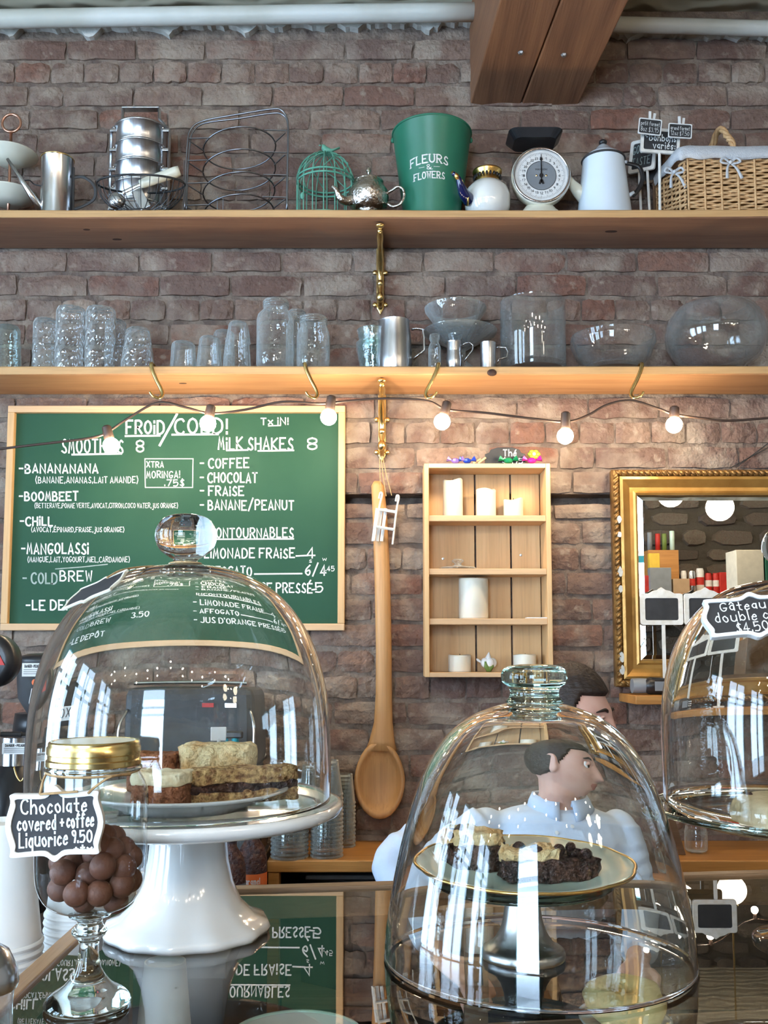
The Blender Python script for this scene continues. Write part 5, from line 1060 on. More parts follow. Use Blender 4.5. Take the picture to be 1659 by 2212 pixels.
for px, lab in ((1429, 'blank black plant sign in white crested frame on the left before the mirror'), (1524, 'blank black sign in white crested frame partly behind the right glass dome')):
    dd = WALL - .075 if px < 1500 else WALL - .085; c = at(px, 1316, dd); w_, h = 92 * U(dd), 68 * U(dd)
    th, X = sign('stand_sign', lab, c, w_, h, 0, 0, 0, fr=.15, base=Vector((c.x, dd, ZL)), group='blank crested signs')
    MB().prism([(c.x + a, c.z + bb) for a, bb in [(-w_ * .32, h * .49), (w_ * .32, h * .49), (w_ * .2, h * .58), (w_ * .1, h * .61), (0, h * .70), (-w_ * .1, h * .61), (-w_ * .2, h * .58)]], dd - .004, dd + .004).build('crest', 'worn', th, bev=.001)
    MB().box((c.x + .004, dd, (c.z - h / 2 + ZL) / 2 + .001), (.009, .006, c.z - h / 2 - ZL)).build('stick', 'worn', th); MB().box((c.x + .004, dd, ZL + .003), (.03, .026, .006)).build('foot', 'worn', th)
# ================================================================== GLASS-TOPPED COUNTER
ZC = EYE.z - .31
A0, A1 = onz(500, 1929, ZC), onz(1659, 1893, ZC); sl = (A1.y - A0.y) / (A1.x - A0.x); XC = onz(262, 1945, ZC).x; XE, YC0 = 1.35, .42
yb_at = lambda x: A0.y + sl * (x - A0.x)
th = thing('display_counter', 'glass-topped wooden display counter across the foreground', 'counter', (.4, .8, 0)); CT = th
mb = MB().add([(XC, YC0, ZC - .008), (XE, YC0, ZC - .008), (XE, yb_at(XE), ZC - .008), (XC, yb_at(XC), ZC - .008)], [(0, 1, 2, 3)])
mb.add([(XC, YC0, ZC), (XE, YC0, ZC), (XE, yb_at(XE), ZC), (XC, yb_at(XC), ZC)], [(0, 1, 2, 3)]); mb.v = mb.v[4:]; mb.f = [(0, 1, 2, 3)]; mb.m = [0]
mb.build('glass_top', 'counterglass', th)
def rail(a, c, w_, z0, z1, mat):
    a, c = Vector(a), Vector(c); dr_ = (c - a).normalized(); n_ = Vector((-dr_.y, dr_.x, 0)) * w_
    vs = [a, c, c + n_, a + n_]; MB().add([(v_.x, v_.y, z0) for v_ in vs] + [(v_.x, v_.y, z1) for v_ in vs], [(0, 3, 2, 1), (4, 5, 6, 7), (0, 1, 5, 4), (1, 2, 6, 5), (2, 3, 7, 6), (3, 0, 4, 7)]).build('rail', mat, th, bev=.002)
rail((XC - .02, yb_at(XC), 0), (XE, yb_at(XE), 0), .022, ZC - .035, ZC + .004, 'strip')
rail((XC, YC0, 0), (XC, yb_at(XC) - .001, 0), .020, ZC - .035, ZC + .004, 'stripy')
rail((XC, YC0 - .02, 0), (XE, YC0 - .02, 0), .02, ZC - .035, ZC + .004, 'strip')
for x in (XC - .008, XE): MB().box((x, YC0 - .01, ZC / 2 - .02), (.024, .02, ZC - .036)).build('post', 'casewood', th)
for x in (XC - .008, .12, .62, XE - .02): MB().box((x, yb_at(x) + .011, ZC / 2 - .02), (.03, .02, ZC - .036)).build('post', 'casewood', th)
ZI = ZC - .20
mb = MB().add([(XC, YC0, ZI), (XE, YC0, ZI), (XE, yb_at(XE), ZI), (XC, yb_at(XC), ZI), (XC, YC0, ZI - .02), (XE, YC0, ZI - .02), (XE, yb_at(XE), ZI - .02), (XC, yb_at(XC), ZI - .02)], [(0, 1, 2, 3), (7, 6, 5, 4), (0, 4, 5, 1), (1, 5, 6, 2), (2, 6, 7, 3), (3, 7, 4, 0)]); mb.build('inner_shelf', 'strip', th)
mb = MB().add([(XC, YC0 - .012, 0), (XE, YC0 - .012, 0), (XE, YC0 - .012, ZC - .03), (XC, YC0 - .012, ZC - .03)], [(0, 1, 2, 3)]); mb.build('front_pane', 'pane', th)
MB().add([(XC - .012, YC0, 0), (XC - .012, yb_at(XC), 0), (XC - .012, yb_at(XC), ZC - .03), (XC - .012, YC0, ZC - .03)], [(0, 1, 2, 3)]).build('side_panel', 'casewood', th, solid=.006)
MB().add([(XC, yb_at(XC) + .012, 0), (XE, yb_at(XE) + .012, 0), (XE, yb_at(XE) + .012, ZI + .02), (XC, yb_at(XC) + .012, ZI + .02)], [(0, 1, 2, 3)]).build('back_panel', 'casewood', th, solid=.006)
# cakes and crockery inside the case
p = onz(1350, 2150, ZI + .105); p = Vector((p.x, p.y, ZI)); th = thing('ring_cake', 'pale lemon iced ring cake inside the glass counter', 'cake', p + Vector((0, 0, .085)))
XT = Matrix.Translation(p + Vector((0, 0, .085))) @ Matrix.Rotation(math.radians(9), 4, 'X')
MB().lathe([(.011, .004), (.011, .020), (.016, .028), (.030, .032), (.043, .026), (.048, .014), (.044, .003)], 44, X=XT, wave=lambda a, r, z: 1 + .03 * math.sin(5 * a)).build('sponge', 'lemon', th, smooth=True)
MB().lathe([(0, .006), (.0112, .006)], 20, X=XT).build('hole', 'muffin', th)
ft = thing('cake_foot', 'low white cake foot carrying the lemon ring cake', 'cake stand', p); MB().lathe([(.030, .001), (.028, .006), (.012, .016), (.011, .055), (.02, .066), (.052, .076), (.054, .079), (.050, .078), (0, .074)], 36, p).build('foot', 'ceramic', ft, smooth=True)
p = onz(640, 2240, ZI + .09); p = Vector((p.x, p.y, ZI)); th = thing('footed_bowl', 'white bowl with pale green rim inside the glass counter', 'bowl', p)
MB().lathe([(0, 0), (.03, 0), (.028, .01), (.055, .05), (.072, .09), (.074, .092), (.068, .09), (.05, .05), (0, .014)], 40, p).build('bowl', 'ceramic', th, smooth=True); MB().tube(circ(p + Vector((0, 0, .091)), .072, 40), .0022, 6, True).build('rim', 'celadon', th, smooth=True)
p = onz(356, 2130, ZI + .12); p = Vector((p.x, p.y, ZI))
def papercup(name, label, p, r0, r1, h, mat, group, cat='paper cup'):
    """inverted cup: rim down"""
    th = tag(MB().lathe([(r1 * .985, .006), (r1 * 1.02, .005), (r1 * 1.04, .0025), (r1 * 1.02, 0), (r1 * .985, .001), (r1 * .98, .006), (r0, h - .004), (r0 * .99, h), (r0 * .92, h), (r0 * .90, h - .006), (0, h - .006)], 36, p).build(name, mat, smooth=True, origin=p), label, cat, group); autosmooth(th, 40); return th
def stackc(name, label, p, r0, r1, h, n, dz, mat, group, lean=0, cat='paper cup'):
    o = papercup(name, label, p, r0, r1, h, mat, group, cat); q = random.Random(n)
    for k in range(1, n): c = copy_tree(o); c.location = Vector(p) + Vector((lean * k + q.uniform(-.0004, .0004), q.uniform(-.0004, .0004), dz * k)); c.rotation_euler = (0, 0, q.uniform(0, 6))
stackc('paper_cup', 'white paper cup nested in the stack inside the glass counter', p, .024, .032, .085, 8, .009, 'paper', 'paper cups inside the counter')
# ------------------------------------------------------------------ domed cake stands
def prof_px(rows, d, zb, px): return [(r * U(d), at(px, y_, d).z - zb) for r, y_ in rows]
def smoothprof(pr, n=5): return [(max(0, v_.x), v_.y) for v_ in catmull([(a, bb, 0) for a, bb in pr], n)]
# left: ironstone stand
c = onz(404, 2012, ZC); d = c.y; v = U(d); ZP = at(404, 1738, d).z
th = thing('cake_stand', 'tall white ironstone cake stand under the left glass dome', 'cake stand', c)
lob = lambda a, r, z: 1 + (.018 * math.cos(12 * a) if z < .03 and r > .07 else 0)
pr = [(0, .002), (150 * v, .001), (168 * v, .001), (172 * v, .006), (166 * v, .012)] + [(140 * v, .017), (112 * v, .032), (94 * v, .054), (84 * v, .078), (80 * v, .10), (80 * v, ZP - ZC - .030), (92 * v, ZP - ZC - .026)]
MB().lathe(pr, 60, c, wave=lob).build('pedestal', 'ceramic', th, smooth=True)
h = ZP - ZC; MB().lathe([(0, h - .027), (120 * v, h - .027), (230 * v, h - .020), (300 * v, h - .013), (320 * v, h - .008), (326 * v, h - .002), (322 * v, h + .003), (312 * v, h + .003), (296 * v, h - .003), (0, h - .004)], 72, c).build('plate', 'ceramic', th, smooth=True)
zpl = ZC + h - .004
pc = Vector((c.x - 12 * v, c.y, zpl)); rp = 222 * v
pl = tag(MB().lathe([(0, .001), (rp * .6, .001), (rp * .62, .004), (rp * .9, .017), (rp, .021), (rp * .985, .023), (rp * .88, .019), (rp * .6, .007), (0, .006)], 64, pc).build('dessert_plate', 'ceramic', smooth=True, origin=pc), 'white dessert plate carrying crumb cakes under the left dome', 'plate')
def dome(label, px, d, zb, rows, rows_in, knob, seg=80, solid='solid', neck=None, wob=0):
    p = Vector((at(px, 1700, d).x, d, zb)); th = thing('glass_dome', label, 'glass dome', p); v = U(d)
    pr = smoothprof(prof_px(rows, d, zb, px)); pr[0] = (pr[0][0], .002)
    # blown glass: the wall is thick at the crown and thins towards the foot
    inner = smoothprof(prof_px(rows_in, d, zb, px)); inner[-1] = (inner[-1][0], .002)
    MB().lathe(pr + inner + [pr[0]], seg, p).build('bell', 'bell', th, smooth=True)
    kp = smoothprof(prof_px(knob, d, zb, px), 4); MB().lathe(kp, 40, p).build('knob', solid, th, smooth=True); return th, p
dm1, pd = dome('tall glass dome with round ball knob over the left cakes', 392, d, ZC + h + .003, [(316, 1735), (317, 1650), (314, 1560), (306, 1490), (289, 1420), (262, 1360), (228, 1310), (182, 1268), (125, 1238), (60, 1223), (0, 1222)], [(0, 1236), (60, 1237), (122, 1251), (176, 1279), (220, 1318), (254, 1366), (281, 1424), (299, 1492), (308, 1560), (312, 1650), (311, 1735)], [(0, 1222), (40, 1221), (30, 1216), (26, 1210), (38, 1202), (56, 1188), (66, 1165), (64, 1142), (50, 1122), (28, 1113), (0, 1111)])
# crumbly cakes
from mathutils import noise as _nz
def LN(v_, am, o_):
    w_ = Vector(v_) * 70 + Vector((o_, o_ * 2, 0)); return _nz.noise_vector(w_) * am * 1.3 + _nz.noise_vector(w_ * 2.7) * am * .7
def slab(mb, size, q, nx=9, ny=6, nz=3, am=.002, X=None, rnd=.25):
    a, bb, h = size; vs = []; idx = {}; fs = []; q_off = q.uniform(0, 50)
    def V(i, j, k):
        if (i, j, k) not in idx:
            x, y, z = i / nx * 2 - 1, j / ny * 2 - 1, k / nz
            e = max(0, abs(x) - .7) * max(0, abs(y) - .7) / .09; s_ = 1 - rnd * e * .5
            idx[(i, j, k)] = len(vs); vs.append((x * a / 2 * s_ + q.uniform(-am, am), y * bb / 2 * s_ + q.uniform(-am, am), z * h + (q.uniform(-am, am) if k else 0)))
        return idx[(i, j, k)]
    for i in range(nx):
        for j in range(ny): fs.append((V(i, j, nz), V(i + 1, j, nz), V(i + 1, j + 1, nz), V(i, j + 1, nz))); fs.append((V(i, j, 0), V(i, j + 1, 0), V(i + 1, j + 1, 0), V(i + 1, j, 0)))
    for k in range(nz):
        for i in range(nx): fs.append((V(i, 0, k), V(i + 1, 0, k), V(i + 1, 0, k + 1), V(i, 0, k + 1))); fs.append((V(i, ny, k), V(i, ny, k + 1), V(i + 1, ny, k + 1), V(i + 1, ny, k)))
        for j in range(ny): fs.append((V(0, j, k), V(0, j, k + 1), V(0, j + 1, k + 1), V(0, j + 1, k))); fs.append((V(nx, j, k), V(nx, j + 1, k), V(nx, j + 1, k + 1), V(nx, j, k + 1)))
    vs = [Vector(v_) + LN(v_, am, q_off) for v_ in vs]
    mb.add(vs, fs, 0, X)
def cake(name, label, p, size, rz, layers, seed, ty=0, tx=0, am=.002):
    th = thing(name, label, 'cake', p); q = random.Random(seed); X0 = Matrix.Translation(p) @ Matrix.Rotation(rz, 4, 'Z') @ Matrix.Rotation(ty, 4, 'Y') @ Matrix.Rotation(tx, 4, 'X')
    for nm, z0, z1, mat, gr in layers:
        mb = MB(); slab(mb, (size[0] * gr, size[1] * gr, z1 - z0), q, am=am, X=X0 @ Matrix.Translation((0, 0, z0)), nx=14, ny=10); mb.build(nm, mat, th, smooth=True, sub=1)
    return th
zc_ = zpl + .0075
def oncake(px, py): return onz(px, py, zc_)
def cakeat(px, y, dz=0): return Vector((at(px, 1700, y).x, y, zc_ + dz))
y0 = pd.y
cake('cake_slice', 'long berry crumb slice at the right front of the plate', cakeat(527, y0 + .006), (.124, .034, .04), math.radians(22), [('base', 0, .014, 'crumb', 1), ('filling', .012, .023, 'berry', .98), ('crumble', .021, .038, 'crumb', .99)], 1, am=.0022)
cake('cake_slice', 'brown square cake with drips of pale icing on the left', cakeat(350, y0 - .030), (.060, .044, .04), math.radians(-6), [('sponge', 0, .026, 'muffin', 1), ('icing', .024, .038, 'icing', 1.03)], 2)
cake('cake_slice', 'sugared crumb cake square behind the long slice', cakeat(470, y0 + .068, .006), (.090, .048, .05), math.radians(6), [('base', 0, .022, 'berry', 1), ('crumble', .019, .052, 'sugar', 1.0)], 3, am=.0026)
cake('cake_slice', 'reddish brown cake piece at the back left of the plate', cakeat(334, y0 + .055, .004), (.058, .042, .04), math.radians(-12), [('sponge', 0, .034, 'muffin', 1), ('top', .032, .045, 'muffin', .94)], 4)
# chalk tag tied to the left dome, seen edge on
cc = at(206, 1274, d - .115); th, X = sign('dome_tag', 'cream framed chalk tag seen edge-on against the left dome', cc, .064, .042, math.radians(-52), math.radians(-48), math.radians(-28), 'curly', fr=.06, framemat='cream', thick=.0016)
tw = MB().tube([Vector((pd.x + 33 * v * math.cos(a), pd.y + 33 * v * math.sin(a), at(392, 1218, d).z)) for a in [2 * math.pi * i / 24 for i in range(24)]], .0014, 5, True); tw.tube(catmull([at(372, 1222, d - .016), at(310, 1224, d - .05), at(262, 1232, d - .095), cc + Vector((.012, -.002, .012))], 4), .0011, 5); tw.build('twine', 'twine', th)
# right: pewter stand under the second dome
c2 = onz(1130, 2066, ZC); d2 = c2.y; v2 = U(d2); ZP2 = at(1130, 1893, d2).z; h2 = ZP2 - ZC
th = thing('pedestal_stand', 'pewter pedestal stand inside the middle glass dome', 'cake stand', c2)
MB().lathe(smoothprof([(86 * v2, .0005), (88 * v2, .004), (84 * v2, .010), (64 * v2, .016), (46 * v2, .030), (38 * v2, .048), (36 * v2, h2 - .016), (50 * v2, h2 - .014)], 4), 48, c2).build('foot', 'pewter', th, smooth=True)
MB().lathe([(0, h2 - .015), (90 * v2, h2 - .014), (178 * v2, h2 - .008), (190 * v2, h2 - .004), (184 * v2, h2 - .003), (0, h2 - .010)], 60, c2).build('tray', 'solidg', th, smooth=True)
pq = c2 + Vector((4 * v2, 0, h2 - .003)); rp = 226 * v2
th = thing('celadon_plate', 'pale green plate with scalloped gilt rim holding berry cake', 'plate', pq)
sc_w = lambda a, r, z: 1 + (.020 * abs(math.cos(5 * a)) if r > rp * .6 else 0)
MB().lathe([(0, 0), (rp * .55, 0), (rp * .6, .003), (rp * .97, .018), (rp, .019), (rp * .97, .0205), (rp * .6, .006), (0, .003)], 80, pq, wave=sc_w).build('dish', 'celadon', th, smooth=True)
MB().tube([pq + Vector((rp * sc_w(a, rp, 0) * math.cos(a), rp * sc_w(a, rp, 0) * math.sin(a), .0195)) for a in [2 * math.pi * i / 100 for i in range(100)]], .0016, 6, True).build('gilt_rim', 'gold', th, smooth=True)
def berry_cake(label, px, py, size, rz, seed, cr=0):
    k = onz(px, py, pq.z + .005); th = thing('berry_cake', label, 'cake', Vector((k.x, k.y, pq.z + .005)), 'berry cakes on the green plate'); q = random.Random(seed); X = Matrix.Translation(th.location) @ Matrix.Rotation(rz, 4, 'Z')
    mb = MB(); slab(mb, (size[0], size[1], size[2] * .72), q, 18, 12, 5, .0030, X); mb.build('filling', 'berry', th, smooth=True, sub=1)
    mb = MB(); slab(mb, (size[0] * .97 * (1 - 2 * abs(cr)), size[1] * .93, size[2] * .34), q, 18, 12, 2, .0036, X @ Matrix.Translation((cr * size[0], .002, size[2] * .66))); mb.build('crust', 'sugar', th, smooth=True, sub=1)
    mb = MB()
    for i in range(9): mb.ball(X @ Vector((q.uniform(-.45, .45) * size[0], q.uniform(-.5, .3) * size[1], size[2] * q.uniform(.75, 1.0))), q.uniform(.004, .007), 8, 6)
    tag(mb.build('berries', 'berry', th, smooth=True), kind='stuff')
berry_cake('thick berry cake piece on the left of the green plate', 1022, 1872, (.062, .042, .040), math.radians(-12), 5)
berry_cake('long low berry cake piece at the front of the green plate', 1185, 1893, (.098, .040, .030), math.radians(10), 6, -.20)
for o in [th_ for th_ in col.objects if th_.parent is None and th_.name.split('.')[0] in ('celadon_plate', 'berry_cake')]: o.rotation_euler.x = math.radians(3.5)
pe = onz(1157, 2072, ZC)
dome('wide bell-shaped glass dome with flat knob in the middle', 1157, pe.y, ZC, [(322, 2072), (317, 2000), (302, 1900), (280, 1800), (250, 1700), (223, 1640), (184, 1585), (140, 1550), (95, 1530), (56, 1520), (0, 1519)], [(0, 1540), (56, 1541), (95, 1550), (134, 1567), (174, 1598), (212, 1648), (241, 1706), (273, 1804), (296, 1903), (312, 2000), (316, 2072)], [(0, 1519), (58, 1519), (54, 1506), (52, 1494), (56, 1484), (68, 1474), (71, 1460), (66, 1446), (50, 1438), (25, 1435), (0, 1435)], solid='solidg')
# far right: glass footed dish with dome
d3 = 1.06; c3 = Vector((at(1728, 1765, d3).x, d3, ZC)); v3 = U(d3); zd = at(1728, 1752, d3).z - ZC
th = thing('glass_cake_stand', 'clear glass footed dish under the right-hand dome', 'cake stand', c3)
MB().lathe(smoothprof([(.052, .001), (.050, .006), (.030, .012), (.014, .024), (.012, .045), (.022, .055), (.012, .066), (.016, zd - .04), (.05, zd - .024), (.11, zd - .014), (304 * v3, zd), (306 * v3, zd + .003), (300 * v3, zd + .003), (.11, zd - .008), (0, zd - .012)], 3), 72, c3).build('dish', 'dome', th, smooth=True)
MB().tube(circ(c3 + Vector((0, 0, zd + .001)), 305 * v3, 80), .0032, 8, True).build('rim', 'solidg', th, smooth=True)
dome('large glass dome with chalk tag at the right edge', 1728, d3, ZC + zd - .006, [(280, 1738), (281, 1650), (281, 1560), (275, 1490), (258, 1420), (230, 1360), (190, 1310), (135, 1272), (60, 1254), (0, 1252)], [(0, 1266), (60, 1268), (132, 1285), (184, 1320), (222, 1367), (250, 1424), (268, 1492), (275, 1560), (276, 1650), (275, 1738)], [(0, 1252), (34, 1250), (26, 1240), (34, 1225), (55, 1200), (60, 1175), (48, 1150), (24, 1140), (0, 1138)])
pk = Vector((c3.x + .0, c3.y - .01, ZC + zd - .0115)); th = thing('cookie', 'pale cookie cake with chocolate chips under the right dome', 'cake', pk)
MB().lathe([(0, 0), (.070, .001), (.074, .010), (.070, .022), (.058, .027), (0, .029)], 40, pk, wave=lambda a, r, z: 1 + .015 * math.sin(7 * a)).build('dough', 'cookie', th, smooth=True)
q = random.Random(4)
for i in range(16):
    a = math.pi + q.uniform(-1.5, 1.9); r_ = q.uniform(.025, .071); MB().ball(pk + Vector((r_ * math.cos(a), r_ * math.sin(a), .027 if r_ < .055 else .017)), (.004, .004, .003), 8, 6).build('chip', 'choc', th, smooth=True)
cc = at(1628, 1331, d3 - .125); th, X = sign('dome_tag', 'white framed Gâteau double choc chalk tag on the right dome', cc, .088, .040, math.radians(-24), math.radians(-6), math.radians(-5), 'curly', fr=.10, framemat='white', lines=[('Gâteau', -.34, .14, .16, .38), ('double choc', -.42, .40, -.12, .12), ('$4.50 +tx', -.22, .36, -.40, -.18)], wd=.0011)
MB().tube(catmull([cc + Vector((-.025, 0, .018)), at(1600, 1288, d3 - .10), at(1700, 1250, d3 - .04)], 5), .0012, 5).build('twine', 'twine', th)
# ------------------------------------------------------------------ footed candy jar
cj = onz(205, 2172, ZC); dj = cj.y; vj = U(dj); cj = Vector((at(196, 1900, dj).x, dj, ZC))
Zj = lambda y_: at(196, y_, dj).z - ZC
th = thing('candy_jar', 'footed glass mason jar with gold lid holding chocolates', 'jar', cj)
Y0 = 2172
MB().lathe(smoothprof([(0, .001), (70 * vj, .0008), (86 * vj, .001), (87 * vj, .005), (74 * vj, .011), (48 * vj, Zj(2125)), (26 * vj, Zj(2090)), (20 * vj, Zj(2050)), (22 * vj, Zj(2030)), (34 * vj, Zj(2018)), (36 * vj, Zj(2008)), (28 * vj, Zj(1998)), (27 * vj, Zj(1985)), (44 * vj, Zj(1974)), (0, Zj(1970))], 3), 44, cj).build('stem', 'solid', th, smooth=True)
MB().lathe(smoothprof([(0, Zj(1968)), (50 * vj, Zj(1967)), (88 * vj, Zj(1950)), (108 * vj, Zj(1915)), (114 * vj, Zj(1870)), (115 * vj, Zj(1800)), (115 * vj, Zj(1725)), (110 * vj, Zj(1695)), (98 * vj, Zj(1672)), (94 * vj, Zj(1660)), (94 * vj, Zj(1645))], 3), 60, cj).build('bowl', 'dome', th, smooth=True)
lid = MB().lathe([(96 * vj, Zj(1652)), (98 * vj, Zj(1650)), (98 * vj, Zj(1640)), (95 * vj, Zj(1637)), (95 * vj, Zj(1628)), (97 * vj, Zj(1626)), (97 * vj, Zj(1612)), (94 * vj, Zj(1608)), (94 * vj, Zj(1602)), (91 * vj, Zj(1599)), (86 * vj, Zj(1599)), (85 * vj, Zj(1601)), (0, Zj(1601))], 56, cj).build('lid', 'brass', th, smooth=True); autosmooth(lid, 40)
MB().lathe([(0, Zj(1600)), (84 * vj, Zj(1600))], 40, cj).build('lid_disc', 'cream', lid)
MB().tube(circ(cj + Vector((0, 0, Zj(1658))), 98 * vj, 44), .0016, 6, True).build('glass_ring', 'solid', th, smooth=True)
balls = [(136, 1884, -.018), (163, 1932, -.030), (220, 1934, -.031), (222, 1872, -.028), (272, 1874, -.012), (272, 1912, -.014), (190, 1890, -.012), (158, 1872, 0), (240, 1836, -.012), (266, 1834, .004), (288, 1852, .006), (214, 1826, -.016), (245, 1810, .010), (205, 1850, .004), (130, 1920, .004), (182, 1944, .000), (250, 1946, .002), (120, 1862, .016), (230, 1905, .014), (170, 1850, .018), (225, 1808, .0), (195, 1920, .02), (262, 1880, .022), (288, 1900, .010)]
for i, (px, py, dy) in enumerate(balls):
    p = at(px, py, dj + dy); rr = Vector((p.x - cj.x, p.y - cj.y, 0)); lim = (100 if py < 1925 else 88) * vj - .0105 + .002
    if rr.length > lim: rr *= lim / rr.length; p = Vector((cj.x + rr.x, cj.y + rr.y, p.z))
    o = tag(MB().ball(p, .0112, 18, 12).build('chocolate_ball', 'choc', smooth=True, origin=p), 'cocoa-dusted chocolate ball inside the footed candy jar', 'chocolate', 'chocolate balls in the candy jar')
cs = at(120, 1779, dj - .055); th, X = sign('jar_tag', 'white framed Chocolate Covered Liquorice chalk tag on the candy jar', cs, 182 * U(dj - .055), 130 * U(dj - .055), 0, math.radians(4), math.radians(-2), 'curly', fr=.085, framemat='white', lines=[('Chocolate', -.38, .36, .18, .40), ('covered +', -.42, .10, -.08, .14), ('coffee', .14, .44, -.06, .16), ('Liquorice', -.40, .14, -.34, -.12), ('9.50', .20, .42, -.30, -.12), ('+tx', .22, .42, -.46, -.36)], wd=.0015)
tw = MB().tube([cj + Vector((97 * vj * math.cos(a), 97 * vj * math.sin(a), Zj(1662) + .002 * math.sin(a))) for a in [2 * math.pi * i / 32 for i in range(32)]], .0011, 5, True); tw.tube(catmull([cj + Vector((88 * vj, -40 * vj, Zj(1668))), at(240, 1678, dj - .05), at(205, 1700, dj - .056), at(190, 1714, dj - .060)], 4), .0011, 5); tw.tube(catmull([cj + Vector((-88 * vj, -40 * vj, Zj(1668))), at(92, 1690, dj - .05), at(86, 1716, dj - .060)], 4), .0011, 5); tw.tube([at(86, 1716, dj - .0605), at(168, 1710, dj - .0605)], .0011, 5); tw.build('twine', 'twine', th)
# ------------------------------------------------------------------ side counter with paper cups and sugar shaker
ZS = .88; xs1 = XC - .025
th = thing('side_counter', 'dark wooden side counter left of the glass counter', 'counter', (-.8, .9, 0)); mb = MB(); mb.box(((xs1 - 1.5) / 2, .85, ZS - .02), (xs1 + 1.5, .95, .04)); mb.build('worktop', 'casewood', th, bev=.003)
MB().box(((xs1 - 1.5) / 2, .87, (ZS - .04) / 2), (xs1 + 1.44, .88, ZS - .04)).build('body', 'dgrey', th)
p = Vector((at(0, 1900, 1.2).x, 1.2, ZS)); stackc('paper_cup', 'white paper cup nested in the tall stack at the left edge', p, .034, .051, .145, int((at(0, 1757, 1.2).z - ZS - .145) / .0098) + 1, .0098, 'paper', 'paper cups in the left stack')
p = Vector((at(176, 2000, 1.30).x, 1.30, ZS)); stackc('paper_cup', 'white paper cup nested in the shorter stack behind the candy jar', p, .032, .046, .11, int((at(176, 1965, 1.3).z - ZS) / .0098) + 1, .0098, 'paper', 'paper cups in the stack behind the jar')
p = Vector((at(-44, 2100, .62).x, .62, ZC + .0005)); hs_ = at(-44, 2066, .62).z - ZC; th = thing('sugar_shaker', 'glass sugar shaker with chrome lid at the bottom left corner', 'shaker', p)
MB().lathe([(0, .002), (.021, .002), (.0225, .008), (.020, hs_ - .03), (.021, hs_ - .014)], 32, p).build('jar', 'glass', th, smooth=True); MB().lathe([(.0222, hs_ - .020), (.0232, hs_ - .017), (.0222, hs_ - .009), (.017, hs_ + .002), (.008, hs_ + .008), (0, hs_ + .009)], 32, p).build('lid', 'steel', th, smooth=True)
MB().lathe([(0, .004), (.0195, .004), (.019, hs_ * .55), (0, hs_ * .55)], 28, p).build('sugar', 'white', th, smooth=True)
# ================================================================== BACK BENCH AND WHAT STANDS ON IT
zq = at(700, 1815, WALL).z; yfb = 2.555; xb0 = at(577, 1860, yfb).x
th = thing('back_bench', 'narrow orange wooden bench along the brick wall', 'bench', (.6, WALL, 0))
MB().box(((xb0 + 1.9) / 2, (yfb + WALL) / 2 - .002, zq - .015), (1.9 - xb0, WALL - yfb - .004, .030)).build('worktop', 'bench', th, bev=.003)
for x in (xb0 + .016, 1.2): MB().box((x, yfb + .03, (zq - .03) / 2), (.03, .04, zq - .03)).build('leg', 'bench', th, bev=.002)
MB().box(((xb0 + 1.9) / 2, (yfb + WALL) / 2, .5), (1.9 - xb0 - .08, WALL - yfb - .02, .03)).build('lower_shelf', 'casewood', th)
MB().box(((xb0 + 1.9) / 2, WALL - .02, zq / 2 - .02), (1.9 - xb0 - .02, .012, zq - .04)).build('back_board', 'black', th)
tub = thing('storage_tub', 'black plastic tub under the left end of the bench', 'tub', (xb0 + .22, 2.66, .515)); MB().loft([((xb0 + .22, 2.68, .515), (.14, 0, 0), (0, .09, 0)), ((xb0 + .22, 2.68, zq - .06), (.15, 0, 0), (0, .10, 0))], 4).build('body', 'black', tub); MB().box((xb0 + .22, 2.68, zq - .052), (.25, .17, .012)).build('lid', 'dgrey', tub, bev=.003)
# paper bag stacks below the bench on the right
q = random.Random(8)
for s_, px0 in enumerate((1462, 1562)):
    xx = at(px0, 1880, 2.6).x
    for k in range(7):
        p = Vector((xx + .06 + q.uniform(-.003, .003), 2.66, zq - .092 + k * .0078)); o = MB().box(p, (.118, .16, .0066), q.uniform(-.02, .02)).build('paper_bag', 'kraft', bev=.0012); tag(o, 'flat brown paper bag in the %s pile under the bench' % ('left' if s_ == 0 else 'right'), 'paper bag', 'flat paper bags, %s pile' % ('left' if s_ == 0 else 'right'))
MB().box((at(1560, 1890, 2.6).x, 2.66, zq - .104), (.36, .2, .016)).build('bag_shelf', 'casewood', th)
# stacks of clear cups
def clear(label, px, d, r0, r1, h, pytop, group):
    p = Vector((at(px, 1800, d).x, d, zq)); n = max(2, int((at(px, pytop, d).z - zq - h) / .0105)); stackc('plastic_cup', label, p, r0, r1, h, n, .0105, 'cupclear', group, cat='plastic cup')
clear('clear plastic cup nested in the leftmost clear stack on the bench', 626, 2.60, .034, .048, .10, 1625, 'clear cups, left stack')
clear('clear plastic cup nested in the middle clear stack on the bench', 706, 2.61, .030, .042, .09, 1630, 'clear cups, middle stack')
clear('clear plastic cup nested in the clear stack against the bricks', 741, 2.74, .026, .034, .08, 1660, 'clear cups, back stack')
p = at(1462, 1790, 2.62); tag(MB().prism([(p.x - .03, zq + .001), (p.x + .022, zq + .001), (p.x - .006, zq + .10), (p.x - .03, zq + .10)], 2.62, 2.632).build('dark_folder', 'casewood'), 'dark brown triangular card propped on the bench beside the man', 'card')
p = Vector((at(1503, 1800, 2.66).x, 2.66, zq)); tag(MB().lathe([(0, .003), (.026, .002), (.030, .008), (.030, .05), (.026, .07)], 32, p).build('glass_tumbler', 'glassc', smooth=True, origin=p), 'short clear glass on the bench below the right-hand dish', 'glass')
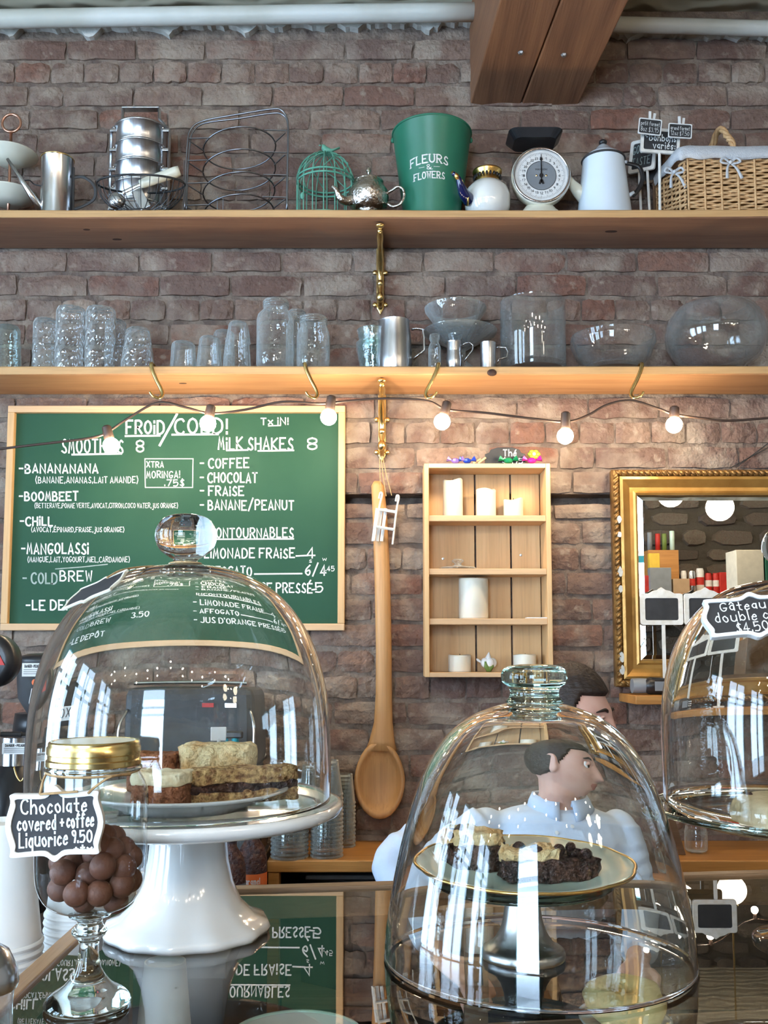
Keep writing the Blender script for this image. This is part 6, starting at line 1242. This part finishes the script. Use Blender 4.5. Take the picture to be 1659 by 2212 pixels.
# dark machine counter on the left
zk = .80; th = thing('machine_counter', 'low dark counter carrying the espresso machine', 'counter', (-.8, 2.6, 0))
MB().box(((xb0 - 2.4) / 2, 2.38, zk - .02), (2.4 + xb0 - .01, .86, .04)).build('worktop', 'dgrey', th, bev=.003); MB().box(((xb0 - 2.4) / 2, 2.40, (zk - .04) / 2), (2.36 + xb0, .80, zk - .04)).build('body', 'black', th)
d = 2.45; x0, x1 = at(262, 1600, d).x, at(560, 1600, d).x; zt = at(400, 1455, d).z; th = thing('espresso_machine', 'dark grey espresso machine seen through the left dome', 'coffee machine', ((x0 + x1) / 2, 2.55, zk)); xm = (x0 + x1) / 2
MB().box((xm, 2.58, (zt + zk + .30) / 2), (x1 - x0, .30, zt - zk - .30)).build('upper_body', 'dgrey', th, bev=.02)
MB().box((xm, 2.66, zk + .20), (x1 - x0 - .02, .14, .30)).build('back_body', 'black', th, bev=.006); MB().box((xm, 2.56, zk + .035), (x1 - x0, .32, .06)).build('drip_tray', 'steelv', th, bev=.006)
for k in range(9): MB().box((xm - .14 + k * .035, 2.50, zk + .067), (.006, .16, .005)).build('tray_bar', 'steel', th)
for s_ in (-1, 1):
    g = Vector((xm + s_ * .085, 2.46, zk + .29)); MB().lathe([(0, .012), (.034, .012), (.036, 0), (.034, -.03), (.028, -.038), (0, -.038)], 24, g).build('group_head', 'steel', th, smooth=True)
    MB().tube([g + Vector((0, -.02, -.03)), g + Vector((0, -.12, -.045))], [.008, .012], 10).build('portafilter_handle', 'black', th, smooth=True)
    MB().tube(catmull([(xm + s_ * (.16), 2.43, zt - .06), (xm + s_ * .175, 2.40, zt - .12), (xm + s_ * .165, 2.40, zt - .26)], 4), .004, 8).build('steam_wand', 'steel', th, smooth=True)
MB().tube([(x0 + .02, 2.45, zt + .012), (x1 - .02, 2.45, zt + .012)], .005, 8).build('cup_rail', 'steel', th); 
for k in range(2): MB().box((xm + .05 + k * .06, 2.428, zt - .05), (.03, .006, .012)).build('badge', 'red' if k == 0 else 'steel', th)
# spray bottle heads behind the cakes
p = Vector((at(505, 1600, 2.40).x + .03, 2.38, zt)); 
th = thing('spray_bottle', 'clear spray bottle with teal and black trigger behind the cakes', 'bottle', (at(512, 1700, 2.32).x, 2.32, zk)); b0 = th.location
zz = at(512, 1600, 2.32).z; MB().lathe([(0, .001), (.032, .001), (.034, .01), (.034, zz - zk - .09), (.02, zz - zk - .05), (.012, zz - zk - .03), (.012, zz - zk)], 28, b0).build('bottle', 'cupclear', th, smooth=True)
MB().box(b0 + Vector((-.008, 0, zz - zk + .03)), (.055, .022, .018)).build('spray_head', 'black', th, bev=.004); MB().tube([b0 + Vector((0, 0, zz - zk - .005)), b0 + Vector((0, 0, zz - zk + .03))], .009, 12).build('neck', 'teal', th); MB().tube(catmull([b0 + Vector((-.022, 0, zz - zk + .022)), b0 + Vector((-.02, 0, zz - zk)), b0 + Vector((-.03, 0, zz - zk - .02))], 4), .004, 6).build('trigger', 'teal', th)
# white tag behind the cakes
p = at(472, 1585, 1.20); c_ = Vector((at(472, 1600, pd.y + .105).x, pd.y + .105, zc_ + .014)); th = thing('cake_tag', 'small white plastic tag standing behind the crumb cakes', 'tag', c_)
zz = at(472, 1582, c_.y).z; MB().box((c_.x, c_.y, zz), (.019, .003, .017), .2).build('card', 'white', th, bev=.001); MB().tube([(c_.x + .004, c_.y, zc_ + .014), (c_.x + .006, c_.y, zc_ + .03), (c_.x, c_.y, zz - .006)], .0022, 6).build('pick', 'white', th)
# coffee grinders
def label_plate(c, w_, h, th, lines=('DANGER - PELIGRO',), sm=4):
    c = Vector(c); pl = MB().box(c, (w_, .0015, h)).build('warning_label', 'white', th); mb = MB(); f = planef(c + Vector((0, -.0014, 0)), (1, 0, 0), (0, 0, 1)); write(mb, lines[0], -w_ * .38, w_ * .38, h * .18, h * .38, .0012, f, .0)
    for k in range(sm - 1): ribbon(mb, [(-w_ * .42, h * (.02 - k * .16)), (w_ * .42, h * (.02 - k * .16))], .0011, f)
    mb.build('label_print', 'black', pl)
def grinder(px, d, pyh, label, w_):
    x = at(px, 1500, d).x; v = U(d); p = Vector((x, d, zk)); th = thing('coffee_grinder', label, 'coffee grinder', p); zh = at(px, pyh, d).z
    MB().loft([(p + Vector((0, .02, .0)), (.10, 0, 0), (0, .11, 0)), (p + Vector((0, .02, .03)), (.10, 0, 0), (0, .11, 0)), (p + Vector((0, .05, .05)), (.075, 0, 0), (0, .075, 0)), (p + Vector((0, .05, zh - zk - .20)), (.07, 0, 0), (0, .075, 0)), (p + Vector((0, .03, zh - zk - .19)), (.085, 0, 0), (0, .095, 0)), (p + Vector((0, .03, zh - zk - .14)), (.08, 0, 0), (0, .09, 0))], 24).build('body', 'black', th, smooth=True)
    return th, p, zh
d = 2.52; gx = at(95, 1500, d).x
th, p, zh = grinder(95, d + .05, 1425, 'black coffee grinder with warning label beside the chalkboard corner', 60)
MB().lathe([(.045, zh - zk - .15), (.075, zh - zk - .10), (.082, zh - zk - .012), (.084, zh - zk)], 32, p + Vector((0, .03, 0))).build('hopper', 'dgrey', th, smooth=True); MB().lathe([(.086, zh - zk - .004), (.086, zh - zk + .006), (.05, zh - zk + .016), (0, zh - zk + .018)], 32, p + Vector((0, .03, 0))).build('hopper_lid', 'black', th, smooth=True)
label_plate(at(71, 1447, p.y + .03 - .088), .055, .034, th)
tg = at(98, 1508, p.y - .085); pl = MB().prism([(tg.x - .042, tg.z - .012), (tg.x - .036, tg.z - .026), (tg.x + .045, tg.z - .024), (tg.x + .048, tg.z + .022), (tg.x - .036, tg.z + .024)], tg.y, tg.y + .001).build('paper_tag', 'white', th); mb = MB(); f = planef(tg + Vector((0, -.0008, 0)), (1, 0, 0), (0, 0, 1)); write(mb, 'NOX', -.030, .030, -.014, .016, .003, f, .3); mb.build('tag_lettering', 'black', pl)
X = Matrix.Translation(at(76, 1474, p.y - .09)) @ Matrix.Rotation(math.pi / 2, 4, 'X'); MB().lathe([(0, .004), (.008, .003), (.009, 0)], 16, X=X).build('button', 'orange', th)
d = 2.00; c_ = at(-30, 1428, d); th = thing('grinder_hopper', 'big round black hopper with red warning triangle at the left edge', 'coffee grinder', Vector((c_.x, d + .06, zk)))
X = Matrix.Translation(c_) @ Matrix.Rotation(math.pi / 2, 4, 'X'); rr = 61 * U(d); MB().lathe([(0, .008), (rr * .7, .006), (rr * .94, 0), (rr, -.015), (rr * .95, -.05), (rr * .6, -.07), (0, -.07)], 44, X=X).build('drum', 'black', th, smooth=True)
MB().prism([(c_.x + .005, c_.z - .008), (c_.x + .042, c_.z - .008), (c_.x + .024, c_.z + .026)], c_.y - .011, c_.y - .0085).build('warning_triangle', 'red', th)
MB().loft([((c_.x - .10, d + .05, zk), (.09, 0, 0), (0, .10, 0)), ((c_.x - .10, d + .05, zk + .04), (.085, 0, 0), (0, .10, 0)), ((c_.x - .09, d + .05, c_.z - .06), (.045, 0, 0), (0, .035, 0)), ((c_.x - .03, d + .045, c_.z), (.03, 0, 0), (0, .03, 0))], 20).build('column', 'black', th, smooth=True)
# steel knock-out canister with a label, marker on top
d = 2.30; p0 = at(33, 1652, d); zcan = at(33, 1592, d).z; th = thing('steel_canister', 'polished steel canister with warning label at the left edge', 'canister', Vector((p0.x, d, p0.z))); rr = 31 * U(d); hcan = zcan - p0.z
MB().lathe([(0, 0), (rr, 0), (rr, hcan - .012), (rr * 1.03, hcan - .011), (rr * 1.03, hcan), (0, hcan)], 36, th.location).build('can', 'steel', th, smooth=True); autosmooth(th.children[0], 40)
label_plate(at(34, 1617, d - rr - .002), 57 * U(d), 23 * U(d), th)
base = thing('grinder_stand', 'black grinder base with a bright V-shaped wire below the canister', 'coffee grinder', Vector((p0.x, d, zk))); MB().loft([((p0.x, d, zk), (.085, 0, 0), (0, .09, 0)), ((p0.x, d, p0.z - .10), (.07, 0, 0), (0, .07, 0)), ((p0.x, d, p0.z - .001), (.040, 0, 0), (0, .04, 0))], 20).build('body', 'black', base, smooth=True)
MB().tube(catmull([at(30, 1656, d - .06), at(36, 1676, d - .068), at(45, 1688, d - .07), at(54, 1674, d - .068), at(60, 1656, d - .06)], 5), .0022, 6).build('wire_clip', 'brass', base, smooth=True)
A = at(6, 1576, d); tag(MB().tube([Vector((A.x, d - .01, zcan + .007)), Vector((A.x + .046, d - .005, zcan + .007)), Vector((A.x + .048, d - .005, zcan + .007)), Vector((A.x + .062, d, zcan + .0065))], [.0062, .0062, .004, .0035], 10).build('marker_pen', 'black'), 'black marker pen lying on the steel canister', 'pen')
# syrup bottles below the cake stand plate
for px, dd, lab, mt, lb in ((545, 2.22, 'dark syrup bottle with orange label behind the white pedestal', 'orange', 'Caramel'), (498, 2.12, 'dark syrup bottle with grey label nearest the white pedestal', 'grey', '')):
    p = Vector((at(px, 1860, dd).x, dd, zk)); hb_ = .21; th = thing('syrup_bottle', lab, 'bottle', p, 'syrup bottles by the espresso machine')
    MB().lathe([(0, .001), (.030, .001), (.033, .006), (.033, hb_ * .62), (.028, hb_ * .74), (.013, hb_ * .85), (.012, hb_)], 28, p).build('bottle', 'berry', th, smooth=True); MB().lathe([(.0145, hb_ - .02), (.0145, hb_ + .004), (0, hb_ + .005)], 18, p).build('cap', 'black', th, smooth=True)
    MB().lathe([(.0336, hb_ * .34), (.0336, hb_ * .50)], 28, p).build('label_band', mt, th, smooth=True)
    if not lb: continue
    mb = MB(); f = lambda a, bb: p + Vector((.0342 * math.sin(a / .0342), -.0342 * math.cos(a / .0342), bb)); write(mb, lb, -.018, .022, hb_ * .40, hb_ * .46, .0016, f, 0); mb.build('label_lettering', 'white', th)
# ================================================================== MAN BEHIND THE COUNTER
DMN = 2.20; um = U(DMN)
def mp(px, py, dy=0): p = at(px, py, DMN); return Vector((p.x, p.y + dy, p.z))
HC = mp(1226, 1556); YAW = math.radians(-28); ROLL = math.radians(4)
XH = Matrix.Translation(HC) @ Matrix.Rotation(YAW, 4, 'Z') @ Matrix.Rotation(ROLL, 4, 'Y')
ga = lambda v_, s_: math.exp(-(v_ / s_) ** 2)
def headpt(a, ph, off=0):
    """a around the vertical axis from the nose (+x), ph latitude"""
    cx_, sx_ = math.cos(a), math.sin(a); cp, sp = math.cos(ph), math.sin(ph)
    x, y, z = .094 * cp * cx_, .074 * cp * sx_, .112 * sp
    if x < 0: x *= 1.08
    fr = max(0, cx_)
    if z < 0:
        t_ = min(1, -z / .112); y *= 1 - .30 * t_ ** 1.5
        if x < 0: x *= 1 - .52 * t_ ** 1.2
        else: x *= 1 + .10 * t_ * fr
    else: x *= 1 + .02 * fr
    pz, py = z, y
    if fr > .2:
        bx = 0
        bx += .006 * ga(pz - .030, .012) * ga(py, .042)                       # brow
        nz = (pz + .030) / .055
        if 0 <= nz <= 1: bx += .027 * (1 - nz) ** .8 * ga(py, .011 + .006 * (1 - nz))   # nose ridge
        elif -.25 < nz < 0: bx += .027 * (1 + nz / .25) * ga(py, .014)
        bx -= .012 * ga(pz - .012, .013) * (ga(py - .030, .015) + ga(py + .030, .015))  # eye sockets
        bx += .004 * ga(pz + .012, .018) * (ga(py - .038, .016) + ga(py + .038, .016))  # cheek bones
        bx += .0085 * ga(pz + .053, .007) * ga(py, .020) + .0085 * ga(pz + .067, .007) * ga(py, .018)  # lips
        bx -= .006 * ga(pz + .060, .0028) * ga(py, .020)
        bx += .009 * ga(pz + .098, .013) * ga(py, .020)                        # chin
        x += bx * fr
    v_ = Vector((x, y, z)); return v_ + v_.normalized() * off
body = MB(); nu, nv = 96, 72; vs = []; fs = []
for j in range(nv + 1):
    for i in range(nu): vs.append(XH @ headpt(2 * math.pi * i / nu, -math.pi / 2 * .998 + math.pi * .998 * j / nv))
fs = [(j * nu + i, j * nu + (i + 1) % nu, (j + 1) * nu + (i + 1) % nu, (j + 1) * nu + i) for j in range(nv) for i in range(nu)]; fs += [tuple(range(nu))[::-1], tuple(nv * nu + i for i in range(nu))]
body.add(vs, fs)
for s_ in (-1, 1):
    e = XH @ Matrix.Translation((-.004, s_ * .073, -.004)) @ Matrix.Rotation(s_ * .35, 4, 'Z'); body.ball((0, 0, 0), (.017, .008, .030), 14, 10, X=e); body.tube([e @ Vector((.017 * math.cos(t_) * 1.0 - .002, s_ * .006, .030 * math.sin(t_))) for t_ in [-1.4 + i * .42 + math.pi / 2 for i in range(9)]], .0045, 6)
NB = mp(1218, 1706, .03); body.loft([(HC + Vector((-.014, .006, -.045)), (.052, 0, 0), (0, .056, 0)), (HC + Vector((-.012, .012, -.10)), (.051, 0, 0), (0, .056, 0)), (NB + Vector((0, .012, .01)), (.060, 0, 0), (0, .062, 0)), (NB + Vector((0, .03, -.05)), (.10, 0, 0), (0, .07, 0))], 20)
SL, SR = mp(1036, 1748, .02), mp(1386, 1744, .05); CH = mp(1216, 1850, .07); WA = mp(1214, 2010, .16); HP = Vector((WA.x, 2.40, .80))
def torso(mb, g):
    mb.loft([(NB + Vector((0, .03, .005)), (.085 + g, 0, 0), (0, .065 + g, 0)), (mp(1212, 1716, .04), (.135 + g, 0, .0), (0, .072 + g, 0)), (mp(1212, 1738, .045), (.190 + g, 0, .0), (0, .085 + g, 0)), (mp(1212, 1785, .05), (.202 + g, 0, 0), (0, .108 + g, 0)), (CH, (.185 + g, 0, 0), (0, .122 + g, 0)), (WA, (.160 + g, 0, 0), (0, .112 + g, 0)), (HP, (.170 + g, 0, 0), (0, .120 + g, 0)), (HP - Vector((0, 0, .09)), (.165 + g, 0, 0), (0, .11 + g, 0))], 28)
EL, ER = mp(856, 1862, -.02), mp(1412, 1925, .02); HL, HR = mp(930, 2010, -.16), mp(1330, 2010, -.20)
def arm(mb, S, E, H_, g, full=True):
    mb.ball(S + Vector((0, .008, -.012)), (.052 + g, .056 + g, .052 + g), 16, 12)
    P = [S, S.lerp(E, .5), E, E.lerp(H_, .35), H_]; mb.tube(catmull(P, 5), [.055 + g - (.055 - .034) * (i / 20) + (.004 if 8 < i < 12 else 0) for i in range(21)], 16); mb.ball(E, .046 + g, 14, 10)
torso(body, -.010); arm(body, SL, EL, HL, -.008); arm(body, SR, ER, HR, -.008)
def hand(mb, H_, dr_, up):
    dr_ = Vector(dr_).normalized(); sd = dr_.cross(Vector(up)).normalized(); P0 = H_ + dr_ * .05
    mb.loft([(H_, sd * .026, Vector(up) * .018), (H_ + dr_ * .03, sd * .036, Vector(up) * .016), (H_ + dr_ * .085, sd * .040, Vector(up) * .013)], 12)
    for k, (o_, L) in enumerate(((-.030, .066), (-.010, .076), (.010, .072), (.029, .056))):
        b0 = H_ + dr_ * .08 + sd * o_; mb.tube([b0, b0 + dr_ * L * .45 + Vector(up) * .004, b0 + dr_ * L * .78 - Vector(up) * .010, b0 + dr_ * L * .95 - Vector(up) * .026], [.0095, .009, .0085, .0075], 8)
    b0 = H_ + dr_ * .03 - sd * .03; mb.tube([b0, b0 + dr_ * .03 - sd * .022, b0 + dr_ * .058 - sd * .026 - Vector(up) * .008], [.012, .0105, .009], 8)
hand(body, HL, (.5, -.6, -.3), (0, -.3, 1)); hand(body, HR, (-.3, -.8, -.3), (0, -.3, 1))
def leg(mb, s_, g):
    a, k, f_ = HP + Vector((s_ * .09, 0, -.04)), Vector((HP.x + s_ * .11, 2.29, .44)), Vector((HP.x + s_ * .12, 2.38, .07)); mb.tube(catmull([a, a.lerp(k, .5), k, k.lerp(f_, .5), f_], 4), [.085 + g - .045 * (i / 16) for i in range(17)], 14)
for s_ in (-1, 1): leg(body, s_, -.008)
man = thing('person', 'man in a light blue collared shirt leaning behind the middle dome', 'person', (HP.x, HP.y, 0))
def union(o, vox, it=4):
    m_ = o.modifiers.new('remesh', 'REMESH'); m_.mode = 'VOXEL'; m_.voxel_size = vox; m_.use_smooth_shade = True
    m2 = o.modifiers.new('smooth', 'SMOOTH'); m2.iterations = it; m2.factor = .5
    dg = bpy.context.evaluated_depsgraph_get(); me = bpy.data.meshes.new_from_object(o.evaluated_get(dg)); o.modifiers.clear(); o.data = me
    for p_ in me.polygons: p_.use_smooth = True
    return o
bo = union(body.build('body', 'skin', man), .0045, 3)
# rosy lips by faces near the mouth
bo.data.materials.append(MAT['lip']); Xi = (Matrix.Translation(-WO[man.name]) @ XH).inverted()
for p_ in bo.data.polygons:
    v_ = Xi @ p_.center
    if v_.x > .082 and abs(v_.y) < .024 * (1 - ((v_.z + .060) / .022) ** 2) and abs(v_.z + .060) < .013: p_.material_index = 1
sh = MB(); torso(sh, .004); arm(sh, SL, EL, HL.lerp(EL, .12), .006); arm(sh, SR, ER, HR.lerp(ER, .12), .006)
for k in range(7):   # folds pulled across the chest and sleeves
    q = random.Random(k); a = mp(1010 + k * 55, 1770 + q.uniform(-20, 50), -.075); sh.tube(catmull([a, a + Vector((q.uniform(.02, .06), -.008, -.06)), a + Vector((q.uniform(.0, .06), .0, -.15))], 4), [.004 + .006 * math.sin(math.pi * i / 8) for i in range(9)], 8)
for S, E in ((SL, EL), (SR, ER)):
    for k in range(5): c_ = S.lerp(E, .35 + .13 * k); dr_ = (E - S).normalized(); a1 = dr_.orthogonal().normalized(); a2 = dr_.cross(a1); sh.tube([c_ + (a1 * math.cos(t_) + a2 * math.sin(t_)) * .056 + dr_ * .012 * math.sin(t_ + k) for t_ in [2 * math.pi * i / 14 for i in range(14)]], .008, 6, True)
so = union(sh.build('shirt', 'shirt', man), .007, 3)
tr = MB(); tr.loft([(HP + Vector((0, 0, .05)), (.172, 0, 0), (0, .122, 0)), (HP - Vector((0, 0, .10)), (.170, 0, 0), (0, .118, 0))], 24)
for s_ in (-1, 1): leg(tr, s_, .006)
union(tr.build('trousers', 'trouser', man), .012, 2)
for s_ in (-1, 1): MB().loft([((HP.x + s_ * .12, 2.44, .035), (.035, 0, 0), (0, 0, .034)), ((HP.x + s_ * .12, 2.36, .045), (.042, 0, 0), (0, 0, .044)), ((HP.x + s_ * .12, 2.24, .030), (.045, 0, 0), (0, 0, .029)), ((HP.x + s_ * .12, 2.17, .022), (.030, 0, 0), (0, 0, .020))], 14).build('shoe', 'black', man, smooth=True)
# collar: band and two points
cn = NB + Vector((.002, .012, .014)); YW = math.radians(20)
mb = MB(); n = 28; vs = []
for i in range(n + 1):
    a = math.radians(-90 + 12) + math.radians(336) * i / n; ca, sa = math.cos(a), math.sin(a); front = max(0, -sa)
    for r_, z_ in ((.066, -.002), (.066, .030 - .014 * front), (.070, .034 - .016 * front), (.078, .008 - .014 * front), (.082 + .012 * front, -.012 - .030 * front ** 3)): vs.append(cn + Vector((r_ * ca + .004, r_ * sa * .98, z_ + .004 - .006 * front)))
mb.add(vs, [(i * 5 + k, (i + 1) * 5 + k, (i + 1) * 5 + k + 1, i * 5 + k + 1) for i in range(n) for k in range(4)]); mb.build('collar', 'collar', man, smooth=True, solid=.003)
for k, (px, py) in enumerate(((1196, 1762), (1232, 1745), (1228, 1795), (1228, 1850))):
    p = mp(px, py, -.07 if k > 1 else -.055); MB().lathe([(0, .0022), (.0048, .002), (.0052, 0)], 12, X=Matrix.Translation(p) @ Matrix.Rotation(math.pi / 2, 4, 'X')).build('button', 'white', man)
# eyes, brows, hair
for s_ in (-1, 1):
    ec = XH @ Vector((.0765, s_ * .030, .011)); ey = MB().ball(ec, .0105, 14, 10).build('eye', 'eye', man, smooth=True); MB().ball(XH @ Vector((.0828, s_ * .0312, .0108)), .0060, 12, 10).build('iris', 'iris', ey, smooth=True)
    ld = MB(); ld.tube(catmull([XH @ Vector((.0845, s_ * .0195, .0125)), XH @ Vector((.0885, s_ * .029, .0185)), XH @ Vector((.080, s_ * .0405, .0125))], 5), [.0015, .0025, .0032, .0036, .0038, .0038, .0036, .0032, .0026, .002, .0014], 6); ld.build('eyelid', 'skin', man, smooth=True)
    MB().tube(catmull([XH @ Vector((.093, s_ * .012, .028)), XH @ Vector((.092, s_ * .030, .034)), XH @ Vector((.078, s_ * .050, .028))], 5), [.0022, .003, .0036, .0038, .0038, .0036, .0034, .003, .0024, .0018, .001], 6).build('eyebrow', 'hair', man, smooth=True)
hm = MB(); vs = []; keep = {}; nu, nv = 120, 96
def isH(a, ph):
    z = .112 * math.sin(ph); f_ = math.cos(a)
    return z > (.060 + .004 * f_ if f_ > .5 else .062 - .085 * ((.5 - f_) / .6) ** .8 if f_ > -.1 else -.028 - .02 * min(1, (-.1 - f_) / .5))
def hoff(a, ph):
    f_ = math.cos(a); top = max(0, math.sin(ph)); return .004 + .010 * top ** 1.5 * (1 + .5 * max(0, f_)) + .0010 * math.sin(a * 23 + ph * 9) * top
for j in range(nv + 1):
    for i in range(nu): a = 2 * math.pi * i / nu; ph = -math.pi / 2 + math.pi * j / nv * .999; vs.append(XH @ headpt(a, ph, hoff(a, ph) if isH(a, ph) else .001))
fs = []
for j in range(nv):
    for i in range(nu):
        A_ = [(i, j), ((i + 1) % nu, j), ((i + 1) % nu, j + 1), (i, j + 1)]
        if any(isH(2 * math.pi * u_ / nu, -math.pi / 2 + math.pi * w_ / nv * .999) for u_, w_ in A_): fs.append(tuple(w_ * nu + u_ for u_, w_ in A_))
hm.add(vs, fs); ho = hm.build('hair', 'hair', man, smooth=True, solid=.003)
me = ho.data
import bmesh
bm = bmesh.new(); bm.from_mesh(me); bmesh.ops.delete(bm, geom=[v_ for v_ in bm.verts if not v_.link_faces], context='VERTS'); bm.to_mesh(me); bm.free()
# ================================================================== SEEN IN THE MIRROR: things at the stone wall behind the camera
def mir(px, py, y):
    """point at depth y behind the camera that the looking glass shows at (px, py)"""
    ym = DM + .0165; r = ray(px, py); t1 = ym / r.y; hit = EYE + r * t1; t2 = (ym - y) / r.y; return Vector((hit.x + r.x * t2, y, hit.z + r.z * t2))
YG = -.9
for px, py, lab in ((1555, 1096, 'large lit white globe pendant reflected in the mirror'), (1449, 1068, 'lit white globe pendant cut off by the upper edge of the looking glass')):
    p = mir(px, py, YG if px > 1500 else YG - .4); th = thing('globe_pendant', lab, 'lamp', p, 'globe pendants'); MB().ball(p, .092, 18, 12).build('globe', 'globe', th, smooth=True)
    MB().tube([p + Vector((0, 0, .09)), Vector((p.x, p.y, CEIL - .02))], .006, 8).build('rod', 'brass', th); MB().lathe([(.05, 0), (.045, -.02), (0, -.022)], 24, Vector((p.x, p.y, CEIL))).build('canopy', 'brass', th, smooth=True); MB().lathe([(.036, .078), (.034, .10), (.008, .105)], 20, p).build('fitter', 'brass', th, smooth=True)
YK = -2.2; a, c = mir(1380, 1284, YK), mir(1680, 1284, YK); zsh = a.z
th = thing('stock_shelf', 'brown shelf of groceries along the stone wall, seen in the mirror', 'shelf', ((a.x + c.x) / 2, YK, zsh)); MB().box(((a.x + c.x) / 2 + .1, YK - .08, zsh - .02), (c.x - a.x + .5, .5, .04)).build('plank', 'bench', th, bev=.004)
for x in (a.x - .05, (a.x + c.x) / 2, c.x + .2): MB().box((x, YB + .09, zsh - .11), (.03, .12, .14)).build('bracket', 'casewood', th)
def can(px, w_, pyt, mat, lab, k):
    p = mir(px, 1280, YK + .06); p.z = zsh; h = mir(px, pyt, YK + .06).z - zsh; r = w_ / 2 / F * (2 * DM - p.y); th = thing('drink_can', lab, 'can', p, 'cans and bottles on the stock shelf')
    MB().lathe([(0, 0), (r * .85, 0), (r, .012), (r, h - .02), (r * .82, h - .004), (r * .80, h), (0, h - .004)], 24, p).build('can', mat, th, smooth=True); MB().lathe([(r * 1.005, h * .35), (r * 1.005, h * .65)], 24, p).build('band', 'white' if mat == 'red' else 'red', th, smooth=True)
can(1495, 16, 1233, 'steel', 'tall thin silver and red can leftmost on the stock shelf', 0); can(1513, 17, 1228, 'white', 'white can with red band on the stock shelf', 1); can(1531, 15, 1238, 'red', 'red can next to the white can on the stock shelf', 2); can(1547, 15, 1238, 'red', 'red can beside the red carton on the stock shelf', 3); can(1478, 12, 1233, 'white', 'small pale bottle behind the kraft box', 4)
def carton(name, label, px0, px1, py0, py1, y, dp, mat, cat='box', z0=None, rz=0):
    a, c = mir(px0, py1, y), mir(px1, py0, y); zb2 = a.z if z0 is None else z0; th = MB().box(((a.x + c.x) / 2, y - dp / 2, (zb2 + c.z) / 2), (abs(c.x - a.x), dp, c.z - zb2), rz).build(name, mat, bev=.004); return tag(th, label, cat)
carton('red_carton', 'red carton at the right of the cans in the mirror', 1556, 1582, 1236, 1284, YK + .10, .12, 'red', z0=zsh)
carton('kraft_box', 'brown kraft box in front of the bottles in the mirror', 1455, 1490, 1250, 1284, YK + .16, .08, 'kraft', z0=zsh)
carton('coffee_bag', 'grey green coffee bag with cream edge in the mirror', 1405, 1450, 1226, 1284, YK + .16, .07, 'grey', 'bag', z0=zsh)
carton('orange_packet', 'orange and blue packet above the coffee bag in the mirror', 1403, 1425, 1195, 1226, YK + .14, .05, 'yellow', 'packet', z0=mir(1410, 1226, YK + .16).z)
carton('red_packet', 'narrow red packet at the mirror left edge', 1390, 1402, 1243, 1284, YK + .12, .08, 'red', 'packet', z0=zsh)
bx_ = carton('wooden_hutch', 'brown wooden hutch carrying candles in the mirror', 1402, 1466, 1188, 1284, YK - .14, .14, 'bench', 'cabinet', z0=zsh)
zh_ = mir(1430, 1188, YK - .14).z
for px, mt, pt, lab in ((1404, 'grey', 1150, 'grey candle on the wooden hutch'), (1421, 'red', 1153, 'red candle on the wooden hutch'), (1435, 'leaf', 1153, 'green candle in the middle of the wooden hutch'), (1452, 'celadon', 1147, 'tall pale green candle on the wooden hutch')):
    p = mir(px, 1185, YK - .2); p.z = zh_; r = .020; h = mir(px, pt, YK - .2).z - zh_; th = thing('pillar_candle', lab, 'candle', p, 'candles on the hutch'); MB().lathe([(0, 0), (r, 0), (r * 1.02, h - .004), (r * .9, h), (0, h - .006)], 18, p).build('wax', mt, th, smooth=True); MB().tube([p + Vector((0, 0, h - .006)), p + Vector((0, 0, h + .008))], .0015, 5).build('wick', 'wick', th)
a = mir(1592, 1288, -1.5); th = thing('display_box', 'tall cream box with green panel at the right of the mirror', 'box', (a.x + .2, -1.6, a.z)); zt = mir(1592, 1188, -1.5).z
MB().box((a.x + .10, -1.6, (a.z + zt) / 2), (.20, .22, zt - a.z)).build('cream_side', 'boxcream', th, bev=.004); MB().box((a.x + .33, -1.6, (a.z + zt) / 2), (.24, .23, zt - a.z + .01)).build('green_side', 'boxgreen', th, bev=.004)
th2 = thing('box_plinth', 'dark plinth under the tall cream display box', 'plinth', (a.x + .2, -1.6, 0)); MB().box((a.x + .21, -1.6, (a.z - .006) / 2), (.5, .3, a.z - .006)).build('column', 'casewood', th2, bev=.004)

# a second string of bulbs across the room, seen only as sparkles in the glass
th = thing('string_light', 'second string of small lit bulbs strung across the room behind', 'string light', (0, -1.2, 2.75)); P = []
for k in range(15):
    x = -2.6 + k * .4; P.append(Vector((x, -1.2 + .25 * math.sin(k * 1.3), 2.72 + .05 * math.cos(k * math.pi))))
MB().tube(catmull(P, 4), .0035, 6).build('cable', 'cable', th)
for v_ in P:
    so = MB().tube([v_ + Vector((0, 0, .002)), v_ - Vector((0, 0, .04))], .012, 10).build('socket', 'cable', th); MB().ball(v_ - Vector((0, 0, .06)), .026, 8, 6).build('bulb', 'bulbfar', so, smooth=True)
